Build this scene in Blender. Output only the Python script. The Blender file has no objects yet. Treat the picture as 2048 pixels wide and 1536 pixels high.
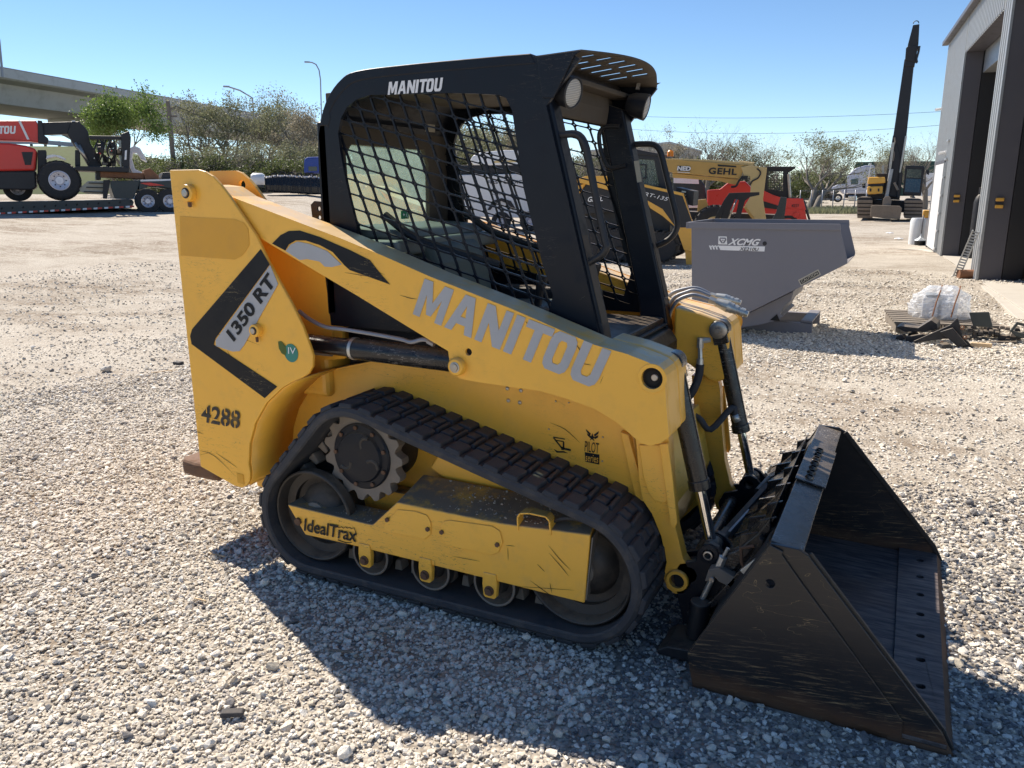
import bpy, bmesh, math, random
import numpy as np
from mathutils import Vector, Matrix
from mathutils.geometry import tessellate_polygon

rnd = random.Random(7)
SC = bpy.context.scene
COL = SC.collection

# ------------------------------------------------------------------ camera
CP = np.array([-.2516, -2.903, 1.5386])
YAW, PIT, ROL, FPX = -.4643, .2399, -.0055, 1576.4
cf = np.array([math.sin(YAW)*math.cos(PIT), math.cos(YAW)*math.cos(PIT), -math.sin(PIT)])
cr = np.array([math.cos(YAW), -math.sin(YAW), 0.])
cu = np.cross(cr, cf)
cr, cu = cr*math.cos(ROL)+cu*math.sin(ROL), -cr*math.sin(ROL)+cu*math.cos(ROL)
cam = bpy.data.objects.new('camera', bpy.data.cameras.new('camera'))
COL.objects.link(cam)
cam.matrix_world = Matrix(((cr[0], cu[0], -cf[0], CP[0]), (cr[1], cu[1], -cf[1], CP[1]),
                           (cr[2], cu[2], -cf[2], CP[2]), (0, 0, 0, 1)))
cam.data.sensor_width = 36
cam.data.lens = 36*FPX/2048
cam.data.clip_end = 3000
cam.data.clip_start = .05
SC.camera = cam

# ------------------------------------------------------------------ light
SUN = Vector((-.84, .39, 1.0)).normalized()
W = bpy.data.worlds.new('World')
SC.world = W
W.use_nodes = True
nt = W.node_tree
sky = nt.nodes.new('ShaderNodeTexSky')
sky.sky_type = 'NISHITA'
sky.sun_disc = False
sky.sun_elevation = math.asin(SUN.z)
sky.sun_rotation = math.atan2(SUN.x, SUN.y)
sky.air_density = .72
sky.dust_density = 0.
sky.ozone_density = 1.5
bg = nt.nodes['Background']
hs = nt.nodes.new('ShaderNodeHueSaturation')
hs.inputs['Saturation'].default_value = 1.13
nt.links.new(sky.outputs[0], hs.inputs['Color'])
nt.links.new(hs.outputs[0], bg.inputs[0])
bg.inputs[1].default_value = .088
sl = bpy.data.lights.new('sun', 'SUN')
sl.energy = 4.6
sl.angle = math.radians(.53)
sl.color = (1, .91, .78)
so = bpy.data.objects.new('sun', sl)
so.rotation_euler = (-SUN).to_track_quat('-Z', 'Y').to_euler()
so.location = (0, 0, 30)
COL.objects.link(so)
SC.view_settings.view_transform = 'Standard'
SC.view_settings.look = 'None'
SC.view_settings.exposure = .80
SC.view_settings.gamma = 1
SC.view_settings.use_curve_mapping = False
SC.render.film_transparent = False


# ------------------------------------------------------------------ pixel -> plane helpers
def ray(px, py):
    return cf+(px-1024)/FPX*cr+(768-py)/FPX*cu


def un(px, py, ax, v):
    d = ray(px, py)
    return CP+(v-CP[ax])/d[ax]*d


class FR:
    """local frame: u along the side, w away from us, z up, measured from a ground point"""
    def __init__(s, P, yaw=0.):
        s.P = np.array(P, float)
        s.yaw = yaw
        s.u = np.array([math.cos(yaw), math.sin(yaw), 0])
        s.w = np.array([-math.sin(yaw), math.cos(yaw), 0])

    def p(s, px, py, w=0.):
        d = ray(px, py)
        P = s.P+s.w*w
        q = CP+d*(np.dot(P-CP, s.w)/np.dot(d, s.w))-s.P
        return (float(np.dot(q, s.u)), float(q[2]))

    def P2(s, pts, w=0.):
        return [s.p(a, b, w) for a, b in pts]

    def empty(s, name, label, cat, group=None):
        o = bpy.data.objects.new(name, None)
        o.empty_display_size = .3
        o.location = s.P
        o.rotation_euler = (0, 0, s.yaw)
        COL.objects.link(o)
        return tag(o, label, cat, group)


M0 = FR((0, 0, 0))


def gpt(px, py, z=0):
    return un(px, py, 2, z)


def at_dist(px, dist, z=0.):
    """ground point in the direction of a picture column, a given number of metres away"""
    d = ray(px, 380)
    d = np.array([d[0], d[1]])
    d /= np.linalg.norm(d)
    return np.array([CP[0]+d[0]*dist, CP[1]+d[1]*dist, z])


def yaw_face(P):
    """yaw of a frame at P whose side faces the camera"""
    d = P[:2]-CP[:2]
    return math.atan2(d[1], d[0])-math.pi/2


def tag(o, label=None, cat=None, group=None, kind=None):
    if label: o['label'] = label
    if cat: o['category'] = cat
    if group: o['group'] = group
    if kind: o['kind'] = kind
    return o


# ------------------------------------------------------------------ materials
def newmat(name):
    m = bpy.data.materials.new(name)
    m.use_nodes = True
    return m, m.node_tree, m.node_tree.nodes['Principled BSDF']


def N(nt, t, **k):
    n = nt.nodes.new(t)
    for a, b in k.items():
        if a.startswith('i_'):
            n.inputs[a[2:].replace('_', ' ')].default_value = b
        else:
            setattr(n, a, b)
    return n


def ramp(nt, fac, stops):
    r = nt.nodes.new('ShaderNodeValToRGB')
    e = r.color_ramp.elements
    while len(e) < len(stops): e.new(.5)
    for i, (p, c) in enumerate(stops):
        e[i].position = p
        e[i].color = (*c, 1) if isinstance(c, tuple) else (c, c, c, 1)
    nt.links.new(fac, r.inputs[0])
    return r.outputs[0]


def noise(nt, co, scale, detail=5., rough=.55, dist=0., mapscale=None):
    if mapscale:
        mp = nt.nodes.new('ShaderNodeMapping')
        mp.inputs['Scale'].default_value = mapscale
        nt.links.new(co, mp.inputs[0])
        co = mp.outputs[0]
    n = nt.nodes.new('ShaderNodeTexNoise')
    n.inputs['Scale'].default_value = scale
    n.inputs['Detail'].default_value = detail
    n.inputs['Roughness'].default_value = rough
    n.inputs['Distortion'].default_value = dist
    nt.links.new(co, n.inputs['Vector'])
    return n.outputs[0]


def mixc(nt, fac, a, b):
    m = nt.nodes.new('ShaderNodeMix')
    m.data_type = 'RGBA'
    for s, v in ((m.inputs[0], fac), (m.inputs[6], a), (m.inputs[7], b)):
        if hasattr(v, 'links'): nt.links.new(v, s)
        elif isinstance(v, tuple): s.default_value = (*v, 1)
        else: s.default_value = v
    return m.outputs[2]


def mth(nt, op, a, b=0., clamp=False):
    m = nt.nodes.new('ShaderNodeMath')
    m.operation = op
    m.use_clamp = clamp
    for s, v in ((m.inputs[0], a), (m.inputs[1], b)):
        if hasattr(v, 'links'): nt.links.new(v, s)
        else: s.default_value = v
    return m.outputs[0]


def bump(nt, bs, h, strength=.3, dist=.01):
    b = nt.nodes.new('ShaderNodeBump')
    b.inputs['Strength'].default_value = strength
    b.inputs['Distance'].default_value = dist
    nt.links.new(h, b.inputs['Height'])
    nt.links.new(b.outputs[0], bs.inputs['Normal'])


def paint(name, col, rough=.35, var=.12, dirt=.3, dirtcol=(.25, .19, .13), scratch=0., scrcol=(.12, .07, .03), updust=0.,
          spec=.5, metal=0., bumpy=0., coat=0., sc=1., dustcol=(.32, .25, .18)):
    """worn paint: slow colour drift, speckled dirt, optional scratches and dust lying on upward faces"""
    m, nt, bs = newmat(name)
    co = N(nt, 'ShaderNodeTexCoord').outputs['Object']
    n1 = noise(nt, co, 3*sc, 4)
    c = mixc(nt, n1, tuple(x*(1-var) for x in col), tuple(min(1, x*(1+var)) for x in col))
    n2 = noise(nt, co, 14*sc, 8, .65)
    d = ramp(nt, n2, [(.5, 0.), (.78, 1.)])
    d2 = mth(nt, 'MULTIPLY', d, dirt)
    c = mixc(nt, d2, c, dirtcol)
    if scratch:
        s1 = noise(nt, co, 9*sc, 3, .6, .6, (1, 1, 6))
        a = mth(nt, 'ABSOLUTE', mth(nt, 'SUBTRACT', s1, .5))
        s1 = ramp(nt, a, [(0., 1.), (.006, 0.)])
        s2 = noise(nt, co, 2.3*sc, 3)
        s2 = ramp(nt, s2, [(.52, 0.), (.6, 1.)])
        s = mth(nt, 'MULTIPLY', mth(nt, 'MULTIPLY', s1, s2), scratch)
        c = mixc(nt, s, c, scrcol)
    if updust:
        g = N(nt, 'ShaderNodeNewGeometry')
        x = N(nt, 'ShaderNodeSeparateXYZ')
        nt.links.new(g.outputs['Normal'], x.inputs[0])
        n3 = noise(nt, co, 9*sc, 7, .7)
        f = mth(nt, 'MULTIPLY', ramp(nt, x.outputs[2], [(.35, 0.), (.9, 1.)]), ramp(nt, n3, [(.27, 0.), (.5, 1.)]))
        c = mixc(nt, mth(nt, 'MULTIPLY', f, updust), c, dustcol)
    nt.links.new(c, bs.inputs['Base Color'])
    r = mth(nt, 'ADD', mth(nt, 'MULTIPLY', d, .3), rough, True)
    nt.links.new(mth(nt, 'ADD', r, mth(nt, 'MULTIPLY', mth(nt, 'SUBTRACT', n1, .5), .12)), bs.inputs['Roughness'])
    bs.inputs['Specular IOR Level'].default_value = spec
    bs.inputs['Metallic'].default_value = metal
    if coat: bs.inputs['Coat Weight'].default_value = coat
    if bumpy: bump(nt, bs, n2, bumpy, .004)
    return m


MT = {}
MT['yellow'] = paint('yellow_paint', (.94, .495, .062), .3, .07, .2, (.45, .28, .10), .8, (.16, .09, .04), .45, dustcol=(.5, .37, .22))
MT['yellow_dusty'] = paint('dusty_yellow_paint', (.92, .485, .062), .4, .08, .22, (.34, .24, .14), 1., (.14, .08, .04), .97, dustcol=(.20, .165, .13))
MT['yellow_arm'] = paint('lift_arm_yellow', (.94, .495, .062), .35, .07, .18, (.45, .28, .10), .9, (.16, .09, .04), .75, dustcol=(.60, .49, .34))
MT['yellow_fill'] = paint('faded_yellow_patch', (.70, .34, .02), .3, .04, .1)
MT['black'] = paint('black_paint', (.007, .010, .017), .36, .3, .05, (.08, .07, .06), .5, (.2, .17, .13), .5, spec=.27)
MT['blackgloss'] = paint('cylinder_black', (.011, .012, .015), .25, .3, .12, (.12, .10, .08), 1., (.45, .42, .38), .3)
MT['bucket'] = paint('bucket_black_steel', (.022, .021, .021), .42, .35, .3, (.07, .045, .028), 0, updust=.45, dustcol=(.10, .075, .055))
MT['rubber'] = paint('track_rubber', (.045, .047, .054), .72, .3, .7, (.15, .13, .11), 0, updust=.55, bumpy=.5, dustcol=(.13, .11, .095), spec=.3)
MT['tyre'] = paint('tyre_rubber', (.025, .025, .027), .8, .25, .4, (.13, .11, .09), 0, updust=.4)
MT['steel'] = paint('worn_steel', (.42, .40, .37), .32, .2, .45, (.20, .14, .09), 0, metal=.85)
MT['chrome'] = paint('chromed_rod', (.75, .74, .72), .12, .05, .15, metal=1.)
MT['zinc'] = paint('zinc_plated_fitting', (.55, .55, .52), .38, .15, .35, (.25, .2, .15), metal=.7)
MT['dirtysteel'] = paint('dusty_sprocket', (.20, .17, .14), .7, .35, .6, (.30, .24, .18), 0, bumpy=.7, updust=.5)
MT['wheel'] = paint('dusty_idler_wheel', (.045, .040, .036), .5, .3, .55, (.16, .13, .10), 0, metal=.3, bumpy=.3, updust=.6)
MT['rust'] = paint('rusty_bolt', (.13, .07, .04), .8, .4, .4, (.05, .03, .02), bumpy=.5)
MT['grey_decal'] = paint('grey_decal', (.40, .41, .43), .4, .05, .12, (.3, .27, .22), .6, (.05, .05, .05))
MT['black_decal'] = paint('black_decal', (.007, .009, .013), .45, .2, .04, (.10, .08, .06), .7, (.5, .38, .2), spec=.25)
MT['stencil'] = paint('black_stencil_spray', (.03, .027, .025), .6, .2, .5, (.5, .3, .06))
MT['white'] = paint('white_print', (.8, .8, .8), .4, .04, .15)
MT['white_dirty'] = paint('white_vehicle_paint', (.74, .74, .75), .35, .05, .25, (.45, .42, .38))
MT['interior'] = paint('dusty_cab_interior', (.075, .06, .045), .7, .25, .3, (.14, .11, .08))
MT['seat'] = paint('grey_seat_vinyl', (.12, .145, .13), .5, .1, .3, (.18, .18, .16))
MT['beigepad'] = paint('grey_panel', (.17, .19, .18), .5, .1, .2)
MT['red'] = paint('red_paint', (.62, .035, .025), .3, .06, .15, (.35, .12, .08), updust=.3)
MT['cream'] = paint('cream_paint', (.62, .46, .20), .45, .08, .25, (.4, .3, .18), updust=.4, dustcol=(.5, .4, .28))
MT['ochre'] = paint('ochre_paint', (.56, .34, .09), .42, .1, .3, (.35, .24, .12), updust=.4, dustcol=(.5, .4, .28))
MT['greyhop'] = paint('grey_hopper_paint', (.17, .17, .195), .45, .05, .1, (.2, .19, .18), updust=.3)
MT['darkgreen'] = paint('dark_green_paint', (.022, .034, .038), .4, .3, .3, (.12, .1, .08), updust=.4)
MT['blackmat'] = paint('matt_black_steel', (.013, .014, .018), .5, .3, .15, (.09, .075, .06), updust=.45)
MT['concrete'] = paint('concrete', (.43, .41, .37), .85, .1, .35, (.30, .28, .25), bumpy=.2, sc=.5)
MT['bridge'] = paint('bridge_concrete', (.50, .51, .50), .85, .12, .5, (.22, .21, .19), sc=.07)
MT['slab'] = paint('concrete_slab', (.50, .46, .40), .85, .08, .4, (.36, .31, .25), bumpy=.2, sc=.3)
MT['cladding'] = paint('grey_metal_cladding', (.46, .47, .47), .4, .05, .15, (.22, .21, .2), metal=.2, sc=.3)
MT['trimdark'] = paint('dark_grey_trim', (.085, .083, .098), .45, .08, .15, (.13, .12, .12), sc=.3)
MT['steelgrey'] = paint('galvanised_steel', (.36, .38, .40), .45, .15, .3, (.25, .23, .2), metal=.5)
MT['wood'] = paint('weathered_wood', (.20, .17, .14), .85, .3, .4, (.1, .08, .06), bumpy=.4)
MT['wood2'] = paint('rusty_brown', (.22, .10, .05), .8, .3, .4, (.1, .06, .04), bumpy=.4)
MT['stick'] = paint('splintered_wood', (.55, .40, .24), .8, .2, .3, (.3, .2, .1))
MT['bark'] = paint('bark', (.21, .185, .155), .9, .25, .4, (.06, .05, .04))
MT['darkhole'] = paint('hole_shade_black', (.012, .012, .012), .9, .1, .1)  # near-black colour standing in for the shade inside holes and openings
MT['silver'] = paint('silver_truck_paint', (.55, .55, .62), .28, .05, .15, (.4, .38, .36), metal=.35)
MT['darkcar'] = paint('dark_blue_car_paint', (.02, .03, .06), .2, .05, .1)
MT['blue'] = paint('blue_paint', (.015, .05, .28), .35, .1, .15)
MT['bluecab'] = paint('blue_cab_reflection_panel', (.02, .07, .12), .25, .1, .15)
MT['catyellow'] = paint('excavator_yellow', (.75, .40, .06), .4, .06, .2)
MT['trackshoe'] = paint('muddy_track_shoe', (.22, .175, .13), .8, .25, .5, (.13, .1, .08))
MT['orange'] = paint('amber_lens', (.8, .25, .02), .3, .05, .1)
MT['greenroof'] = paint('green_metal_roof', (.02, .07, .055), .5, .1, .2, sc=.3)
MT['grass_bank'] = paint('grass_bank', (.07, .095, .03), .95, .45, .6, (.13, .12, .05), sc=.6)
MT['poly'] = paint('white_plastic_sheet', (.72, .74, .76), .35, .05, .15)
MT['greentag'] = paint('green_sign', (.01, .22, .10), .4, .05, .05)
MT['teal'] = paint('teal_emblem', (.02, .22, .18), .3, .3, .05)
MT['redlabel'] = paint('red_label', (.5, .05, .03), .5, .05, .1)
MT['labelpaper'] = paint('warning_label', (.45, .42, .34), .5, .05, .2)
MT['galv'] = paint('galvanised_pipe_grey', (.30, .31, .34), .4, .1, .2, metal=.5)


def m_glass(name, tint=(.8, .9, .88), alpha=.35, rough=.05, body=(.42, .46, .40), thin=0.):
    m, nt, bs = newmat(name)
    out = nt.nodes['Material Output']
    tr = N(nt, 'ShaderNodeBsdfTransparent')
    tr.inputs[0].default_value = (*tint, 1)
    mx = N(nt, 'ShaderNodeMixShader')
    co = N(nt, 'ShaderNodeTexCoord').outputs['Object']
    f = ramp(nt, noise(nt, co, 11, 8, .7), [(.3, alpha*.6), (.8, min(1, alpha*1.5))])
    nt.links.new(f, mx.inputs[0])
    nt.links.new(tr.outputs[0], mx.inputs[1])
    src = bs.outputs[0]
    if thin:
        tl = N(nt, 'ShaderNodeBsdfTranslucent')
        tl.inputs[0].default_value = (*body, 1)
        m2 = N(nt, 'ShaderNodeMixShader')
        m2.inputs[0].default_value = thin
        nt.links.new(bs.outputs[0], m2.inputs[1])
        nt.links.new(tl.outputs[0], m2.inputs[2])
        src = m2.outputs[0]
    nt.links.new(src, mx.inputs[2])
    nt.links.new(mx.outputs[0], out.inputs[0])
    bs.inputs['Base Color'].default_value = (*body, 1)
    bs.inputs['Roughness'].default_value = rough
    return m


MT['dustyglass'] = m_glass('dusty_window_glass', (.78, .90, .84), .26, .35, (.50, .62, .60), .7)
MT['clearglass'] = m_glass('vehicle_glass', (.55, .65, .66), .2, .05)
MT['plastic'] = m_glass('clear_plastic_wrap', (.97, .98, 1.), .45, .25, (.85, .87, .9), .3)
m, nt, bs = newmat('tinted_glass')
bs.inputs['Base Color'].default_value = (.015, .02, .025, 1)
bs.inputs['Roughness'].default_value = .06
MT['tint'] = m
m, nt, bs = newmat('lamp_lens')
co = N(nt, 'ShaderNodeTexCoord').outputs['Object']
w = N(nt, 'ShaderNodeTexWave', bands_direction='Z')
w.inputs['Scale'].default_value = 60
nt.links.new(co, w.inputs[0])
nt.links.new(mixc(nt, w.outputs[1], (.30, .28, .25), (.62, .60, .55)), bs.inputs['Base Color'])
bs.inputs['Roughness'].default_value = .3
bump(nt, bs, w.outputs[1], .5, .003)
MT['lens'] = m

# bucket outer side: scraped, rusty towards the ground-contact edge
m, nt, bs = newmat('scraped_bucket_side')
tc = N(nt, 'ShaderNodeTexCoord').outputs['Object']
x = N(nt, 'ShaderNodeSeparateXYZ')
nt.links.new(tc, x.inputs[0])
base = mixc(nt, noise(nt, tc, 4, 5), (.012, .012, .014), (.026, .025, .026))
zz = x.outputs[2]
low = ramp(nt, mth(nt, 'ADD', zz, mth(nt, 'MULTIPLY', mth(nt, 'SUBTRACT', noise(nt, tc, 6, 4), .5), .12)), [(.06, 1.), (.24, 0.)])
mp = N(nt, 'ShaderNodeMapping')
mp.inputs['Rotation'].default_value = (0, math.radians(8), 0)
nt.links.new(tc, mp.inputs[0])
st = noise(nt, mp.outputs[0], 9, 8, .75, .35, (1, 1, 16))
stm = ramp(nt, st, [(.53, 0.), (.66, 1.)])
c = mixc(nt, mth(nt, 'MULTIPLY', stm, mth(nt, 'ADD', mth(nt, 'MULTIPLY', low, .9), .05)), base, (.36, .24, .12))
rb = ramp(nt, mth(nt, 'ADD', zz, mth(nt, 'MULTIPLY', mth(nt, 'SUBTRACT', noise(nt, tc, 13, 6), .5), .07)), [(.035, 1.), (.085, 0.)])
c = mixc(nt, mth(nt, 'MULTIPLY', rb, .8), c, (.13, .065, .035))
sc1 = noise(nt, tc, 5, 3, .5, 1.2, (1, 1, 2.5))
scr = ramp(nt, mth(nt, 'ABSOLUTE', mth(nt, 'SUBTRACT', sc1, .5)), [(0., 1.), (.0035, 0.)])
scm = ramp(nt, noise(nt, tc, 3.1, 2), [(.5, 0.), (.58, .8)])
c = mixc(nt, mth(nt, 'MULTIPLY', mth(nt, 'MULTIPLY', scr, scm), .8), c, (.42, .30, .15))
nt.links.new(c, bs.inputs['Base Color'])
nt.links.new(mth(nt, 'ADD', mth(nt, 'MULTIPLY', stm, .3), .30), bs.inputs['Roughness'])
bump(nt, bs, st, .12, .003)
MT['bucketside'] = m
# bucket floor: streaked by soil, purplish brown
m, nt, bs = newmat('scraped_bucket_floor')
tc = N(nt, 'ShaderNodeTexCoord').outputs['Object']
st = noise(nt, tc, 7, 8, .72, .25, (1, 9, 1))
c = mixc(nt, ramp(nt, st, [(.4, 0.), (.66, 1.)]), (.055, .048, .052), (.24, .19, .165))
c = mixc(nt, ramp(nt, noise(nt, tc, 3, 5), [(.5, 0.), (.75, .6)]), c, (.14, .075, .045))
nt.links.new(c, bs.inputs['Base Color'])
bs.inputs['Roughness'].default_value = .5
bs.inputs['Metallic'].default_value = .25
bump(nt, bs, st, .2, .003)
MT['bucketfloor'] = m


def m_leaf(name, a, b, trans=.35):
    m, nt, bs = newmat(name)
    oi = N(nt, 'ShaderNodeNewGeometry')
    co = N(nt, 'ShaderNodeTexCoord').outputs['Object']
    f = noise(nt, co, .9, 4)
    r = mth(nt, 'ADD', mth(nt, 'MULTIPLY', oi.outputs['Random Per Island'], .6), mth(nt, 'MULTIPLY', f, .5))
    nt.links.new(mixc(nt, r, a, b), bs.inputs['Base Color'])
    bs.inputs['Roughness'].default_value = .6
    out = nt.nodes['Material Output']
    tl = N(nt, 'ShaderNodeBsdfTranslucent')
    nt.links.new(mixc(nt, r, tuple(x*1.3 for x in a), tuple(x*1.3 for x in b)), tl.inputs[0])
    mx = N(nt, 'ShaderNodeMixShader')
    mx.inputs[0].default_value = trans
    nt.links.new(bs.outputs[0], mx.inputs[1])
    nt.links.new(tl.outputs[0], mx.inputs[2])
    nt.links.new(mx.outputs[0], out.inputs[0])
    return m


MT['leaf_green'] = m_leaf('bright_green_leaves', (.08, .13, .025), (.17, .24, .06))
MT['leaf_olive'] = m_leaf('olive_leaves', (.13, .145, .075), (.25, .25, .15))
MT['leaf_brown'] = m_leaf('dry_leaves', (.18, .16, .115), (.31, .28, .21))
MT['leaf_dark'] = m_leaf('dark_green_leaves', (.05, .075, .02), (.13, .15, .05))


# ------------------------------------------------------------------ mesh builder
class MB:
    def __init__(s):
        s.v = []
        s.f = []
        s.sm = []

    def add(s, vs, fs, smooth=False):
        o = len(s.v)
        s.v += [tuple(map(float, q)) for q in vs]
        s.f += [tuple(i+o for i in q) for q in fs]
        s.sm += [smooth]*len(fs)
        return s

    def box(s, x0, x1, y0, y1, z0, z1):
        s.add([(x, y, z) for x in (x0, x1) for y in (y0, y1) for z in (z0, z1)],
              [(0, 1, 3, 2), (4, 6, 7, 5), (0, 4, 5, 1), (2, 3, 7, 6), (0, 2, 6, 4), (1, 5, 7, 3)])
        return s

    def bar(s, a, b, w, h, up=(0, 0, 1)):
        a, b, up = Vector(a), Vector(b), Vector(up)
        d = (b-a).normalized()
        x = d.cross(up)
        if x.length < 1e-4: x = d.cross(Vector((1, 0, 0)))
        x.normalize()
        y = x.cross(d)
        vs = [p+x*i*w/2+y*j*h/2 for p in (a, b) for i, j in ((-1, -1), (1, -1), (1, 1), (-1, 1))]
        return s.add(vs, [(0, 1, 2, 3), (7, 6, 5, 4), (0, 4, 5, 1), (1, 5, 6, 2), (2, 6, 7, 3), (3, 7, 4, 0)])

    def prism(s, pts, w0, w1, holes=(), axis=1):
        """polygon in the u-z plane pushed along w (axis 1); axis 2: polygon in u-w along z; axis 0: polygon in w-z along u"""
        def m(a, b, t):
            return (a, t, b) if axis == 1 else ((a, b, t) if axis == 2 else (t, a, b))
        loops = [list(pts)]+[list(h) for h in holes]
        vs, fs = [], []
        for lp in loops:
            o = len(vs)
            n = len(lp)
            vs += [m(a, b, w0) for a, b in lp]+[m(a, b, w1) for a, b in lp]
            fs += [(o+i, o+(i+1) % n, o+n+(i+1) % n, o+n+i) for i in range(n)]
        if len(loops) == 1:
            n = len(pts)
            fs += [tuple(range(n)), tuple(range(2*n-1, n-1, -1))]
        else:
            t = tessellate_polygon([[Vector((a, b, 0)) for a, b in lp] for lp in loops])
            mp = []
            o = 0
            for lp in loops:
                n = len(lp)
                mp += [(o+i, o+n+i) for i in range(n)]
                o += 2*n
            fs += [tuple(mp[i][0] for i in q) for q in t]+[tuple(mp[i][1] for i in reversed(q)) for q in t]
        return s.add(vs, fs)

    def cyl(s, a, b, r0, r1=None, n=20, caps=True, smooth=True):
        r1 = r0 if r1 is None else r1
        a, b = Vector(a), Vector(b)
        d = (b-a).normalized()
        x = d.orthogonal().normalized()
        y = d.cross(x)
        vs = [p+(x*math.cos(k*2*math.pi/n)+y*math.sin(k*2*math.pi/n))*r for p, r in ((a, r0), (b, r1)) for k in range(n)]
        s.add(vs, [(i, (i+1) % n, n+(i+1) % n, n+i) for i in range(n)], smooth)
        if caps:
            s.add(vs, [tuple(range(n-1, -1, -1)), tuple(range(n, 2*n))])
        return s

    def lathe(s, prof, a, d, n=24, smooth=True):
        """prof: [(radius, height along d)]"""
        a, d = Vector(a), Vector(d).normalized()
        x = d.orthogonal().normalized()
        y = d.cross(x)
        vs = [a+d*h+(x*math.cos(k*2*math.pi/n)+y*math.sin(k*2*math.pi/n))*max(r, 1e-4) for r, h in prof for k in range(n)]
        fs = [(j*n+i, j*n+(i+1) % n, (j+1)*n+(i+1) % n, (j+1)*n+i) for j in range(len(prof)-1) for i in range(n)]
        return s.add(vs, fs, smooth)

    def tube(s, path, r, n=8, closed=False, caps=True, smooth=True):
        P = [Vector(p) for p in path]
        m = len(P)
        rr = r if isinstance(r, (list, tuple)) else [r]*m
        vs = []
        x = None
        for i, p in enumerate(P):
            if closed: t = (P[(i+1) % m]-P[i-1])
            else: t = P[min(i+1, m-1)]-P[max(i-1, 0)]
            t.normalize()
            if x is None: x = t.orthogonal()
            x = (x-t*x.dot(t)).normalized()
            y = t.cross(x)
            vs += [p+(x*math.cos(k*2*math.pi/n)+y*math.sin(k*2*math.pi/n))*rr[i] for k in range(n)]
        fs = []
        for i in range(m if closed else m-1):
            j = (i+1) % m
            fs += [(i*n+k, i*n+(k+1) % n, j*n+(k+1) % n, j*n+k) for k in range(n)]
        s.add(vs, fs, smooth)
        if caps and not closed:
            s.add(vs[:n], [tuple(range(n-1, -1, -1))])
            s.add(vs[-n:], [tuple(range(n))])
        return s

    def strip(s, la, lb, smooth=True):
        n = len(la)
        return s.add(list(la)+list(lb), [(i, i+1, n+i+1, n+i) for i in range(n-1)], smooth)

    def build(s, name, mat, parent=None, bevel=0., seg=2, merge=True, recalc=True, solid=0.):
        me = bpy.data.meshes.new(name)
        me.from_pydata(s.v, [], s.f)
        for p, q in zip(me.polygons, s.sm): p.use_smooth = q
        if merge or recalc:
            bm = bmesh.new()
            bm.from_mesh(me)
            if merge: bmesh.ops.remove_doubles(bm, verts=bm.verts, dist=1e-5)
            if recalc: bmesh.ops.recalc_face_normals(bm, faces=bm.faces)
            if any(s.sm):
                for e in bm.edges:
                    if len(e.link_faces) == 2 and e.calc_face_angle(0) > .7: e.smooth = False
            bm.to_mesh(me)
            bm.free()
        me.materials.append(MT[mat] if isinstance(mat, str) else mat)
        o = bpy.data.objects.new(name, me)
        COL.objects.link(o)
        if parent: o.parent = parent
        if solid:
            md = o.modifiers.new('solid', 'SOLIDIFY')
            md.thickness = solid
            md.offset = 0
        if bevel:
            md = o.modifiers.new('bevel', 'BEVEL')
            md.width = bevel
            md.segments = seg
            md.limit_method = 'ANGLE'
            md.angle_limit = math.radians(35)
        return o


def circ(cx, cz, r, n=20, a0=0.):
    return [(cx+r*math.cos(a0+2*math.pi*k/n), cz+r*math.sin(a0+2*math.pi*k/n)) for k in range(n)]


def smoothpath(pts, k=4):
    """Catmull-Rom through the points"""
    P = [np.array(p, float) for p in pts]
    P = [2*P[0]-P[1]]+P+[2*P[-1]-P[-2]]
    out = []
    for i in range(1, len(P)-2):
        for j in range(k):
            t = j/k
            a, b, c, d = P[i-1:i+3]
            out.append(.5*((2*b)+(c-a)*t+(2*a-5*b+4*c-d)*t*t+(3*b-a-3*c+d)*t**3))
    out.append(P[-2])
    return [tuple(q) for q in out]


def copy_tree(o, parent=None, mat=None):
    c = o.copy()
    COL.objects.link(c)
    c.parent = parent
    for ch in list(o.children): copy_tree(ch, c)
    return c


# text set flat into a parallelogram: org, right vector, up vector
_tc = {}


def txt(name, body, org, rt, up, mat, parent, bold=0., nrm=None, thick=.0015, shear=0., space=1.):
    key = (body, bold, shear, space)
    if key not in _tc:
        cu_ = bpy.data.curves.new('t', 'FONT')
        cu_.body = body
        cu_.offset = bold
        cu_.shear = shear
        cu_.space_character = space
        cu_.resolution_u = 3
        ob = bpy.data.objects.new('t', cu_)
        COL.objects.link(ob)
        me = bpy.data.meshes.new_from_object(ob.evaluated_get(bpy.context.evaluated_depsgraph_get()))
        bpy.data.objects.remove(ob)
        v = np.array([tuple(q.co)[:2] for q in me.vertices])
        f = [tuple(p.vertices) for p in me.polygons]
        lo, hi = v.min(0), v.max(0)
        _tc[key] = ((v-lo)/(hi-lo), f)
        bpy.data.meshes.remove(me)
    v, f = _tc[key]
    org, rt, up = np.array(org), np.array(rt), np.array(up)
    n = np.cross(rt, up)
    n = n/np.linalg.norm(n)*thick
    mb = MB()
    mb.add([org+rt*a+up*b+n for a, b in v], f)
    return mb.build(name, mat, parent, recalc=False)


def txt_px(name, body, fr, w, bl, br, tl, mat, parent, off=.002, **k):
    """lettering on the plane w of frame fr, fitted to bottom-left, bottom-right, top-left picture points"""
    a, b, c = (np.array([*fr.p(*q, w)]) for q in (bl, br, tl))
    o3 = lambda q: np.array([q[0], w-off, q[1]])
    return txt(name, body, o3(a), o3(b)-o3(a), o3(c)-o3(a), mat, parent, **k)


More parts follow.
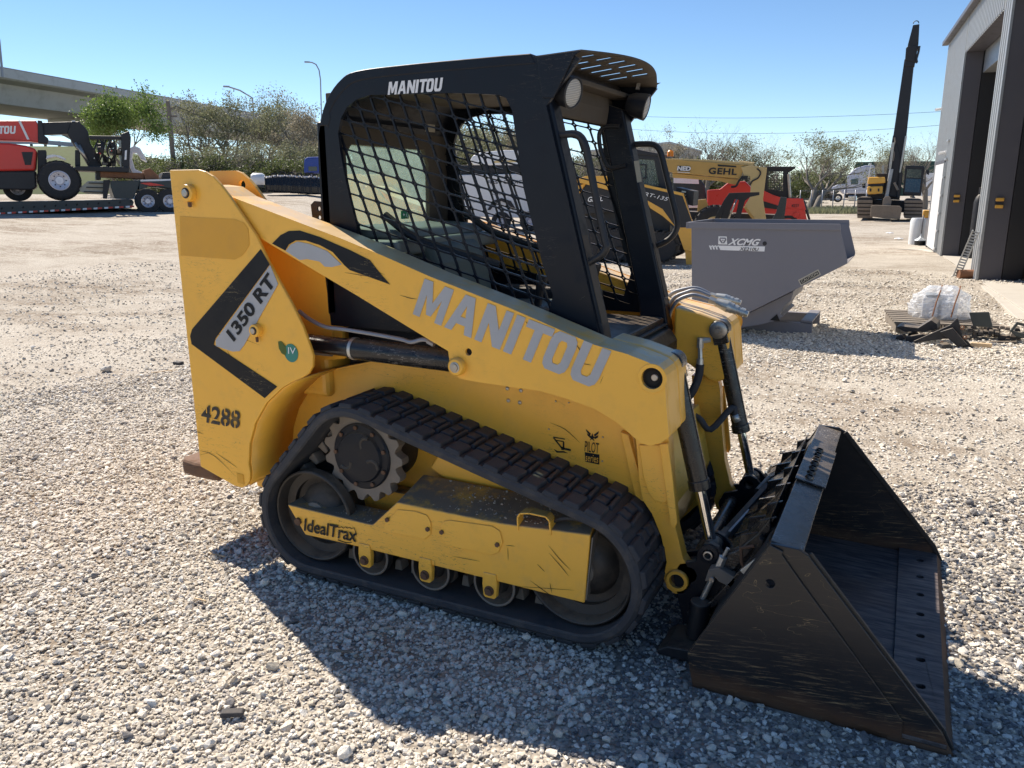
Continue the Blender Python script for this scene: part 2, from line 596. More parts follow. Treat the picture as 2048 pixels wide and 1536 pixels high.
BLK = {  # heavy block capitals on a unit cell
    'M': [[(0, 0), (.24, 0), (.24, .62), (.42, .12), (.58, .12), (.76, .62), (.76, 0), (1, 0), (1, 1), (.70, 1), (.5, .46), (.30, 1), (0, 1)]],
    'A': [[(0, 0), (.27, 0), (.34, .22), (.66, .22), (.73, 0), (1, 0), (.68, 1), (.32, 1)], [(.41, .42), (.59, .42), (.5, .74)]],
    'N': [[(0, 0), (.28, 0), (.28, .55), (.70, 0), (1, 0), (1, 1), (.72, 1), (.72, .45), (.30, 1), (0, 1)]],
    'I': [[(0, 0), (1, 0), (1, 1), (0, 1)]],
    'T': [[(.34, 0), (.66, 0), (.66, .8), (1, .8), (1, 1), (0, 1), (0, .8), (.34, .8)]],
    'O': [[(.2, 0), (.8, 0), (.95, .1), (1, .25), (1, .75), (.95, .9), (.8, 1), (.2, 1), (.05, .9), (0, .75), (0, .25), (.05, .1)],
          [(.40, .2), (.60, .2), (.67, .28), (.67, .72), (.60, .8), (.40, .8), (.33, .72), (.33, .28)]],
    'U': [[(.2, 0), (.8, 0), (.95, .1), (1, .25), (1, 1), (.68, 1), (.68, .28), (.6, .2), (.4, .2), (.32, .28), (.32, 1), (0, 1), (0, .25), (.05, .1)]],
}


def manitou(name, fr, w, bl, br, tl, mat, parent, off=.002, text='MANITOU', widths=None, shearx=.0, thick=.0008):
    a, b, c = (np.array([*fr.p(*q, w)]) for q in (bl, br, tl))
    wd = widths or {'M': 1.25, 'A': 1.15, 'N': 1.05, 'I': .33, 'T': 1.0, 'O': .95, 'U': 1.0}
    gap = .13
    tot = sum(wd[ch] for ch in text)+gap*(len(text)-1)
    x = 0
    mb = MB()
    for i, ch in enumerate(text):
        ww = wd[ch]
        def m(p): return a+(b-a)*((x+p[0]*ww)/tot)+(c-a)*p[1]
        loops = [[tuple(m(p)) for p in lp] for lp in BLK[ch]]
        mb.prism(loops[0], w-off-thick, w-off, loops[1:])
        x += ww+(gap if not (ch == 'T' and text == 'MANITOU') else .0)
    return mb.build(name, mat, parent)

# ------------------------------------------------------------------ ground
from mathutils import noise as mn


def sstep(a, b, x):
    t = min(1, max(0, (x-a)/(b-a)))
    return t*t*(3-2*t)


def gh(x, y):
    d = math.hypot(x-CP[0], y-CP[1])
    h = min(1.5, .045*max(0, d-12))*sstep(0, 6, -x-.75*y)
    return h


def gfine(x, y):
    d = math.hypot(x-CP[0], y-CP[1])
    k = sstep(2.5, 9, d)
    n = mn.noise((x*.7, y*.35, 3))*.035+mn.noise((x*2.2, y*1.4, 1))*.014
    n += mn.noise((x*6, y*6, 8))*.006
    r = 0
    if d < 60: r = .035*math.sin((y*.55-x*.35)*5+3*mn.noise((x*.3, y*.3, 0)))*k*max(0, mn.noise((x*.12, y*.12, 5))+.3)
    return (n*k+r)*(1-sstep(50, 80, d))


def gz(x, y): return gh(x, y)+gfine(x, y)


mb = MB()
NR, NA = 230, 300
rings = [0.25*(3000/.25)**((i/(NR-1))**1.0) for i in range(NR)]
vs = []
for r_ in rings:
    for a in range(NA):
        t = 2*math.pi*a/NA
        x, y = CP[0]+r_*math.cos(t), CP[1]+r_*math.sin(t)
        vs.append((x, y, gz(x, y)))
fs = [(i*NA+a, i*NA+(a+1) % NA, (i+1)*NA+(a+1) % NA, (i+1)*NA+a) for i in range(NR-1) for a in range(NA)]
fs.append(tuple(range(NA-1, -1, -1)))
mb.add(vs, fs, True)
m, nt, bs = newmat('yard_dirt_and_gravel')
tc = N(nt, 'ShaderNodeTexCoord').outputs['Object']
big = noise(nt, tc, .22, 6, .6)
mid = noise(nt, tc, 1.3, 7, .65)
streak = noise(nt, tc, 1.1, 7, .65, .6, (.55, 1.6, 1))
dirt = mixc(nt, ramp(nt, mid, [(.3, 0.), (.7, 1.)]), (.33, .29, .238), (.48, .43, .36))
dirt = mixc(nt, ramp(nt, streak, [(.42, .85), (.60, 0.)]), dirt, (.21, .16, .115))
vor = N(nt, 'ShaderNodeTexVoronoi')
vor.inputs['Scale'].default_value = 62
nt.links.new(tc, vor.inputs[0])
vor2 = N(nt, 'ShaderNodeTexVoronoi')
vor2.inputs['Scale'].default_value = 17
nt.links.new(tc, vor2.inputs[0])
bw = N(nt, 'ShaderNodeRGBToBW')
nt.links.new(vor.outputs['Color'], bw.inputs[0])
bw2 = N(nt, 'ShaderNodeRGBToBW')
nt.links.new(vor2.outputs['Color'], bw2.inputs[0])
grav = mixc(nt, bw.outputs[0], (.46, .415, .35), (.78, .72, .63))
grav = mixc(nt, ramp(nt, vor.outputs['Distance'], [(.35, 0.), (.75, .7)]), grav, (.20, .17, .14))
gm = ramp(nt, mth(nt, 'ADD', mth(nt, 'MULTIPLY', big, .7), mth(nt, 'MULTIPLY', mid, .3)), [(.44, 0.), (.54, 1.)])
gspk = ramp(nt, mth(nt, 'ADD', mth(nt, 'MULTIPLY', bw2.outputs[0], .5), mth(nt, 'MULTIPLY', bw.outputs[0], .5)), [(.56, 0.), (.62, 1.)])
c = mixc(nt, mth(nt, 'MAXIMUM', mth(nt, 'MULTIPLY', gm, .75), mth(nt, 'MULTIPLY', gspk, .7)), dirt, grav)
# darker ground colour in a patch close to the machine
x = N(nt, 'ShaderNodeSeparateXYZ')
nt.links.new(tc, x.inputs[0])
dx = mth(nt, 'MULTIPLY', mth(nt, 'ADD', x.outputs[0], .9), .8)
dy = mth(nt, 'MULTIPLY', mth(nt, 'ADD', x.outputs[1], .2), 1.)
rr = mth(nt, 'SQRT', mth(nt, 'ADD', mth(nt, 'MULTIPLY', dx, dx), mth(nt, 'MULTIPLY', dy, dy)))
near_dark = ramp(nt, mth(nt, 'ADD', rr, mth(nt, 'MULTIPLY', mid, .6)), [(.55, .75), (1., 0.)])
c = mixc(nt, near_dark, c, (.13, .115, .10))
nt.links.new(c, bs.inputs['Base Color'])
bs.inputs['Roughness'].default_value = .95
bs.inputs['Specular IOR Level'].default_value = .15
hh = mth(nt, 'ADD', mth(nt, 'MULTIPLY', mid, 1.2), mth(nt, 'MULTIPLY', mth(nt, 'SUBTRACT', 1., vor.outputs['Distance']), .35))
hh = mth(nt, 'ADD', hh, mth(nt, 'MULTIPLY', streak, 1.8))
bump(nt, bs, hh, .8, .022)
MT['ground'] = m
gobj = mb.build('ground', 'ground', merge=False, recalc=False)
tag(gobj, 'pale yard of crushed gravel and rutted sandy dirt', kind='structure')

# loose stones
m, nt, bs = newmat('crushed_limestone')
at = N(nt, 'ShaderNodeAttribute', attribute_type='INSTANCER', attribute_name='tone')
tc = N(nt, 'ShaderNodeTexCoord').outputs['Object']
nz = noise(nt, tc, 2.2, 6, .7)
c = ramp(nt, at.outputs['Fac'], [(0., (.15, .15, .16)), (.18, (.24, .23, .23)), (.3, (.52, .46, .37)), (.55, (.78, .70, .59)), (.8, (.86, .79, .69)), (1., (.92, .88, .80))])
c = mixc(nt, ramp(nt, nz, [(.4, 0.), (.75, .5)]), c, (.33, .29, .24))
nt.links.new(c, bs.inputs['Base Color'])
bs.inputs['Roughness'].default_value = .9
bs.inputs['Specular IOR Level'].default_value = .2
bump(nt, bs, nz, .35, .1)
MT['stone'] = m
rocks = bpy.data.collections.new('stone_shapes')
for k in range(12):
    r2 = random.Random(100+k)
    bm = bmesh.new()
    sx, sy, sz = 1, r2.uniform(.6, .95), r2.uniform(.45, .8)
    for i in range(r2.choice((13, 16, 20))):
        v = Vector((r2.gauss(0, 1), r2.gauss(0, 1), r2.gauss(0, 1))).normalized()*r2.uniform(.42, .52)
        bm.verts.new((v.x*sx, v.y*sy, v.z*sz))
    bmesh.ops.convex_hull(bm, input=bm.verts)
    bmesh.ops.delete(bm, geom=[v for v in bm.verts if not v.link_faces], context='VERTS')
    me = bpy.data.meshes.new('stone')
    bm.to_mesh(me)
    bm.free()
    me.materials.append(MT['stone'])
    rocks.objects.link(bpy.data.objects.new('stone_shape', me))


def scatter(name, pts, label, kind='stuff'):
    """pts: (x,y,z,size,tone) -> one object of instanced stones"""
    a = np.array(pts, dtype=np.float32)
    me = bpy.data.meshes.new(name)
    n = len(a)
    me.vertices.add(n)
    me.vertices.foreach_set('co', a[:, :3].ravel())
    for nm, col in (('size', 3), ('tone', 4)):
        at = me.attributes.new(nm, 'FLOAT', 'POINT')
        at.data.foreach_set('value', a[:, col].copy())
    rs = np.random.RandomState(5)
    rot = np.stack([rs.uniform(-.4, .4, n), rs.uniform(-.4, .4, n), rs.uniform(0, 6.28, n)], 1).astype(np.float32)
    at = me.attributes.new('rot', 'FLOAT_VECTOR', 'POINT')
    at.data.foreach_set('vector', rot.ravel())
    o = bpy.data.objects.new(name, me)
    COL.objects.link(o)
    ng = bpy.data.node_groups.new(name, 'GeometryNodeTree')
    ng.interface.new_socket('Geometry', in_out='INPUT', socket_type='NodeSocketGeometry')
    ng.interface.new_socket('Geometry', in_out='OUTPUT', socket_type='NodeSocketGeometry')
    gi, go = ng.nodes.new('NodeGroupInput'), ng.nodes.new('NodeGroupOutput')
    ip = ng.nodes.new('GeometryNodeInstanceOnPoints')
    ci = ng.nodes.new('GeometryNodeCollectionInfo')
    ci.inputs['Collection'].default_value = rocks
    ci.inputs['Separate Children'].default_value = True
    ci.inputs['Reset Children'].default_value = True
    ip.inputs['Pick Instance'].default_value = True
    def na(nm, t):
        q = ng.nodes.new('GeometryNodeInputNamedAttribute')
        q.data_type = t
        q.inputs[0].default_value = nm
        return q.outputs[0]
    er = ng.nodes.new('FunctionNodeEulerToRotation')
    L = ng.links.new
    L(gi.outputs[0], ip.inputs['Points'])
    L(ci.outputs[0], ip.inputs['Instance'])
    L(na('rot', 'FLOAT_VECTOR'), er.inputs[0])
    L(er.outputs[0], ip.inputs['Rotation'])
    L(na('size', 'FLOAT'), ip.inputs['Scale'])
    L(ip.outputs[0], go.inputs[0])
    md = o.modifiers.new('stones', 'NODES')
    md.node_group = ng
    return tag(o, label, kind=kind)


def in_wedge(x, y, marg=1.7):
    dx, dy = x-CP[0], y-CP[1]
    f = dx*math.sin(YAW)+dy*math.cos(YAW)
    r = dx*math.cos(YAW)-dy*math.sin(YAW)
    return f > .2 and abs(r) < f*.68+marg


def dens(x, y):
    d = math.hypot(x-CP[0], y-CP[1])
    wob = mn.noise((x*.8, y*.8, 2))
    f2 = .5+.5*mn.noise((x*2.5, y*2.5, 6))
    right = sstep(-2.6, -1.6, x+.25*y)
    # left and front: dense gravel close by, thinning to dirt
    dl = sstep(9.0+2*wob, 6.2+2*wob, d)*.97+.13
    # right side bands
    dr = .16
    if y < 2.3: dr = 1.-.75*sstep(1.1, 2.2, y+wob*.7)
    elif y > 4.: dr = .14+.86*sstep(4.2, 5.0, y+wob*.5)*(1-.65*sstep(7.4, 8.2, y+wob*.6))
    if y > 11.5: dr *= .6
    v = dl*(1-right)+dr*right
    return v*(.72+.5*f2)


pts = []
rs = random.Random(11)


def fill(x0, x1, y0, y1, dmin, dmax, per, smu):
    n = int((x1-x0)*(y1-y0)*per)
    for _ in range(n):
        x, y = rs.uniform(x0, x1), rs.uniform(y0, y1)
        d = math.hypot(x-CP[0], y-CP[1])
        if not (dmin <= d < dmax) or not in_wedge(x, y): continue
        if -.78 < x < -.02 and abs(y) < .68: continue
        if rs.random() > dens(x, y): continue
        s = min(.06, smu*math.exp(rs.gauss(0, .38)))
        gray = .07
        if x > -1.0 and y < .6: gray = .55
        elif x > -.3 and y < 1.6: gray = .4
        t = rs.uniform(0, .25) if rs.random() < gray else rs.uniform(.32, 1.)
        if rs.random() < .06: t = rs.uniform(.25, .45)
        pts.append((x, y, gz(x, y)+s*rs.uniform(-.05, .3), s, t))


fill(-6.5, 2.5, -3.2, 2.6, .2, 3.6, 8200, .0145)
fill(-9, 3.5, -3.2, 5, 3.6, 6.0, 5400, .0165)
fill(-12, 4, -2, 9, 6.0, 9.5, 3000, .0185)
fill(-14, 3, 2, 17, 9.5, 17, 1300, .023)
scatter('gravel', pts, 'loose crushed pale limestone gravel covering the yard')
NGRAV = len(pts)
print('gravel', NGRAV)

# ================================================================== the yellow track loader
LD = M0.empty('track_loader', 'large yellow compact track loader with black mesh cab and black bucket in the foreground', 'track loader')


def both(fn):
    for s in (-1, 1): fn(s)


def sp(mb, pts, s, wa, wb, holes=()):
    """prism on side s (-1 near, +1 far) between |Y| = wa and wb"""
    return mb.prism(pts, s*wa, s*wb, holes)


TOWER = [(340, 340), (397, 339), (410, 343), (425, 352), (440, 368), (457, 390), (512, 471), (538, 526), (582, 605), (605, 652), (620, 693),
         (626, 712), (625, 733), (617, 748), (602, 757), (588, 762), (563, 777), (532, 807), (510, 846), (499, 888), (497, 929), (500, 944),
         (499, 961), (494, 971), (483, 976), (469, 972), (396, 932), (389, 893), (383, 815), (379, 760)]
tower = M0.P2(TOWER, -.62)
ub = -2.905
tower = [(max(ub, a) if i not in (0, 26, 27, 28, 29) else ub, b) for i, (a, b) in enumerate(tower)]
inner = M0.P2([(340, 342), (471, 341), (483, 346), (497, 358), (510, 373), (529, 400), (600, 482), (668, 562), (676, 575), (690, 717), (629, 722), (560, 745), (400, 745)], -.417)
inner[0] = (ub, inner[1][1])
inner[-1] = (ub, .78)
hole_t = M0.p(484, 370, -.417)
arcs = M0.P2(TOWER[15:24], -.62)
LEDGE = M0.P2([ (629, 738), (664, 742), (700, 734), (752, 724), (820, 727), (896, 738)], -.36)


def towers(s):
    mb = MB()
    sp(mb, tower, s, .605, .62)
    mb.build('tower_plate', 'yellow', LD, .004)
    mb = MB()
    sp(mb, inner, s, .402, .417, [circ(hole_t[0], hole_t[1], .019, 16)])
    mb.build('inner_tower_plate', 'yellow', LD, .003)
    # curved wheel-arch sheet
    mb = MB()
    la = [(a, s*.606, b) for a, b in arcs]
    lb = [(a, s*.35, b) for a, b in arcs]
    mb.strip(la, lb)
    mb.build('wheel_arch_sheet', 'yellow', LD, solid=.008)
    mb = MB()
    mb.box(ub, ub+.012, s*.604, s*.418, .42, 1.58)
    mb.build('tower_rear_plate', 'yellow', LD, .003)
    for (px, py, r, w) in ((381, 386, .034, -.62), (516, 660, .026, -.62)):
        a, b = M0.p(px, py, w)
        mb = MB()
        y0 = s*.6205
        mb.lathe([(r, 0), (r, .018), (r*.93, .023), (r*.6, .024)], (a, y0, b), (0, s, 0))
        o = mb.build('pin_boss', 'yellow', LD)
        mb = MB()
        mb.lathe([(r*.6, 0), (r*.6, .002), (.0, .002)], (a, y0+s*.0235, b), (0, s, 0))
        mb.build('pin_seal', 'blackmat', o)
        mb = MB()
        mb.lathe([(r*.45, 0), (r*.42, .006), (0, .007)], (a, y0+s*.025, b), (0, s, 0))
        mb.build('pin_end', 'steel', o)
        mb = MB()
        mb.lathe([(r*.22, 0), (r*.22, .016), (r*.1, .02), (0, .02)], (a+.003, s*.632, b-r*1.02), (0, 0, -1), 8)
        mb.build('grease_fitting', 'rust', o)


both(towers)

ARM = [(459, 392), (538, 422), (680, 476), (760, 509), (860, 553), (1029, 640-23), (1100, 651), (1190, 690), (1254, 708), (1295, 724), (1312, 732), (1323, 742), (1328, 754), (1330, 770),
       (1333, 818), (1338, 874), (1330, 880), (1322, 886), (1300, 892), (1280, 886), (1258, 866), (1232, 844), (1190, 818), (1126, 795), (1080, 782), (1022, 774),
       (948, 763), (919, 757), (906, 744), (900, 731), (896, 702), (884, 695), (818, 655), (712, 590), (516, 474), (470, 440), (420, 400), (400, 368), (430, 372)]
ARM[5] = (1029, 620)
arm = M0.P2(ARM, -.60)
bossA = M0.p(917, 732, -.60)
holeA = M0.p(937, 704, -.60)
recA = M0.p(1304, 757, -.60)
i0 = 6
FRONT = [arm[i] for i in range(7, 23)]
LEG = M0.P2([(1268, 846), (1330, 846), (1338, 884), (1342, 960), (1352, 1060), (1366, 1118), (1377, 1135), (1386, 1152), (1381, 1172), (1367, 1187), (1350, 1188),
             (1334, 1176), (1327, 1155), (1333, 1124), (1322, 1072), (1304, 1028), (1285, 1000), (1278, 960), (1274, 905)], -.42)
bossL = M0.p(1355, 1160, -.42)


def arms(s):
    mb = MB()
    sp(mb, arm, s, .585, .60, [circ(holeA[0], holeA[1], .013, 12), circ(recA[0], recA[1], .034, 20)])
    o = mb.build('lift_arm_side_plate', 'yellow_arm', LD, .003)
    mb = MB()
    # box body behind the side plate
    body = [(a, b-.002) for a, b in arm]
    sp(mb, body, s, .45, .584)
    mb.build('lift_arm', 'yellow_arm', LD, .006, 3)
    mb = MB()
    sp(mb, FRONT, s, .335, .449)
    mb.build('lift_arm_nose', 'yellow_arm', LD, .012, 3)
    # recessed pin with collar
    mb = MB()
    mb.lathe([(.034, -.035), (.034, 0), (.045, .0015), (.047, .0), (.047, -.001)], (recA[0], s*.601, recA[1]), (0, s, 0))
    q = mb.build('pin_socket', 'yellow', LD)
    mb = MB()
    mb.lathe([(.034, 0), (.023, .0005), (.023, .004), (.021, .005), (0, .005)], (recA[0], s*.5855, recA[1]), (0, s, 0))
    mb.build('socket_shade_disc', 'darkhole', q)  # dark disc stands in for the shade of a deeper recess
    mb = MB()
    mb.lathe([(.011, 0), (.011, .006), (.009, .008), (0, .008)], (recA[0]+.006, s*.589, recA[1]+.002), (0, s, 0))
    mb.build('pin_bolt', 'steel', q)
    mb = MB()
    mb.lathe([(.032, 0), (.032, .018), (.027, .024), (.019, .025)], (bossA[0], s*.6005, bossA[1]), (0, s, 0))
    q = mb.build('pin_boss', 'yellow', LD)
    mb = MB()
    mb.lathe([(.019, 0), (.019, .002), (.014, .003), (.013, .008), (0, .009)], (bossA[0], s*.6255, bossA[1]), (0, s, 0))
    mb.build('pin_end', 'steel', q)
    mb = MB()
    mb.lathe([(.013, 0), (0, 0)], (holeA[0], s*.588, holeA[1]), (0, s, 0))
    mb.build('arm_hole', 'darkhole', LD)
    # lower leg that carries the coupler
    mb = MB()
    sp(mb, LEG, s, .365, .42, [circ(bossL[0], bossL[1], .026, 18)])
    lg = mb.build('lift_arm_leg', 'yellow', LD, .006, 3)
    mb = MB()
    mb.lathe([(.026, 0), (.026, .012), (.037, .012), (.040, .008), (.040, 0)], (bossL[0], s*.42, bossL[1]), (0, s, 0))
    mb.build('leg_boss', 'yellow', lg)
    mb = MB()
    mb.lathe([(.0255, 0), (.022, -.002), (.010, -.006), (0, -.006)], (bossL[0], s*.41, bossL[1]), (0, s, 0))
    mb.build('leg_pin', 'rust', lg)
    mb = MB()
    rib = M0.P2([(1277, 890), (1322, 890), (1334, 960), (1338, 1002), (1328, 1007), (1308, 1002), (1296, 985), (1286, 955)], -.43)
    sp(mb, rib, s, .4205, .431)
    mb.build('leg_weld_plate', 'yellow', lg, .004)
    mb = MB()
    rib = M0.P2([(1319, 888), (1336, 886), (1346, 960), (1355, 1045), (1350, 1056), (1341, 1050)], -.44)
    sp(mb, rib, s, .4315, .445)
    mb.build('leg_rib', 'yellow', lg, .003)


both(arms)

# body sides, chassis, hood
def bodyside(s):
    mb = MB()
    pl = LEDGE+M0.P2([(1000, 745), (1150, 768), (1262, 840), (1280, 960), (1290, 1040), (1330, 1120), (1260, 1180), (700, 1040), (520, 960)], -.36)
    sp(mb, pl, s, .335, .36)
    b_ = mb.build('body_side_panel', 'yellow', LD, .004)
    mb = MB()
    la = [(a, s*.36, b) for a, b in LEDGE]
    lb = [(a, s*.30, b+.004) for a, b in LEDGE]
    mb.strip(la, lb, False)
    mb.build('body_ledge', 'yellow_dusty', LD, solid=.012)
    mb = MB()
    sp(mb, M0.P2([(1242, 862), (1258, 868), (1284, 960), (1288, 1010), (1276, 1006), (1262, 950)], -.375), s, .361, .385)
    mb.build('body_corner_post', 'yellow', LD, .003)
    for px, py in ((1017, 801), (1040, 805), (1015, 777), (1042, 781), (1138, 805), (1112, 802), (1098, 858), (1206, 874), (1205, 922)):
        a, b = M0.p(px, py, -.36)
        r = .008 if px < 1050 else .0035
        mb = MB()
        mb.lathe([(r, 0), (r*.9, .003), (r*.4, .006), (0, .006)], (a, s*.3605, b), (0, s, 0), 10)
        mb.build('rivet_head', 'zinc', LD)
    for px, py in ((613, 542), (618, 609), (620, 624), (588, 576)):
        a, b = M0.p(px, py, -.417)
        mb = MB()
        mb.lathe([(.006, 0), (.005, .004), (0, .004)], (a, s*.4175, b), (0, s, 0), 8)
        mb.build('tower_rivet', 'rust', LD)


both(bodyside)
mb = MB()
mb.box(-2.88, -1.02, -.334, .334, .2, .70)
mb.build('chassis', 'yellow', LD, .01)
mb = MB()
mb.prism([(-2.89, .70), (-2.36, .70), (-2.36, 1.30), (-2.5, 1.36), (-2.89, 1.30)], -.40, .40)
mb.build('engine_hood', 'yellow', LD, .03, 3)
mb = MB()
mb.prism([(-2.96, .72), (-2.905, .72), (-2.905, 1.34), (-2.94, 1.34)], -.38, .38)
mb.build('rear_door', 'yellow', LD, .01)
# front apron between the arms with grille strip and worn sticker
mb = MB()
mb.prism([(-1.02, .2), (-.985, .22), (-.925, .42), (-.985, .66), (-1.02, .66)], -.33, .33)
ap = mb.build('front_apron', 'yellow', LD, .006)
mb = MB()
for k in range(9):
    y = -.29+k*.016
    mb.bar((-.945, y, .47), (-.965, y+.008, .56), .006, .006)
mb.build('grille_teeth', 'blackmat', ap)
mb = MB()
mb.prism([(-.952, .47), (-.944, .47), (-.972, .60), (-.98, .60)], -.335, .335)
mb.build('grille_strip', 'galv', ap)
mb = MB()
mb.add([(-.9505, -.30, .36), (-.9505, -.20, .36), (-.9335, -.20, .43), (-.9335, -.30, .43)], [(0, 1, 2, 3)])
mb.build('worn_sticker', 'rust', ap)
# rear bumper
mb = MB()
a = M0.p(372, 913, -.50)
mb.prism([(a[0], -.52), (a[0]+.03, -.55), (a[0]+.12, -.565), (a[0]+.25, -.565), (-2.86, -.50), (-2.86, .50), (a[0]+.25, .565), (a[0]+.12, .565), (a[0]+.03, .55), (a[0], .52)], .30, .37, axis=2)
mb.build('rear_bumper', 'rust', LD, .02, 3)

# engine bay screen and lower cab wall seen behind the lift cylinder
mb = MB()
mb.box(-2.30, -1.15, -.33, .33, .70, 1.02)
mb.build('cab_tub', 'black', LD, .01)
mb = MB()
q = M0.P2([(690, 570), (712, 580), (722, 640), (700, 642)], -.34)
mb.prism(q, -.343, -.332)
sc_ = mb.build('side_screen', 'galv', LD, .002)
mb = MB()
for i in range(4):
    for j in range(12):
        u_ = .15+i*.23
        v_ = .05+j*.08
        p0 = np.array(q[0])+(np.array(q[1])-q[0])*u_+((np.array(q[3])-q[0])*(1-u_)+(np.array(q[2])-q[1])*u_)*v_
        mb.lathe([(.0035, 0), (0, 0)], (p0[0], -.3435, p0[1]), (0, -1, 0), 6)
mb.build('screen_holes', 'darkhole', sc_)
mb = MB()
mb.cyl((-1.16, -.30, .9), (-1.16, -.22, .9), .05)
mb.prism([(-1.20, .70), (-1.09, .70), (-1.09, .93), (-1.12, .975), (-1.20, .975)], -.33, .33)
mb.build('front_floor_box', 'black', LD, .008)
mb = MB()
mb.box(-1.19, -1.135, -.33, .33, .985, .995)
mb.build('footstep', 'blackmat', LD, .003)

# lift cylinders
def liftcyl(s):
    a = M0.p(612, 680, -.50)
    b = M0.p(895, 716, -.50)
    a2 = M0.p(655, 672, -.50)
    A, B = Vector((a[0], s*.50, a[1]-.01)), Vector((b[0]+.03, s*.50, b[1]-.008))
    mb = MB()
    d = (B-A).normalized()
    mb.cyl(A-d*.12, A+d*.22, .036, n=20)
    mb.cyl(A+d*.22, B, .042, n=24)
    cyl = mb.build('lift_cylinder', 'blackgloss', LD)
    mb = MB()
    C_ = A+d*.235
    mb.cyl(C_, C_+d*.014, .0445, n=24)
    mb.build('cylinder_clamp', 'zinc', cyl)
    mb = MB()
    off = Vector((0, -s*0-.0, .045))
    o3 = lambda px, py, w=-.54: Vector((M0.p(px, py, w)[0], s*abs(w), M0.p(px, py, w)[1]))
    pth = [o3(598, 622), o3(622, 640), o3(652, 654), o3(684, 658), o3(740, 667), o3(800, 678), o3(822, 684), o3(845, 679), o3(862, 683), o3(868, 688)]
    mb.tube(smoothpath(pth), .008, 8)
    mb.cyl(o3(856, 681), o3(869, 688), .012, n=6)
    mb.build('hydraulic_pipe', 'galv', cyl)
    mb = MB()
    mb.tube(smoothpath([o3(600, 700, -.47), o3(640, 705, -.47), o3(664, 707, -.47)]), .012, 8)
    mb.build('hydraulic_hose', 'dirtysteel', cyl)


both(liftcyl)

# tilt cylinders
pa = M0.p(1437, 660, .33)
def tiltcyl(s):
    A = Vector((pa[0], s*.363, pa[1]))
    B = Vector((-.756, s*.363, .346))
    d = (B-A).normalized()
    mb = MB()
    mb.cyl(A+d*.02, A+d*.43, .033, n=24)
    mb.cyl(A+d*.41, A+d*.445, .037, n=24)
    mb.lathe([(.036, -.034), (.040, -.03), (.040, .03), (.036, .034)], A, (0, 1, 0))
    mb.bar(A-Vector((0, 0, .0)), A+d*.06, .06, .075, (0, 1, 0))
    c_ = mb.build('tilt_cylinder', 'blackgloss', LD, .003)
    mb = MB()
    mb.cyl(A+d*.445, B-d*.03, .0185, n=18)
    mb.build('cylinder_rod', 'chrome', c_)
    mb = MB()
    mb.lathe([(.034, -.028), (.036, -.024), (.036, .024), (.034, .028)], B, (0, 1, 0))
    mb.build('rod_eye', 'black', c_)
    mb = MB()
    yy = -.038 if s > 0 else .038
    mb.lathe([(.036, 0), (.036, .010), (.030, .013), (.012, .013), (.010, .018), (0, .018)], A+Vector((0, yy*.9, 0)), (0, -1 if s > 0 else 1, 0), 24)
    mb.build('pin_cap', 'steel', c_)
    if s < 0: return
    y = s*.363-.045
    mb = MB()
    f0 = Vector((A.x-.035, s*.363-.02*1, A.z-.045))
    f1 = f0+Vector((-.035, -.02, -.004))
    f2 = f1+Vector((.004, -.005, -.075))
    mb.cyl(f0, f1, .013, n=8)
    mb.cyl(f1+Vector((0, 0, .012)), f1-Vector((0, 0, .03)), .014, n=8)
    mb.cyl(f1-Vector((0, 0, .03)), f2, .010, n=6)
    mb.cyl(f2, f2+(f2-f1)*.45, .0145, n=10)
    mb.build('hose_fitting', 'zinc', c_)
    mb = MB()
    h0 = f2+(f2-f1)*.3
    pth = [h0, h0+Vector((-.005, 0, -.06)), h0+Vector((-.03, -.01, -.13)), h0+Vector((-.075, -.02, -.19)), h0+Vector((-.085, -.03, -.27)), h0+Vector((-.08, -.03, -.38)), h0+Vector((-.10, -.02, -.5))]
    mb.tube(smoothpath(pth), .017, 10)
    mb.build('hydraulic_hose', 'rubber', c_)
    mb = MB()
    e = A+d*.36
    pth = [h0+Vector((-.08, -.03, -.30)), h0+Vector((-.04, -.05, -.215)), h0+Vector((.02, -.06, -.215)), h0+Vector((.07, -.055, -.26)), e+Vector((-.015, -.045, .03)), e+Vector((0, -.035, -.02))]
    mb.tube(smoothpath(pth), .0135, 10)
    mb.build('loop_hose', 'rubber', c_)
    mb = MB()
    mb.cyl(e+Vector((-.005, -.038, .0)), e+d*.03+Vector((0, -.034, 0)), .016, n=8)
    mb.build('loop_fitting', 'zinc', c_)


both(tiltcyl)

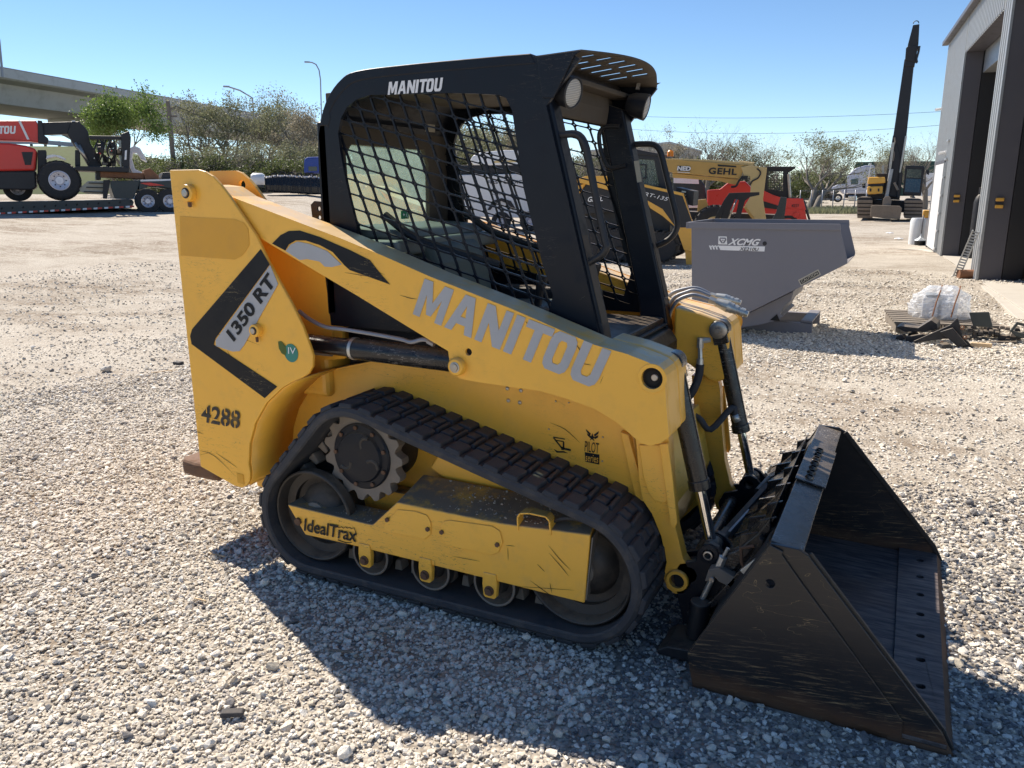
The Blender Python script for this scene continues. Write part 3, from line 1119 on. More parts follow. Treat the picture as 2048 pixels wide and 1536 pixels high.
# auxiliary hydraulic pipes and couplers on the far arm nose
def q3(px, py, w): return Vector((M0.p(px, py, w)[0], w, M0.p(px, py, w)[1]))
mb = MB()
for k, (w, pts_) in enumerate(((.40, [(1338, 640), (1344, 618), (1354, 603), (1366, 595), (1384, 590), (1398, 592), (1420, 599)]),
                               (.45, [(1334, 622), (1340, 607), (1352, 593), (1372, 585), (1386, 581), (1400, 583), (1421, 592)]),
                               (.49, [(1332, 605), (1338, 593), (1350, 584), (1372, 578), (1388, 576), (1402, 579), (1420, 588)]))):
    mb.tube(smoothpath([q3(a, b, w) for a, b in pts_]), .0085, 8)
mb.build('auxiliary_pipes', 'galv', LD)
for (w, a, b, r) in ((.40, (1422, 600), (1496, 629), .021), (.47, (1424, 590), (1482, 605), .016)):
    A, B = q3(*a, w), q3(*b, w)
    d = B-A
    mb = MB()
    mb.cyl(A-d*.04, A+d*.14, r*.75, n=6, smooth=False)
    mb.lathe([(r*.8, .0), (r*1.15, .03*d.length/.1), (r*1.15, d.length*.34), (r*1.08, d.length*.36), (r*1.05, d.length*.46)], A+d*.14, d)
    mb.cyl(A+d*.5, A+d*.72, r*.95, n=16)
    mb.cyl(A+d*.72, A+d*.80, r*.75, n=16)
    mb.cyl(A+d*.80, A+d*.90, r*.9, n=16)
    mb.cyl(A+d*.90, B, r*.62, n=16)
    mb.build('hydraulic_coupler', 'zinc', LD)

# ------------------------------------------------------------------ cab
ROOF = M0.P2([(635, 436), (636, 302), (642, 228), (657, 184), (683, 154), (716, 141), (768, 135)], -.43)
ROOF = [(min(a, -2.04), b) for a, b in ROOF]
xr = ROOF[1][0]
prof = [(xr-.005, 1.25), (xr, 1.45), (xr, 1.70), (xr+.02, 1.80), (xr+.06, 1.88), (xr+.125, 1.94), (xr+.20, 1.965), (-1.9, 1.972), (-1.6, 1.973), (-1.27, 1.972)]
fpillar = [(-1.30, 1.93), (-1.37, 1.834), (-1.37, 1.80), (-1.175, 1.10), (-1.175, 1.02)]
prof = [(a, b) for a, _, b in smoothpath([(a, 0, b) for a, b in prof], 4)]
out_side = prof+[(-1.245, 1.955)]+[(-1.36, 1.82), (-1.165, 1.08), (-1.165, 1.02), (-2.3, 1.02)]
win = M0.P2([(676, 266), (682, 236), (694, 214), (713, 199), (740, 190), (894, 186), (946, 187), (1000, 190), (1012, 196), (1024, 221), (1047, 377), (1084, 525), (1106, 592)], -.43)
win += [(-1.36, 1.09), (-1.95, 1.19), (-2.16, 1.30)]
win += M0.P2([(713, 451), (700, 400), (688, 345), (680, 300)], -.43)


def cabside(s):
    mb = MB()
    pl = [(a+.0, b-.012 if b > 1.5 else b) for a, b in out_side]
    sp(mb, pl, s, .415, .43, [win])
    side = mb.build('cab_side_plate', 'black', LD, .004)
    # pressed mesh panel with rounded square openings
    mb = MB()
    c0 = np.array(M0.p(700, 330, -.41))
    e1 = np.array(M0.p(731, 339, -.41))-c0
    e2 = np.array(M0.p(711, 362, -.41))-c0
    from mathutils.geometry import intersect_point_line
    def inside(p):
        c = False
        n = len(win)
        for i in range(n):
            (x1, y1), (x2, y2) = win[i], win[i-1]
            if (y1 > p[1]) != (y2 > p[1]) and p[0] < (x2-x1)*(p[1]-y1)/(y2-y1)+x1: c = not c
        return c
    t = .105
    hol = []
    rc = .15
    for cx_, cy_, a0 in ((1-t/2-rc, 1-t/2-rc, 0), (t/2+rc, 1-t/2-rc, 90), (t/2+rc, t/2+rc, 180), (1-t/2-rc, t/2+rc, 270)):
        for k in range(4):
            an = math.radians(a0+k*30)
            hol.append((cx_+rc*math.cos(an), cy_+rc*math.sin(an)))
    sq = []
    for h in hol:
        dx_, dy_ = h[0]-.5, h[1]-.5
        k = .5/max(abs(dx_), abs(dy_))
        sq.append((.5+dx_*k, .5+dy_*k))
    for i in range(-12, 28):
        for j in range(-14, 22):
            o_ = c0+e1*i+e2*j
            cen = o_+(e1+e2)*.5
            tst = [cen+e1*a+e2*b for a, b in ((-.5, -.5), (.5, -.5), (.5, .5), (-.5, .5), (0, 0))]
            if not any(inside(q) for q in tst): continue
            if cen[0] > -1.30 or cen[0] < xr+.04 or cen[1] > 1.93: continue
            H = [o_+e1*a+e2*b for a, b in hol]
            S = [o_+e1*a+e2*b for a, b in sq]
            n = len(H)
            vs = [(p[0], s*.409, p[1]) for p in H]+[(p[0], s*.409, p[1]) for p in S]+[(p[0], s*.400, p[1]) for p in H]+[(p[0], s*.400, p[1]) for p in S]
            fs = []
            for k in range(n):
                l = (k+1) % n
                fs += [(k, l, n+l, n+k), (2*n+k, 3*n+k, 3*n+l, 2*n+l), (k, 2*n+k, 2*n+l, l)]
            mb.add(vs, fs)
    mb.build('window_mesh', 'black', LD, recalc=False, merge=False)
    # front post
    mb = MB()
    sp(mb, [(-1.475, 1.90), (-1.36, 1.86), (-1.155, 1.08), (-1.13, .95), (-1.25, .95), (-1.27, 1.09)], s, .335, .414)
    mb.build('front_post', 'black', LD, .008)
    mb = MB()
    mb.bar((-1.352, s*.382, 1.80), (-1.160, s*.382, 1.10), .05, .006, (1, 0, 0))
    mb.build('door_seal_strip', 'interior', LD)
    # cheek plate under the visor
    mb = MB()
    ck = M0.P2([(1085, 196), (1107, 196), (1130, 150), (1149, 111), (1165, 100), (1075, 112), (1078, 150)], -.435)
    sp(mb, ck, s, .431, .437)
    mb.build('visor_cheek', 'black', LD, .002)


both(cabside)
mb = MB()
th = .035
rp = [q for q in prof if q[1] > 1.77 and q[0] < -1.44]+[(-1.415, 1.972)]
low = [(a+(th if b < 1.86 else th*.6), b-(0 if b < 1.80 else th)) for a, b in rp]
mb.prism(rp+low[::-1], -.432, .432)
roof = mb.build('cab_roof', 'black', LD, .03, 4)
for s in (-1, 1):
    mb = MB()
    mb.prism([(xr-.004, s*.43), (xr-.004, s*.375), (xr+.03, s*.36), (xr+.05, s*.40), (xr+.05, s*.43)], 1.06, 1.80, axis=2)
    mb.build('rear_post', 'black', LD, .012, 3)
mb = MB()
mb.box(-2.2, -1.35, -.41, .41, 1.905, 1.925)
mb.box(-1.47, -1.43, -.41, .41, 1.80, 1.905)
mb.build('headliner', 'interior', LD, .005)
# rear wall with window opening
ra = lambda px, py: (float(un(px, py, 0, -2.27)[1]), float(un(px, py, 0, -2.27)[2]))
mb = MB()
rw = [(-.33, 1.42), (-.30, 1.38), (.2, 1.38), (.25, 1.42), (.255, 1.66), (.22, 1.72), (-.30, 1.72), (-.34, 1.68)]
mb.prism([(-.415, 1.16), (.415, 1.16), (.415, 1.90), (-.415, 1.90)], -2.275, -2.25, [rw], axis=0)
mb.build('cab_rear_wall', 'interior', LD, .004)
mb = MB()
mb.prism([(a*1.01, b) for a, b in rw], -2.272, -2.268, axis=0)
rwin = mb.build('rear_window', 'dustyglass', LD)
mb = MB()
a, b = ra(801, 424)
mb.box(-2.266, -2.262, a-.004, a+.052, b-.03, b+.006)
sg = mb.build('exit_sign', 'greentag', rwin)
mb = MB()
# running figure and arrow pictogram
y0, z0 = a+.0, b-.012
def pg(pts): mb.add([(-2.2605, y0+p, z0+q) for p, q in pts], [tuple(range(len(pts)))])
pg([(.004, 0), (.012, .008), (.012, .003), (.02, .003), (.02, -.003), (.012, -.003), (.012, -.008)])
pg([(.030, .003), (.037, .006), (.036, -.004), (.042, -.012), (.039, -.013), (.032, -.005), (.026, -.013), (.024, -.012), (.030, -.004)])
pg([(.035, .008), (.038, .011), (.041, .008), (.038, .006)])
mb.build('exit_pictogram', 'white', sg)
mb = MB()
mb.box(-2.26, -1.98, -.40, .40, 1.30, 1.36)
mb.prism([(-2.26, 1.36), (-2.02, 1.36), (-2.05, 1.395), (-2.26, 1.41)], -.36, .36)
mb.build('rear_shelf', 'beigepad', LD, .015, 3)
mb = MB()
lb = M0.P2([(840, 245), (862, 247), (858, 268), (838, 262)], .0)
a, b = ra(842, 250)
mb.box(-2.245, -2.24, .22, .30, 1.80, 1.875)
lab = mb.build('warning_label', 'labelpaper', LD)
mb = MB()
mb.box(-2.2395, -2.238, .22, .30, 1.852, 1.875)
mb.build('label_header', 'redlabel', lab)
# seat, lap bar, joysticks
mb = MB()
mb.prism([(-2.02, 1.05), (-1.88, 1.05), (-1.92, 1.26), (-1.965, 1.335), (-2.01, 1.35), (-2.07, 1.335), (-2.09, 1.27)], -.22, .20)
st_ = mb.build('seat_backrest', 'seat', LD, .03, 4)
mb = MB()
mb.prism([(-2.02, 1.0), (-1.55, 1.0), (-1.52, 1.04), (-1.56, 1.09), (-1.9, 1.075)], -.24, .22)
mb.build('seat_cushion', 'seat', LD, .03, 4)
def cabin(s):
    mb = MB()
    mb.box(-1.9, -1.42, s*.24, s*.33, 1.0, 1.13)
    mb.build('control_console', 'blackmat', LD, .02, 3)
    mb = MB()
    mb.tube(smoothpath([(-1.46, s*.28, 1.12), (-1.45, s*.28, 1.18), (-1.44, s*.275, 1.24)]), [.018, .015, .015, .015, .016, .018, .02, .024, .022], 10)
    mb.build('joystick', 'blackmat', LD)
    mb = MB()
    mb.tube(smoothpath([(-2.1, s*.31, 1.45), (-1.95, s*.31, 1.36), (-1.72, s*.3, 1.30), (-1.62, s*.27, 1.27)]), .017, 8)
    mb.build('lap_bar', 'blackmat', LD)
both(cabin)
# visor over the front with two rows of slots
mb = MB()
def vis(u, v):
    """u 0..1 near to far, v 0..1 back to front"""
    y = -.42+.84*u
    x = -1.42+(.175+.075*math.sin(math.pi*u))*v
    z = 1.964+v*(.008+.016*math.sin(math.pi*u))-(.02*v*(u-.85)/.15 if u > .85 else 0)
    return (x, y, z)
nu, nv = 40, 14
slots = [(k*5+5, 2, 7) for k in range(6)]+[(k*5+5, 8, 12) for k in range(6)]
top = [[vis(i/nu, j/nv) for j in range(nv+1)] for i in range(nu+1)]
vs = [p for r_ in top for p in r_]+[(p[0], p[1], p[2]-.006) for r_ in top for p in r_]
K = (nu+1)*(nv+1)
fs = []
def isslot(i, j): return any(a <= i < a+2 and b <= j < c_ for a, b, c_ in slots) and 0 <= i < nu and 0 <= j < nv
def idx(i, j, t=0): return i*(nv+1)+j+t*K
for i in range(nu):
    for j in range(nv):
        if isslot(i, j): continue
        fs += [(idx(i, j), idx(i+1, j), idx(i+1, j+1), idx(i, j+1)), (idx(i, j, 1), idx(i, j+1, 1), idx(i+1, j+1, 1), idx(i+1, j, 1))]
        for (a, b, e) in ((i-1, j, ((i, j), (i, j+1))), (i+1, j, ((i+1, j), (i+1, j+1))), (i, j-1, ((i, j), (i+1, j))), (i, j+1, ((i, j+1), (i+1, j+1)))):
            if isslot(a, b) or not (0 <= a < nu and 0 <= b < nv):
                (p, q) = e
                fs.append((idx(*p), idx(*q), idx(*q, 1), idx(*p, 1)))
mb.add(vs, fs)
mb.build('slotted_visor', 'interior', LD)
mb = MB()
mb.prism([(-1.47, 1.80), (-1.425, 1.80), (-1.415, 1.86), (-1.42, 1.95), (-1.47, 1.95)], -.33, .33)
mb.build('front_header', 'interior', LD, .01)
# work lights
for s, (px, py), yl in ((-1, (1147, 186), -.36), (1, (1293, 215), .36)):
    a, b = M0.p(px, py, yl)
    P = Vector((a, yl, b))
    d = Vector((1, -.20 if s < 0 else .1, -.26)).normalized()
    mb = MB()
    mb.lathe([(.0, -.085), (.035, -.08), (.046, -.055), (.052, -.012), (.053, 0), (.047, .003), (.043, -.002)], P, d, 28)
    h = mb.build('work_light', 'blackmat', LD)
    mb = MB()
    mb.lathe([(.0435, -.001), (.03, .003), (0, .006)], P, d, 28)
    mb.build('light_lens', 'lens', h)
    mb = MB()
    mb.bar(P-d*.04+Vector((0, 0, .06)), P-d*.03+Vector((0, 0, .115)), .02, .012)
    mb.build('light_bracket', 'steel', h)
# grab handles
for w, pts_, r in ((-.395, [(1100, 271), (1128, 269), (1150, 268), (1163, 276), (1171, 292), (1177, 318), (1193, 400), (1210, 481), (1213, 494), (1204, 509), (1185, 521), (1163, 534)], .0125),
                   (.40, [(1262, 289), (1290, 288), (1309, 290), (1319, 300), (1325, 318), (1340, 380), (1353, 433), (1354, 455), (1345, 472), (1330, 484), (1310, 493)], .0125),
                   (.33, [(1240, 253), (1214, 253), (1202, 260), (1198, 275), (1202, 303), (1212, 328), (1222, 336), (1252, 331)], .009)):
    mb = MB()
    pth = [Vector((M0.p(a, b, w)[0], w, M0.p(a, b, w)[1])) for a, b in pts_]
    mb.tube(smoothpath(pth, 3), r, 10)
    mb.build('grab_handle', 'blackmat', LD)
mb = MB()
q = M0.P2([(1267, 322), (1277, 321), (1283, 363), (1274, 365)], .33)
mb.prism(q, .3335, .3345)
mb.build('pillar_label', 'labelpaper', LD)
mb = MB()
q = M0.P2([(612, 408), (635, 410), (638, 436), (610, 430)], -.35)
mb.prism([(-2.42, 1.42), (-2.33, 1.42), (-2.33, 1.50), (-2.405, 1.505), (-2.425, 1.49)], -.36, -.352, [circ(-2.385, 1.475, .009, 10), circ(-2.385, 1.44, .009, 10)])
mb.build('cab_latch_plate', 'blackmat', LD)

for s in (-1, 1):
    mb = MB()
    sp(mb, [(-2.62, .95), (-2.30, .95), (-2.30, 1.42), (-2.45, 1.455), (-2.55, 1.44), (-2.62, 1.3)], s, .418, .426)
    mb.build('sun_leak_plate', 'yellow', LD, .004)  # added plate, blocks sun leaking under the arm into the ground shadow

# ------------------------------------------------------------------ tracks
CIR = [(-2.075, .525, .195), (-1.16, .272, .207), (-2.31, .262, .200)]  # sprocket, front idler, rear idler (belt inner radius)


def hullpath(cs, step=.02):
    """closed path round the circles, clockwise seen from the near side: top, front, bottom, rear"""
    segs = []
    n = len(cs)
    tang = []
    for i in range(n):
        (x1, z1, r1), (x2, z2, r2) = cs[i], cs[(i+1) % n]
        d = math.hypot(x2-x1, z2-z1)
        a = math.atan2(z2-z1, x2-x1)
        b = math.acos((r1-r2)/d)
        t = a+b
        tang.append(t)
    pts = []
    for i in range(n):
        x, z, r = cs[i]
        t0, t1 = tang[i-1], tang[i]
        while t1 > t0: t1 -= 2*math.pi
        k = max(2, int((t0-t1)*r/step))
        for j in range(k+1):
            t = t0+(t1-t0)*j/k
            pts.append((x+r*math.cos(t), z+r*math.sin(t)))
        (x2, z2, r2) = cs[(i+1) % n]
        a = (x+r*math.cos(t1), z+r*math.sin(t1))
        b = (x2+r2*math.cos(t1), z2+r2*math.sin(t1))
        L = math.hypot(b[0]-a[0], b[1]-a[1])
        k = int(L/step)
        for j in range(1, k):
            pts.append((a[0]+(b[0]-a[0])*j/k, a[1]+(b[1]-a[1])*j/k))
    return pts


PATH = hullpath(CIR)
nP = len(PATH)
cum = [0]
for i in range(nP): cum.append(cum[-1]+math.dist(PATH[i], PATH[(i+1) % nP]))
PERI = cum[-1]


def atl(l):
    l %= PERI
    i = min(nP-1, next(k for k in range(nP) if cum[k+1] >= l))
    t = (l-cum[i])/(cum[i+1]-cum[i])
    a, b = PATH[i], PATH[(i+1) % nP]
    c, d = PATH[i-1], PATH[(i+2) % nP]
    p = (a[0]+(b[0]-a[0])*t, a[1]+(b[1]-a[1])*t)
    tx, tz = (d[0]-c[0]), (d[1]-c[1])
    L = math.hypot(tx, tz)
    return p, (tx/L, tz/L)


def offp(k, o):
    (a, b), (c, d) = PATH[k-1], PATH[(k+1) % nP]
    tx, tz = c-a, d-b
    L = math.hypot(tx, tz)
    x, z = PATH[k]
    return (x-tz/L*o, z+tx/L*o)


PITCH_N = 48
lug_me = [None]
def make_lug():
    mb = MB()
    # three blocks of one pitch; local x along the track, y across (0 outer .. -1 inner), z outwards
    def blk(x0, x1, y0, y1, h, sk=0.):
        b = .006
        v = [(x0, y0, 0), (x1, y0, 0), (x1+sk, y1, 0), (x0+sk, y1, 0),
             (x0+b, y0+b*(1 if y1 > y0 else -1), h), (x1-b, y0+b, h), (x1-b+sk, y1-b, h), (x0+b+sk, y1-b, h)]
        mb.add(v, [(0, 1, 2, 3), (4, 7, 6, 5), (0, 4, 5, 1), (1, 5, 6, 2), (2, 6, 7, 3), (3, 7, 4, 0)])
    blk(-.032, .032, .002, .095, .017)
    blk(-.038, .010, .097, .150, .016, .004)
    blk(.015, .038, .10, .205, .016, -.004)
    blk(-.036, .010, .155, .21, .016, .004)
    blk(-.032, .032, .213, .318, .017)
    bl = mb.build('tread_lug', 'rubber', None, .004, 2)
    return bl


proto_lug = make_lug()
gl = MB()
gl.prism([(-.018, 0), (.018, 0), (.010, -.045), (-.010, -.045)], -.028, .028)
proto_guide = gl.build('guide_lug', 'dirtysteel', None, .004)


def track(s):
    ph = 0 if s < 0 else .4
    mb = MB()
    th = .037
    ys = [(-.65, .0), (-.65, th), (-.33, th), (-.33, .0)]
    loop = []
    for k in range(nP):
        loop.append([(offp(k, o)[0], -s*y if s > 0 else y, offp(k, o)[1]) for y, o in
                     ((-.645, .0), (-.651, .006), (-.652, .024), (-.642, th), (-.338, th), (-.33, .02), (-.335, 0))])
    m_ = len(loop[0])
    vs = [p for l in loop for p in l]
    fs = [(k*m_+j, k*m_+(j+1) % m_, ((k+1) % nP)*m_+(j+1) % m_, ((k+1) % nP)*m_+j) for k in range(nP) for j in range(m_)]
    mb.add(vs, fs, True)
    belt = mb.build('rubber_track', 'rubber', LD)
    for k in range(PITCH_N):
        (px, pz), (tx, tz) = atl((k+ph)*PERI/PITCH_N)
        nx, nz = -tz, tx
        o = proto_lug if (s < 0 and k == 0) else proto_lug.copy()
        if o is not proto_lug: COL.objects.link(o)
        o.parent = belt
        Mx = Matrix(((tx, 0, nx, px+nx*th*.96), (0, 1 if s < 0 else -1, 0, -.650 if s < 0 else .650), (tz, 0, nz, pz+nz*th*.96), (0, 0, 0, 1)))
        if s > 0: Mx = Mx @ Matrix.Scale(1, 4)
        o.matrix_local = Mx
        g = proto_guide if (s < 0 and k == 0) else proto_guide.copy()
        if g is not proto_guide: COL.objects.link(g)
        g.parent = belt
        g.matrix_local = Matrix(((tx, 0, nx, px), (0, 1, 0, s*.49), (tz, 0, nz, pz), (0, 0, 0, 1)))
    # sprocket
    S = (-2.09, .535)
    mb = MB()
    nt_ = 15
    prof_ = []
    for k in range(nt_*6):
        a = 2*math.pi*k/(nt_*6)
        q = k % 6
        r = (.188, .186, .166, .158, .166, .186)[q]
        prof_.append((S[0]+r*math.cos(a), S[1]+r*math.sin(a)))
    sp(mb, prof_, s, .50, .545, [circ(S[0], S[1], .10, 30)])
    spk = mb.build('drive_sprocket', 'dirtysteel', LD, .004)
    mb = MB()
    mb.lathe([(.134, -.03), (.134, .004), (.128, .010), (.105, .012), (.098, .022), (.06, .028), (.03, .026), (0, .025)], (S[0], s*.546, S[1]), (0, s, 0), 36)
    hub = mb.build('hub_cover', 'black', spk)
    for k in range(9):
        a = 2*math.pi*k/9+.3
        mb = MB()
        c_ = Vector((S[0]+.118*math.cos(a), s*.557, S[1]+.118*math.sin(a)))
        mb.cyl(c_, c_+Vector((0, s*.007, 0)), .009, n=6, smooth=False)
        mb.build('hub_bolt', 'rust', spk)
    for a in (0.9, -.5, 3.5):
        mb = MB()
        c_ = Vector((S[0]+.07*math.cos(a), s*.568, S[1]+.07*math.sin(a)))
        mb.tube(smoothpath([c_+Vector((.03*math.cos(a+1.6+t), 0, .03*math.sin(a+1.6+t))) for t in (-1.2, -.4, .4, 1.2)]), [.008]*13, 8)
        mb.build('hub_casting_rib', 'wheel', spk)
    # idlers
    for (x, z, r), w0, nm in (((-2.31, .262, .192), .60, 'rear_idler'), ((-1.16, .272, .198), .60, 'front_idler')):
        mb = MB()
        mb.lathe([(.03, -.02), (.06, -.02), (.10, -.045), (r-.075, -.085), (r-.022, -.07), (r-.012, -.004), (r-.006, .003), (r, -.002), (r, -.04), (r-.05, -.055), (r-.05, -.16), (r, -.175), (r, -.215), (.05, -.21)], (x, s*w0, z), (0, s, 0), 44)
        iw = mb.build(nm, 'wheel', LD)
        mb = MB()
        mb.lathe([(r-.011, .003), (r-.006, .0055), (r-.001, .003)], (x, s*w0, z), (0, s, 0), 44)
        mb.build('idler_rim', 'wheel', iw)
        mb = MB()
        mb.lathe([(.055, -.03), (.055, .0), (.045, .008), (0, .01)], (x, s*(w0-.01), z), (0, s, 0), 20)
        mb.build('idler_hub', 'dirtysteel', iw)
    for px, py in ((734, 1113), (855, 1153), (983, 1180)):
        x = M0.p(px, py, -.62)[0]
        z, r = .148, .086
        mb = MB()
        mb.lathe([(.02, 0), (.035, .0), (.045, -.03), (r-.02, -.028), (r-.010, -.002), (r-.004, .001), (r, -.003), (r, -.035), (r-.03, -.045), (r-.03, -.16), (r, -.17), (r, -.20), (.02, -.2)], (x, s*.60, z), (0, s, 0), 32)
        rl = mb.build('track_roller', 'wheel', LD)
        mb = MB()
        mb.lathe([(r-.010, .0), (r-.005, .003), (r-.001, .0)], (x, s*.60, z), (0, s, 0), 32)
        mb.build('roller_rim', 'dirtysteel', rl)
        mb = MB()
        br = [(x-.026, .21), (x-.03, .165), (x-.026, .12), (x-.018, .112), (x+.018, .112), (x+.026, .12), (x+.03, .165), (x+.026, .21)]
        sp(mb, br, s, .612, .636)
        bb = mb.build('roller_bracket', 'yellow', LD, .004)
        mb = MB()
        c_ = Vector((x, s*.6365, .143))
        mb.cyl(c_, c_+Vector((0, s*.004, 0)), .019, n=14)
        mb.cyl(c_+Vector((0, s*.004, 0)), c_+Vector((0, s*.014, 0)), .014, n=6, smooth=False)
        mb.build('roller_bolt', 'rust', bb)
    # roller frame cover
    fpx = [(574, 1009), (610, 1070), (700, 1090), (1169, 1207), (1181, 1070), (1000, 1047), (900, 1027), (794, 1005), (745, 1050), (731, 1047)]
    fr = M0.P2(fpx, -.63)
    mb = MB()
    n = len(fr)
    lift = {4: .035, 5: .045, 6: .048, 7: .05, 8: .012, 9: .008, 0: .004}
    back = [(a, b+lift.get(i, 0)) for i, (a, b) in enumerate(fr)]
    inn = .44
    back[3] = (back[3][0]-.03, back[3][1])
    back[4] = (back[4][0]-.03, back[4][1])
    vs = [(a, s*.63, b) for a, b in fr]+[(a, s*(inn if i not in (8, 9, 0) else .50), b) for i, (a, b) in enumerate(back)]
    mb.add(vs, [tuple(range(n)), tuple(range(2*n-1, n-1, -1))]+[(i, (i+1) % n, n+(i+1) % n, n+i) for i in range(n)])
    cov = mb.build('track_frame_cover', 'yellow_dusty', LD, .006, 3)
    for pp, bolts in (([(770, 1047), (795, 1019), (830, 1022), (854, 1030), (862, 1044), (862, 1068), (850, 1079), (770, 1062)], [(775, 1039), (856, 1058)]),
                      ([(882, 1052), (888, 1042), (900, 1040), (985, 1052), (1000, 1062), (1006, 1085), (998, 1104), (984, 1110), (893, 1090), (884, 1078)], [(884, 1064), (995, 1089)])):
        mb = MB()
        sp(mb, M0.P2(pp, -.632), s, .6305, .635)
        ac = mb.build('access_cover', 'yellow', cov, .003)
        for b_ in bolts:
            a, b = M0.p(*b_, -.635)
            mb = MB()
            mb.cyl((a, s*.6352, b), (a, s*.642, b), .009, n=6, smooth=False)
            mb.build('cover_bolt', 'rust', ac)
    a, b = M0.p(598, 1042, -.63)
    mb = MB()
    mb.cyl((a, s*.6305, b), (a, s*.642, b), .016, n=6, smooth=False)
    mb.build('frame_bolt', 'rust', cov)
    mb = MB()
    pth = M0.P2([(1036, 1062), (1035, 1036), (1040, 1028), (1060, 1028), (1092, 1035), (1099, 1044), (1101, 1072)], -.632)
    for (a, b), (c_, d_) in zip(pth, pth[1:]):
        mb.bar((a, s*.612, b+.002), (c_, s*.612, d_+.002), .006, .045, (0, 1, 0))
    mb.build('step_handle', 'yellow', cov, .002)
    mb = MB()
    e0, e1 = fr[3], fr[4]
    mb.add([(e0[0]-.002+.004, s*.622, e0[1]+.01), (e1[0]+.004, s*.622, e1[1]-.012), (e1[0]-.022, s*.45, e1[1]+.0), (e0[0]-.022, s*.45, e0[1]+.01)], [(0, 1, 2, 3)])
    mb.build('cover_end_shade', 'dirtysteel', cov, solid=.004)  # dark plate standing in for the shade in the cover's open end
    # inner frame that the cover hides, and the raised block behind
    mb = MB()
    mb.box(-2.3, -1.15, s*.36, s*.44, .17, .36)
    mb.build('track_frame_rail', 'yellow_dusty', LD, .01)
    mb = MB()
    q = M0.P2([(880, 905), (915, 912), (945, 932), (1100, 985), (1105, 1010), (960, 985), (935, 975), (905, 970), (860, 935)], -.42)
    sp(mb, q, s, .37, .42)
    mb.build('frame_gusset', 'yellow', LD, .006)
    mb = MB()
    mb.lathe([(.14, 0), (.15, .1), (.12, .16)], (S[0], s*.36, S[1]), (0, s, 0), 30)
    mb.build('drive_motor_housing', 'blackmat', LD)


both(track)
mb = MB()
mb.add([(-1.13+.07*math.cos(a)*(1+.1*math.sin(7*a)), -.602-.004, .30+.10*math.sin(a)*(1+.08*math.cos(5*a))) for a in [k*math.pi/12 for k in range(24)]], [tuple(range(24))])

# ------------------------------------------------------------------ bucket
BW = .67
BK = bpy.data.objects.new('bucket', None)
COL.objects.link(BK)
BK.parent = LD
bs_px = [(1540, 1087), (1598, 1099), (1617, 1112), (1884, 1466), (1906, 1517), (1387, 1335), (1374, 1307), (1402, 1269)]
bp = M0.P2(bs_px, -BW)
bp[4] = (-.002, .0)
bp[3] = (bp[3][0], max(.055, bp[3][1]))
bp[5] = (bp[5][0], 0.0)
hb = M0.p(1541, 1165, -BW)


def bside(s):
    mb = MB()
    sp(mb, bp, s, .657, .67, [circ(hb[0], hb[1], .014, 14)])
    o = mb.build('bucket_side_plate', 'bucketside', BK, .002)
    mb = MB()
    d = M0.P2([(1541, 1088), (1567, 1101), (1565, 1108), (1600, 1158), (1805, 1439), (1804, 1478), (1388, 1332), (1376, 1307), (1403, 1270)], -BW)
    sp(mb, d, s, .6705, .678, [circ(hb[0], hb[1], .014, 14)])
    mb.build('wear_plate', 'bucketside', o, .002)
    mb = MB()
    for (a, b), (c_, d_) in zip(bp[2:4], bp[3:5]):
        mb.bar((a, s*.655, b), (c_, s*.655, d_), .018, .010, (0, 1, 0))
    mb.build('side_edge_bar', 'bucket', o, .002)


both(bside)
heel = (bp[6][0]+.01, .06)
mb = MB()
mb.prism([(heel[0]+.01, .015), (-.16, .004), (-.16, .018), (heel[0]+.02, .03)], -.656, .656)
mb.build('bucket_floor', 'bucketfloor', BK)
# curved back sheet
mb = MB()
bk = [(-.16, .012), (bp[5][0]+.02, .02), (bp[6][0]+.016, .05), (bp[7][0]+.012, bp[7][1])]+[(bp[7][0]+(bp[0][0]-bp[7][0])*t+.012, bp[7][1]+(bp[0][1]-bp[7][1])*t) for t in (.25, .5, .75, .98)]
bk = smoothpath(bk[1:], 4)
la = [(a, -.656, b) for a, b in bk]
lb_ = [(a, .656, b) for a, b in bk]
mb.strip(la, lb_)
mb.build('bucket_back_sheet', 'bucket', BK, solid=.012)
# lip with eight bolt holes
mb = MB()
hx = -.085
holes = [circ(hx, -.56+k*.16, .014, 14) for k in range(8)]
mb.prism([(-.165, -.672), (-.02, -.672), (-.02, .672), (-.165, .672)], .0185, .032, holes, axis=2)
ce = mb.build('cutting_edge', 'bucketfloor', BK, .002)
mb = MB()
mb.prism([(-.02, .0), (.0, .004), (-.02, .031)], -.672, .672)
mb.prism([(-.17, .0), (-.02, .0), (-.02, .018), (-.17, .018)], -.672, .672)
mb.build('edge_bevel', MT['rust'], ce)
for k in range(8):
    mb = MB()
    mb.lathe([(.0155, 0), (0, 0)], (hx, -.56+k*.16, .0192), (0, 0, 1), 14)
    mb.build('bolt_hole', 'darkhole', ce)
# top rim: folded channel
r0, r1 = bp[0], bp[1]
mb = MB()
mb.prism([(r0[0]-.004, r0[1]-.01), (r0[0]+.0, r0[1]+.004), (r1[0]+.012, r1[1]-.014), (r1[0]+.008, r1[1]-.032), (r0[0]+.03, r0[1]-.06), (r0[0]-.03, r0[1]-.07)], -.655, .655)
rim = mb.build('bucket_rim', 'blackgloss', BK, .003)
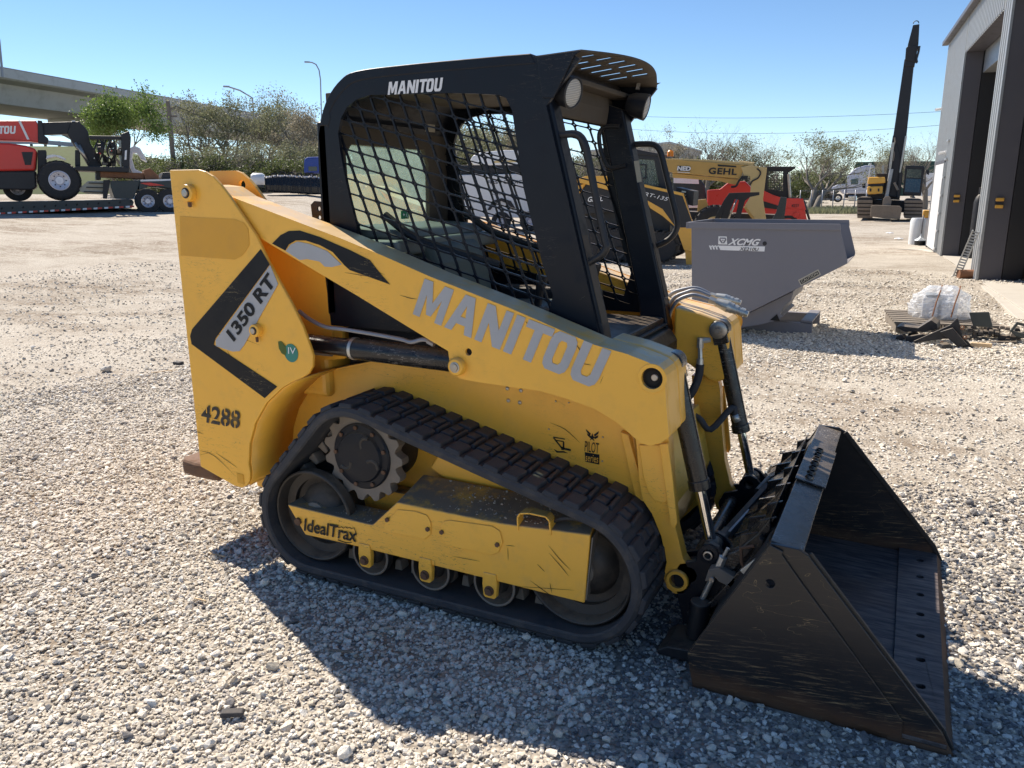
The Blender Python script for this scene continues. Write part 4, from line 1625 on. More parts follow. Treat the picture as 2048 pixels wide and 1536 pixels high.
# perforated step
mb = MB()
ex = Vector((r1[0]+.012-r0[0], 0, r1[1]-.014-r0[1]-.004))
o0 = Vector((r0[0], 0, r0[1]+.004+.004))
L_ = ex.length
nn = Vector((-ex.z, 0, ex.x)).normalized()
hs = [circ(L_*(.42 if k % 2 else .42), -.065+k*.055, .016, 12) for k in range(7)]
tmp = MB()
tmp.prism([(-.004, -.11), (L_+.006, -.11), (L_+.006, .31), (-.004, .31)], 0, .007, hs, axis=2)
exn = ex.normalized()
mb.add([tuple(o0+exn*v[0]+Vector((0, v[1], 0))+nn*v[2]) for v in tmp.v], tmp.f)
stp = mb.build('perforated_step', 'blackgloss', rim, .001)
for h in range(7):
    c_ = o0+exn*L_*.42+Vector((0, -.065+h*.055, 0))+nn*.0072
    mb = MB()
    mb.lathe([(.016, 0), (.013, .009), (.011, .009)], c_, nn, 12)
    mb.build('step_ring', 'blackgloss', stp)
# stepped ribs behind the rim
for k, y in enumerate((-.42, -.27, -.08, .12, .33, .50)):
    mb = MB()
    mb.prism([(-.55, .52), (-.60, .50), (-.60, .46), (-.655, .44), (-.66, .395), (-.70, .37), (-.70, .28), (-.62, .38)], y-.006, y+.006)
    mb.build('back_rib', 'blackgloss', BK, .002)
mb = MB()
mb.prism([(-.70, .36), (-.66, .39), (-.60, .46), (-.565, .52), (-.56, .48), (-.69, .28), (-.73, .26)], -.44, .54)
mb.build('hanger_bar', 'blackgloss', BK, .004)

# ------------------------------------------------------------------ quick coupler
CO = bpy.data.objects.new('quick_coupler', None)
COL.objects.link(CO)
CO.parent = LD
for s in (-1, 1):
    for y0, y1 in ((.30, .322), (.398, .42)):
        mb = MB()
        pl = [(-.865, .20), (-.875, .245), (-.855, .29), (-.80, .31), (-.795, .35), (-.775, .378), (-.75, .386), (-.725, .375), (-.70, .345), (-.665, .345), (-.62, .40), (-.585, .425), (-.575, .47), (-.555, .475), (-.60, .36),
              (-.70, .19), (-.775, .075), (-.83, .07), (-.845, .12)]
        sp(mb, pl, s, y0, y1, [circ(-.756, .346, .018, 14)])
        cp_ = mb.build('coupler_plate', 'black', CO, .003)
        mb = MB()
        mb.lathe([(.033, 0), (.033, .006), (.02, .008), (.017, -.01)], (-.756, s*(y1 if s < 0 or 1 else y0), .346), (0, s, 0), 20)
        mb.build('coupler_boss', 'black', cp_)
    mb = MB()
    c_ = Vector((-.756, s*.436, .346))
    mb.lathe([(.016, -.03), (.016, .0), (.011, .001), (.010, -.02)], c_, (0, s, 0), 16)
    mb.build('coupler_pin', 'steel', CO)
    # wedge latch: bracket, lever, eye bolt and spring foot
    mb = MB()
    x0, z0 = M0.p(1440, 1150, -.45)
    sp(mb, [(x0-.045, z0-.025), (x0-.035, z0+.02), (x0-.005, z0+.035), (x0+.055, z0+.01), (x0+.05, z0-.03), (x0+.0, z0-.015), (x0-.015, z0+.0), (x0-.03, z0-.02)], s, .425, .47)
    lt = mb.build('latch_bracket', 'dirtysteel', CO, .003)
    mb = MB()
    mb.cyl((x0-.022, s*.447, z0-.01), (x0-.055, s*.447, z0-.105), .010, n=10)
    mb.cyl((x0-.008, s*.447, z0+.02), (x0+.006, s*.447, z0+.065), .014, n=6, smooth=False)
    mb.cyl((x0+.004, s*.447, z0+.06), (x0+.02, s*.447, z0+.10), .006, n=8)
    mb.build('latch_rod', 'zinc', lt)
    mb = MB()
    mb.cyl((x0-.022, s*.42, z0-.012), (x0-.022, s*.476, z0-.012), .009, n=8)
    mb.build('latch_bolt', 'steel', lt)
    mb = MB()
    mb.prism([(-.88, .012), (-.74, .012), (-.70, .03), (-.72, .06), (-.85, .05), (-.88, .03)], s*.40, s*.56)
    mb.cyl((x0-.055, s*.47, z0-.10), (x0-.065, s*.47, .06), .034, n=18)
    mb.build('coupler_foot', 'blackmat', CO, .005)
mb = MB()
mb.cyl((-.82, -.42, .255), (-.82, .42, .255), .028, n=18)
mb.build('coupler_cross_tube', 'blackgloss', CO)
mb = MB()
mb.prism([(-.80, .12), (-.71, .19), (-.60, .36), (-.575, .45), (-.59, .46), (-.615, .38), (-.73, .20), (-.81, .14)], -.47, .47)
mb.build('coupler_face', 'blackgloss', CO, .003)
mb = MB()
mb.bar((-.79, -.22, .27), (-.66, .17, .40), .022, .03)
mb.build('latch_lever', 'blackmat', CO, .004)
mb = MB()
mb.cyl((-.79, -.22, .27), (-.755, -.11, .305), .019, n=12)
mb.cyl((-.755, -.11, .305), (-.72, -.02, .33), .013, n=12)
mb.build('lever_sleeve', 'dirtysteel', CO)
mb = MB()
mb.bar((-.745, -.13, .30), (-.70, .01, .345), .012, .03)
mb.build('lever_link', 'zinc', CO, .003)
mb = MB()
mb.cyl((-.72, .12, .31), (-.70, .30, .31), .014, n=12)
mb.cyl((-.70, .16, .375), (-.68, .33, .375), .012, n=12)
mb.build('lever_pivot', 'blackmat', CO)
mb = MB()
a = M0.p(1519, 1125, -.55)
mb.bar((a[0]-.05, -.54, a[1]-.05), (a[0]+.02, -.54, a[1]+.03), .012, .022)
mb.build('retaining_plate', 'zinc', CO, .002)
a = M0.p(1494, 1110, -.5)
mb = MB()
mb.tube([(a[0]+.02, -.50, a[1]+.035), (a[0]-.02, -.50, a[1]+.02), (a[0]-.015, -.50, a[1]-.03), (a[0]+.005, -.50, a[1]-.06)], .006, 6)
mb.build('bent_bracket', 'rust', CO)

# ------------------------------------------------------------------ decals on the loader
def dec(name, px, w, mat, off=.0015, th=.0008, par=LD):
    mb = MB()
    q = M0.P2(px, w)
    mb.prism(q, w-off-th, w-off)
    return mb.build(name, mat, par)


# arm: black swoosh and grey bar, big maker name
dec('arm_stripe_decal', [(545, 487), (562, 470), (578, 462), (600, 461), (640, 474), (700, 500), (740, 520), (762, 548), (781, 569), (745, 556), (700, 540), (689, 530),
                         (666, 504), (640, 490), (612, 481), (592, 481), (578, 489), (571, 501)], -.60, 'black_decal')
dec('arm_grey_decal', [(572, 502), (582, 489), (596, 483), (620, 488), (655, 502), (672, 518), (684, 529), (664, 534), (650, 533), (640, 523), (615, 518), (600, 520)], -.60, 'grey_decal')
manitou('arm_lettering', M0, -.60, (826, 628), (1196, 780), (850, 557), 'grey_decal', LD, off=.0015)
# tower: angled black band, grey tag with the model number
dec('tower_band_decal', [(522, 498), (540, 529), (432, 676), (428, 689), (555, 773), (530, 796), (384, 688), (381, 672), (385, 658)], -.62, 'black_decal')
dec('tower_model_tag', [(541, 530), (557, 568), (489, 690), (480, 702), (466, 703), (433, 692), (432, 680)], -.62, 'grey_decal', off=.0018)
txt_px('model_lettering', '1350 RT', M0, -.62, (470, 684), (558, 560), (450, 668), 'black_decal', LD, off=.0035, bold=.035, shear=.18)
txt_px('stencil_number', '4288', M0, -.62, (403, 843), (480, 858), (405, 808), 'stencil', LD, off=.002, bold=.02)
mb = MB()
for x_, y_, z_ in ((410, 0, 0), (430, 0, 0), (450, 0, 0), (469, 0, 0)):
    pass
# emissions badge
mb = MB()
c0 = M0.p(583, 706, -.62)
mb.prism([(c0[0]+.034*math.cos(t), c0[1]+.036*math.sin(t)) for t in [k*math.pi/14 for k in range(28)]], -.6225, -.6212)
bd = mb.build('emission_badge', 'teal', LD)
mb = MB()
lf = M0.P2([(557, 683), (563, 682), (572, 692), (574, 703), (572, 711), (564, 706), (559, 697)], -.62)
mb.prism(lf, -.6232, -.6227)
mb.build('badge_leaf', MT['leaf_green'], bd)
txt_px('badge_numeral', 'IV', M0, -.62, (578, 707), (593, 708), (578, 694), 'white', bd, off=.0035)
# body: series decal with a winged star, engine maker mark
txt_px('series_lettering', 'PILOT', M0, -.36, (1170, 902), (1198, 907), (1171, 881), 'black_decal', LD, off=.003, bold=-.0)
mb = MB()
mb.prism(M0.P2([(1170, 904), (1199, 909), (1199, 929), (1171, 923)], -.36), -.362, -.3612)
sb = mb.build('series_block', 'black_decal', LD)
txt_px('series_block_lettering', 'series', M0, -.36, (1172, 921), (1197, 925), (1173, 907), 'yellow', sb, off=.004)
for pp in ([(1172, 858), (1182, 867), (1180, 871), (1173, 862)], [(1174, 866), (1182, 872), (1181, 876), (1176, 871)], [(1198, 862), (1188, 869), (1190, 873), (1197, 867)], [(1197, 870), (1189, 874), (1190, 878), (1196, 875)],
           [(1185, 866), (1187, 872), (1191, 876), (1187, 876), (1189, 882), (1184, 878), (1180, 881), (1182, 876), (1178, 873), (1183, 872)]):
    dec('winged_star_decal', pp, -.36, 'black_decal')
for pp in ([(1107, 873), (1130, 877), (1130, 879), (1107, 875)], [(1110, 879), (1128, 882), (1128, 884), (1110, 881)], [(1106, 875), (1109, 875), (1126, 896), (1123, 897)], [(1126, 884), (1129, 884), (1129, 896), (1126, 896)],
           [(1122, 893), (1128, 894), (1128, 900), (1123, 899)], [(1128, 895), (1142, 898), (1142, 902), (1128, 899)], [(1108, 898), (1116, 902), (1128, 902), (1136, 906), (1128, 905), (1114, 905)]):
    dec('engine_mark_decal', pp, -.36, 'black_decal')
dec('hatched_mark_decal', [(474, 946), (487, 949), (489, 969), (476, 965)], -.62, 'yellow_fill')
dec('faded_patch_decal', [(360, 432), (402, 435), (470, 438), (488, 445), (497, 458), (499, 490), (492, 502), (484, 512), (470, 519), (440, 517), (362, 511)], -.62, 'yellow_fill', off=.001, th=.0005)
# undercarriage name
txt_px('undercarriage_lettering', 'IdealTrax', M0, -.63, (609, 1061), (714, 1084), (611, 1036), 'black_decal', LD, off=.003, bold=.02, shear=.0)
mb = MB()
tt = [(672, 1055), (676, 1053), (680, 1055), (684, 1053), (688, 1056), (692, 1053), (696, 1056), (700, 1054), (704, 1057), (709, 1055), (712, 1062), (714, 1070)]
pth = [(M0.p(a, b, -.63)[0], -.6335, M0.p(a, b, -.63)[1]) for a, b in tt]
mb.tube(pth, .0014, 4)
pth = [(M0.p(a, b, -.63)[0], -.6335, M0.p(a, b, -.63)[1]) for a, b in [(677, 1079), (684, 1082), (694, 1085), (704, 1084)]]
mb.tube(pth, .0016, 4)
mb.build('lettering_outline', 'black_decal', LD)
# cab roof name
manitou('cab_lettering', M0, -.43, (776, 190), (885, 182), (779, 164), 'white', LD, off=.0015)

# dirt and pebbles lying on the track frame cover
r4 = random.Random(77)
dp = []
for _ in range(230):
    t = r4.random()**.8
    u_, q_ = -1.86+.62*t, r4.random()
    zc = (.405+(.428-.405)*t)+.047*q_*(1-.25*t)
    dp.append((u_, -.615+.165*q_, zc+.001, .004+.010*r4.random()**3, r4.uniform(.2, .42)))
for _ in range(50):
    q_ = r4.random()
    dp.append((r4.uniform(-2.2, -2.02), -.62+.10*q_, .298+.01*q_, .004+.008*r4.random()**2, r4.uniform(.2, .4)))
dd_ = scatter('packed_dirt', dp, 'crumbs of dirt and small stones lying on the track frame cover')
dd_.parent = LD

# scratches down to primer and dark scuffs
SCR = [(-.62, [(448, 668), (480, 628), (492, 610)]), (-.62, [(392, 655), (430, 668), (470, 672), (520, 690)]), (-.62, [(388, 676), (412, 640)]), (-.62, [(400, 900), (430, 912), (470, 950)]), (-.62, [(386, 860), (408, 868)]),
       (-.62, [(396, 910), (420, 905), (432, 895)]), (-.62, [(432, 905), (475, 935)]), (-.62, [(486, 592), (500, 560)]), (-.62, [(455, 700), (462, 715), (466, 728)]), (-.60, [(1165, 727), (1183, 730)]),
       (-.60, [(1168, 768), (1175, 752), (1186, 745)]), (-.60, [(1200, 768), (1207, 752)]), (-.60, [(1150, 685), (1160, 700), (1163, 720)]), (-.60, [(1052, 643), (1060, 652)]), (-.60, [(665, 495), (672, 510)]), (-.60, [(690, 545), (760, 556)]),
       (-.60, [(700, 525), (770, 549)]), (-.60, [(800, 590), (820, 596), (835, 598)]), (-.63, [(1097, 1090), (1120, 1118), (1142, 1140)]), (-.63, [(1098, 1105), (1122, 1132), (1138, 1152)]), (-.63, [(1060, 1160), (1090, 1182), (1110, 1196)]),
       (-.63, [(1030, 1172), (1090, 1176), (1150, 1180)]), (-.63, [(1016, 1095), (1017, 1120)]), (-.63, [(1012, 1090), (1030, 1092)]), (-.63, [(1075, 1128), (1090, 1143)]), (-.63, [(1100, 1165), (1104, 1185)]), (-.63, [(870, 1120), (871, 1145)]),
       (-.63, [(905, 1112), (960, 1122)]), (-.36, [(1100, 845), (1130, 858), (1160, 885)]), (-.43, [(1160, 600), (1172, 590)]), (-.43, [(1085, 640), (1130, 660)])]
for w_, pl in SCR:
    light = w_ == -.43
    q = [(M0.p(a, b, w_)[0], w_-.0022 if w_ != -.36 else w_-.0022, M0.p(a, b, w_)[1]) for a, b in pl]
    q = smoothpath(q, 3)
    mb = MB()
    n_ = len(q)
    la, lb_ = [], []
    for i, p in enumerate(q):
        k = .0009*math.sin(math.pi*(i+.4)/(n_-.2))
        la.append((p[0]-k, p[1], p[2]-k))
        lb_.append((p[0]+k, p[1], p[2]+k))
    mb.strip(la, lb_)
    mb.build('scratch', 'labelpaper' if light else 'black_decal', LD, recalc=False)
# bridges of the stencilled digits
for a, b in (((414, 812), (415, 826)), ((451, 816), (451, 826)), ((452, 841), (452, 852)), ((470.5, 820), (470.5, 830)), ((471.5, 845), (471.5, 857)), ((424, 838), (438, 840))):
    A_, B_ = M0.p(*a, -.62), M0.p(*b, -.62)
    mb = MB()
    mb.bar((A_[0], -.6245, A_[1]), (B_[0], -.6245, B_[1]), .0045, .0006, (0, 1, 0))
    mb.build('stencil_bridge', 'yellow', LD)

# ================================================================== right: workshop building
BA, BB = np.array([.12, 22.05, 0]), np.array([.83, 12.7, 0])
BF = FR(BA, math.atan2(BB[1]-BA[1], BB[0]-BA[0]))
bld = BF.empty('workshop_building', 'grey metal clad workshop with tall open door bays at the right edge', 'building')
ze = BF.p(1899, 93)[1]+.05
ztop = ze
u1 = BF.p(1884, 503)[0]
u2 = BF.p(1940, 557)[0]
u3 = BF.p(1955, 563)[0]
zl = BF.p(1955, 80)[1]
u4 = u3+4.6
JD = .34


def clad(u0, u1_, z0, z1, nm='cladding_sheet'):
    """ribbed sheet: trapezoid ribs every 0.2 m"""
    mb = MB()
    prof = []
    u = u0
    while u < u1_-.001:
        e = min(u+.2, u1_)
        prof += [(u, 0.), (min(u+.13, e), 0.), (min(u+.145, e), -.03), (min(u+.185, e), -.03)]
        u = e
    prof.append((u1_, 0.))
    mb.add([(a, b, z0) for a, b in prof]+[(a, b, z1) for a, b in prof], [(i, i+1, len(prof)+i+1, len(prof)+i) for i in range(len(prof)-1)])
    return mb.build(nm, 'cladding', bld, solid=.004)


clad(.0, u1, 0, ze)
clad(u1, u2, zl, ze)
clad(u2, u3, 0, ze)
clad(u3, u4, zl, ze)
clad(u4, u4+3.5, 0, ze)
mb = MB()
mb.box(-.15, u4+3.6, -.16, -.02, ze, ze+.10)
mb.build('gutter', 'trimdark', bld, .01)
mb = MB()
mb.prism([(-.15, -.12), (u4+3.6, -.12), (u4+3.6, 9), (-.15, 9)], ze+.10, ze+.14, axis=2)
mb.build('roof', 'cladding', bld)
for (a, nm) in ((u1, 'door_jamb'), (u3, 'door_jamb')):
    mb = MB()
    mb.box(a-.06, a+.006, .004, JD, .0, zl)
    mb.build(nm, 'trimdark', bld, .004)
    mb = MB()
    mb.box(a-.02, a+.018, -.034, .003, 0, zl)
    mb.build('jamb_corner_trim', 'steelgrey', bld)
for a in (u2, u4):
    mb = MB()
    mb.box(a-.006, a+.06, .004, JD, .0, zl)
    mb.build('door_jamb', 'trimdark', bld, .004)
for a, b in ((u1, u2), (u3, u4)):
    mb = MB()
    mb.box(a, b, .004, JD, zl-.0, zl+.08)
    mb.build('lintel_soffit', 'trimdark', bld)
    mb = MB()
    mb.box(a+.05, b-.05, JD+.02, JD+.5, zl-.45, zl+.1)
    mb.build('rolled_door_box', 'steelgrey', bld, .01)
    mb = MB()
    mb.box(a-.25, a+.0, JD+.01, JD+.3, 0, zl)
    mb.build('door_track', 'blackmat', bld)
    mb = MB()
    mb.box(b-.0, b+.1, JD+.01, JD+.3, 0, zl)
    mb.build('door_track', 'blackmat', bld)
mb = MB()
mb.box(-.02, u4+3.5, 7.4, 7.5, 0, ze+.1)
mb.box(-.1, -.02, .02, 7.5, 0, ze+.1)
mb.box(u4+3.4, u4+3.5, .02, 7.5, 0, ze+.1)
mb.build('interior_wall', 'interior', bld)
mb = MB()
mb.box(-.1, u4+3.5, .02, 7.5, .012, .03)
mb.build('interior_floor', 'slab', bld)
mb = MB()
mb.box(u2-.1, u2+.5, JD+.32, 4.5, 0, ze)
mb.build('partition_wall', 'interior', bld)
# man door with frame, set in the first wall panel
dq = [BF.p(1878, 328)[0], BF.p(1898, 327)[0]]
d0, d1 = BF.p(1857, 490)[0], BF.p(1873, 495)[0]
zd = BF.p(1885, 328)[1]
mb = MB()
mb.box(d0-.10, d0-.0, -.06, .02, 0, zd+.08)
mb.box(d1, d1+.09, -.06, .02, 0, zd+.08)
mb.box(d0, d1, -.06, .02, zd+.0, zd+.08)
df = mb.build('door_frame', 'trimdark', bld, .004)
mb = MB()
mb.box(d0+.01, d1-.01, -.055, -.036, .06, zd-.005)
dl = mb.build('door_leaf', 'white_dirty', df, .004)
mb = MB()
mb.cyl((d0+.08, -.057, zd*.48), (d0+.08, -.10, zd*.48), .02, n=8)
mb.build('door_handle', 'steel', dl)
mb = MB()
for k in range(7):
    mb.box(d1+.12, d1+.42, -.075, -.038, .1+k*.42, .1+k*.42+.05)
mb.box(d1+.12, d1+.15, -.075, -.038, .05, zd)
mb.box(d1+.39, d1+.42, -.075, -.038, .05, zd)
mb.build('guard_rack', 'steelgrey', bld, .003)
for px, py in ((1886, 218), (1894, 305)):
    a, b = BF.p(px, py)
    mb = MB()
    mb.cyl((a, -.05, b), (a+.12, -.18, b-.02), .035, n=10)
    mb.box(a-.03, a+.03, -.05, -.0, b-.03, b+.05)
    cmo = mb.build('security_camera', 'white_dirty', bld)
for (px, py), ub_ in (((1917, 397), u1), ((2002, 406), u3)):
    w_ = .16
    z_ = un(px, py, 1, (BF.P+BF.u*ub_)[1])[2]
    mb = MB()
    mb.box(ub_+.008, ub_+.06, w_-.06, w_+.06, z_-.085, z_-.028)
    mb.box(ub_+.008, ub_+.06, w_-.06, w_+.06, z_+.028, z_+.085)
    bp_ = mb.build('corner_bumper', 'catyellow', bld, .012, 3)
    mb = MB()
    mb.box(ub_+.008, ub_+.05, w_-.055, w_+.055, z_-.028, z_+.028)
    mb.build('bumper_band', 'blackmat', bp_)
mb = MB()
slab_px = [(1858, 499), (1915, 505), (1958, 565), (2048, 645)]
sl_ = [gpt(*q)[:2] for q in slab_px]
mb.prism([(-.7, 20.5), (-.05, 20.3), (.42, 19.2), (.80, 12.75), (1.0, 8.2), (1.2, 4.2), (7, 4.4), (7.6, 20.6)], -.1, .008, axis=2)
o = mb.build('concrete_slab', 'slab', None, .004)
tag(o, 'pale concrete apron in front of the workshop doors', kind='structure')


def at(px, py, z=0.): return gpt(px, py, z)


def thing1(mb, name, label, cat, mat, group=None, bevel=0., **k):
    """a thing that is one mesh: origin moved to its base"""
    v = np.array(mb.v)
    c = np.array([(v[:, 0].min()+v[:, 0].max())/2, (v[:, 1].min()+v[:, 1].max())/2, v[:, 2].min()])
    mb.v = [tuple(q-c) for q in v]
    o = mb.build(name, mat, None, bevel, **k)
    o.location = c
    return tag(o, label, cat, group)


# white plastic roll, cream tote, scoop shovel, leaning rail etc. at the wall
P = at(1831, 489)
mb = MB()
mb.lathe([(.0, 0), (.19, 0), (.20, .1), (.195, .4), (.2, .66), (.17, .74), (.1, .72), (0, .74)], P, (0, 0, 1), 18)
thing1(mb, 'plastic_roll', 'white plastic wrapped roll standing outside the workshop door', 'roll', 'poly')
P = at(1852, 486)+np.array([.05, .35, 0])
mb = MB()
mb.box(P[0]-.2, P[0]+.2, P[1]-.2, P[1]+.25, 0, .72)
thing1(mb, 'storage_tote', 'cream tote with yellow lid behind the white plastic roll', 'tote', 'white_dirty', bevel=.04)
mb = MB()
mb.box(P[0]-.22, P[0]+.22, P[1]-.22, P[1]+.27, .725, .93)
thing1(mb, 'tote_lid', 'yellow lid lying on the cream tote beside the workshop door', 'lid', 'catyellow', bevel=.03)
P = at(1840, 492)
fd = FR(P, yaw_face(P))
sh = fd.empty('scoop_shovel', 'grey long handled scoop shovel leaning by the white plastic roll', 'shovel')
mb = MB()
mb.tube([(0, 0, .30), (0, .02, .84)], .017, 8)
mb.build('handle', 'trimdark', sh)
mb = MB()
mb.lathe([(.02, .34), (.03, .26), (.07, .22), (.16, .17), (.17, .15)], (0, 0, 0), (0, 0, 1), 16)
mb.build('scoop', 'steelgrey', sh)
P2_ = at(1841, 491)
mb = MB()
mb.lathe([(0, 0), (.155, 0), (.17, .14), (.16, .15), (0, .12)], P2_, (0, 0, 1), 18)
thing1(mb, 'black_tub', 'black round tub under the grey scoop shovel by the door', 'tub', 'blackmat')
A, B = at(1912, 556), None
w0 = BF.P+BF.u*(u3-.02)+BF.w*(-.05)
q = un(1952, 462, 1, w0[1])
mb = MB()
A3, B3 = Vector(A)+Vector((0, 0, .02)), Vector(q)
d_ = (B3-A3)
nrm = Vector((0, 1, 0))
for k in (-1, 1):
    off = d_.cross(nrm).normalized()*.05*k
    mb.bar(A3+off, B3+off, .02, .03, nrm)
for k in range(17):
    c_ = A3+d_*(k+.5)/17
    off = d_.cross(nrm).normalized()*.045
    mb.bar(c_-off, c_+off, .025, .012, nrm)
thing1(mb, 'perforated_rail', 'grey perforated steel rail leaning on the workshop door column', 'rail', 'steelgrey')
P = at(1931, 558)
mb = MB()
mb.cyl((P[0]-.12, P[1], .08), (P[0]+.13, P[1]+.1, .08), .08, n=16)
thing1(mb, 'rusty_pipe_roll', 'short rusty brown pipe lying at the foot of the door column', 'pipe', 'wood2')
P = at(1946, 552)
mb = MB()
mb.bar((P[0], P[1], .0), (P[0]+.12, P[1]+.15, .62), .02, .14, (1, 0, 0))
thing1(mb, 'grey_board', 'narrow grey board leaning on the door column beside the rail', 'board', 'wood')
P = BF.P+BF.u*(u1+.65)+BF.w*(.55)
gc = FR(P).empty('gas_cylinder', 'black gas cylinder standing just inside the first door bay', 'gas cylinder')
mb = MB()
mb.lathe([(0, 0), (.115, 0), (.12, .02), (.12, 1.25), (.09, 1.36), (.04, 1.42), (.05, 1.43), (.05, 1.56), (0, 1.57)], (0, 0, 0), (0, 0, 1), 16)
mb.build('cylinder_body', 'blackmat', gc)
# workbench, pole, tools in the second bay
P = BF.P+BF.u*(u3+1.1)+BF.w*(.95)
wb = FR(P, BF.yaw).empty('work_stand', 'rusty steel work stand inside the near door bay', 'stand')
for (a, b) in ((-.5, -.3), (.5, -.3), (-.5, .3), (.5, .3)):
    mb = MB()
    mb.box(a-.025, a+.025, b-.025, b+.025, .03, .80)
    mb.build('leg', 'wood2', wb)
mb = MB()
mb.box(-.6, .6, -.35, .35, .80, .84)
mb.build('top', 'blackmat', wb)
mb = MB()
mb.box(-.5, .5, -.3, -.27, .45, .49)
mb.build('rail', 'blackmat', wb)
P = BF.P+BF.u*(u3+.55)+BF.w*(.8)
mb = MB()
mb.tube([(P[0]+.55, P[1]-.9, .03), (P[0]+.15, P[1], .95), (P[0]+.08, P[1]+.1, 1.2)], .028, 8)
thing1(mb, 'yellow_pry_bar', 'yellow and black pry pole leaning inside the near door bay', 'pole', 'catyellow')
P = BF.P+BF.u*(u3+2.)+BF.w*(2.6)
mb = MB()
mb.box(P[0]+.4, P[0]+1.2, P[1]-.2, P[1]+1.2, .03, 1.2)
thing1(mb, 'dark_cabinet', 'dark equipment cabinet in the shade of the near door bay', 'cabinet', 'darkgreen', bevel=.03)
P = BF.P+BF.u*(u3+.45)+BF.w*(.65)
mb = MB()
mb.box(P[0]-.05, P[0]+.08, P[1]-.1, P[1]+.1, .03, .17)
thing1(mb, 'small_steel_block', 'small dark block on the floor behind the near jamb', 'block', 'blackmat', bevel=.01)

# ================================================================== grey tipping hopper
HF = FR((-1., 5.66, 0))
hp = HF.empty('tipping_hopper', 'grey steel self dumping hopper with white and black lettering behind the loader', 'hopper')
H = lambda px, w=0.: HF.P2(px, w)
side = H([(1383, 453), (1680, 457), (1695, 521), (1694, 527), (1587, 581), (1487, 630), (1430, 640), (1384, 600)])
xl, zt = side[0]
D = 1.15
for k, (a, b) in enumerate(((0, .008), (D-.008, D))):
    mb = MB()
    mb.prism(side, a, b)
    mb.build('hopper_side', 'greyhop', hp, .002)
mb = MB()
for (p, q) in ((side[3], side[5]), (side[5], side[6]), (side[6], side[7]), (side[7], side[0])):
    mb.bar((p[0], D/2, p[1]+.0), (q[0], D/2, q[1]+.0), D-.02, .006, (0, 0, 1) if abs(p[0]-q[0]) > .2 else (1, 0, 0))
mb.build('hopper_floor', 'greyhop', hp, recalc=True)
mb = MB()
r_ = side[1]
mb.prism([(xl-.03, zt-.02), (r_[0]+.01, r_[1]-.02), (r_[0]+.0, r_[1]+.045), (xl-.03, zt+.045)], -.022, -.002)
mb.prism([(xl-.03, zt-.02), (r_[0]+.01, r_[1]-.02), (r_[0]+.0, r_[1]+.045), (xl-.03, zt+.045)], D+.002, D+.022)
mb.prism([(xl-.055, zt-.02), (xl-.031, zt-.02), (xl-.031, zt+.045), (xl-.055, zt+.045)], -.02, D+.02)
mb.build('hopper_rim', 'greyhop', hp, .004)
mb = MB()
ch = H([(1487, 631), (1587, 582), (1583, 600), (1568, 612), (1560, 628), (1567, 632), (1557, 640), (1520, 650), (1487, 655), (1440, 655), (1430, 641)], .12)
mb.prism(ch, .12, D-.12)
mb.build('rocker_base', 'greyhop', hp, .006)
mb = MB()
c_ = H([(1540, 640), (1554, 628), (1560, 642)], .12)
mb.prism(c_, .11, .118)
mb.build('rocker_opening', 'darkhole', hp)
bx = H([(1440, 655), (1620, 652)], .10)
a = at(1490, 664)
zb = .17
mb = MB()
mb.box(-1.15, -.12, .42, .50, .0, .13)
mb.build('base_skid', 'greyhop', hp, .006)
mb = MB()
mb.box(-1.15, -.12, 1.2, 1.28, .0, .13)
mb.build('base_skid', 'greyhop', hp, .006)
mb = MB()
mb.box(-.24, -.12, .42, 1.28, .135, .16)
mb.box(-.9, -.74, .42, 1.28, .135, .16)
mb.build('fork_pocket', 'greyhop', hp, .006)
for wx in (-1.05,):
    pass
# lettering and marks
def hq(px): return H(px)
def hd(name, px, mat, off=.0015, par=hp):
    mb = MB()
    mb.prism(H(px), -off-.001, -off)
    return mb.build(name, mat, par)
txt_px('maker_lettering', 'XCMG', HF, 0., (1455, 490), (1517, 491.5), (1460, 476.5), 'white', hp, off=.003, bold=.035, shear=.2)
hd('model_strip', [(1436, 491), (1530, 493), (1529, 503), (1441, 500)], 'white')
txt_px('model_lettering', 'XE210U', HF, 0., (1479, 501), (1517, 502), (1480, 494.5), 'black_decal', hp, off=.0045, bold=.01, shear=.15)
for k in range(3):
    x_ = 1418+k*6
    hd('chequer_mark', [(x_, 491+k*.1), (x_+3, 491+k*.1), (x_+6, 499), (x_+3, 499)], 'white')
    hd('chequer_mark', [(x_+3, 494), (x_+6, 490.5), (x_+7.5, 490.5), (x_+5, 495)], 'white')
lo = hd('maker_logo', [(1437, 472.5), (1453.5, 473), (1454.5, 489), (1436.5, 488.5)], 'white')
hd('logo_ring', [(1440, 475), (1451.5, 475.2), (1453, 480), (1448.5, 486.8), (1443, 486.6), (1438.5, 480)], 'greyhop', .0035, lo)
hd('logo_triangle', [(1441, 477.5), (1450.5, 477.7), (1446, 485.5)], 'white', .005, lo)
hd('logo_triangle_centre', [(1444, 479.5), (1448, 479.6), (1446, 483)], 'greyhop', .0065, lo)
a, b = HF.p(1529.5, 487)
mb = MB()
mb.prism(circ(a, b, .022, 14), -.003, -.001)
mb.build('round_patch', 'blackmat', hp)
cs = hd('caution_plate', [(1596, 560), (1636.5, 538.5), (1642, 549), (1602, 571.5)], 'labelpaper')
hd('caution_black', [(1599, 561.5), (1635.5, 541.5), (1639, 548), (1603, 568.5)], 'blackmat', .0035, cs)
txt_px('caution_lettering', 'CAUTION', HF, 0., (1604, 566), (1636.5, 548), (1601.5, 561), 'labelpaper', cs, off=.006, bold=.02)

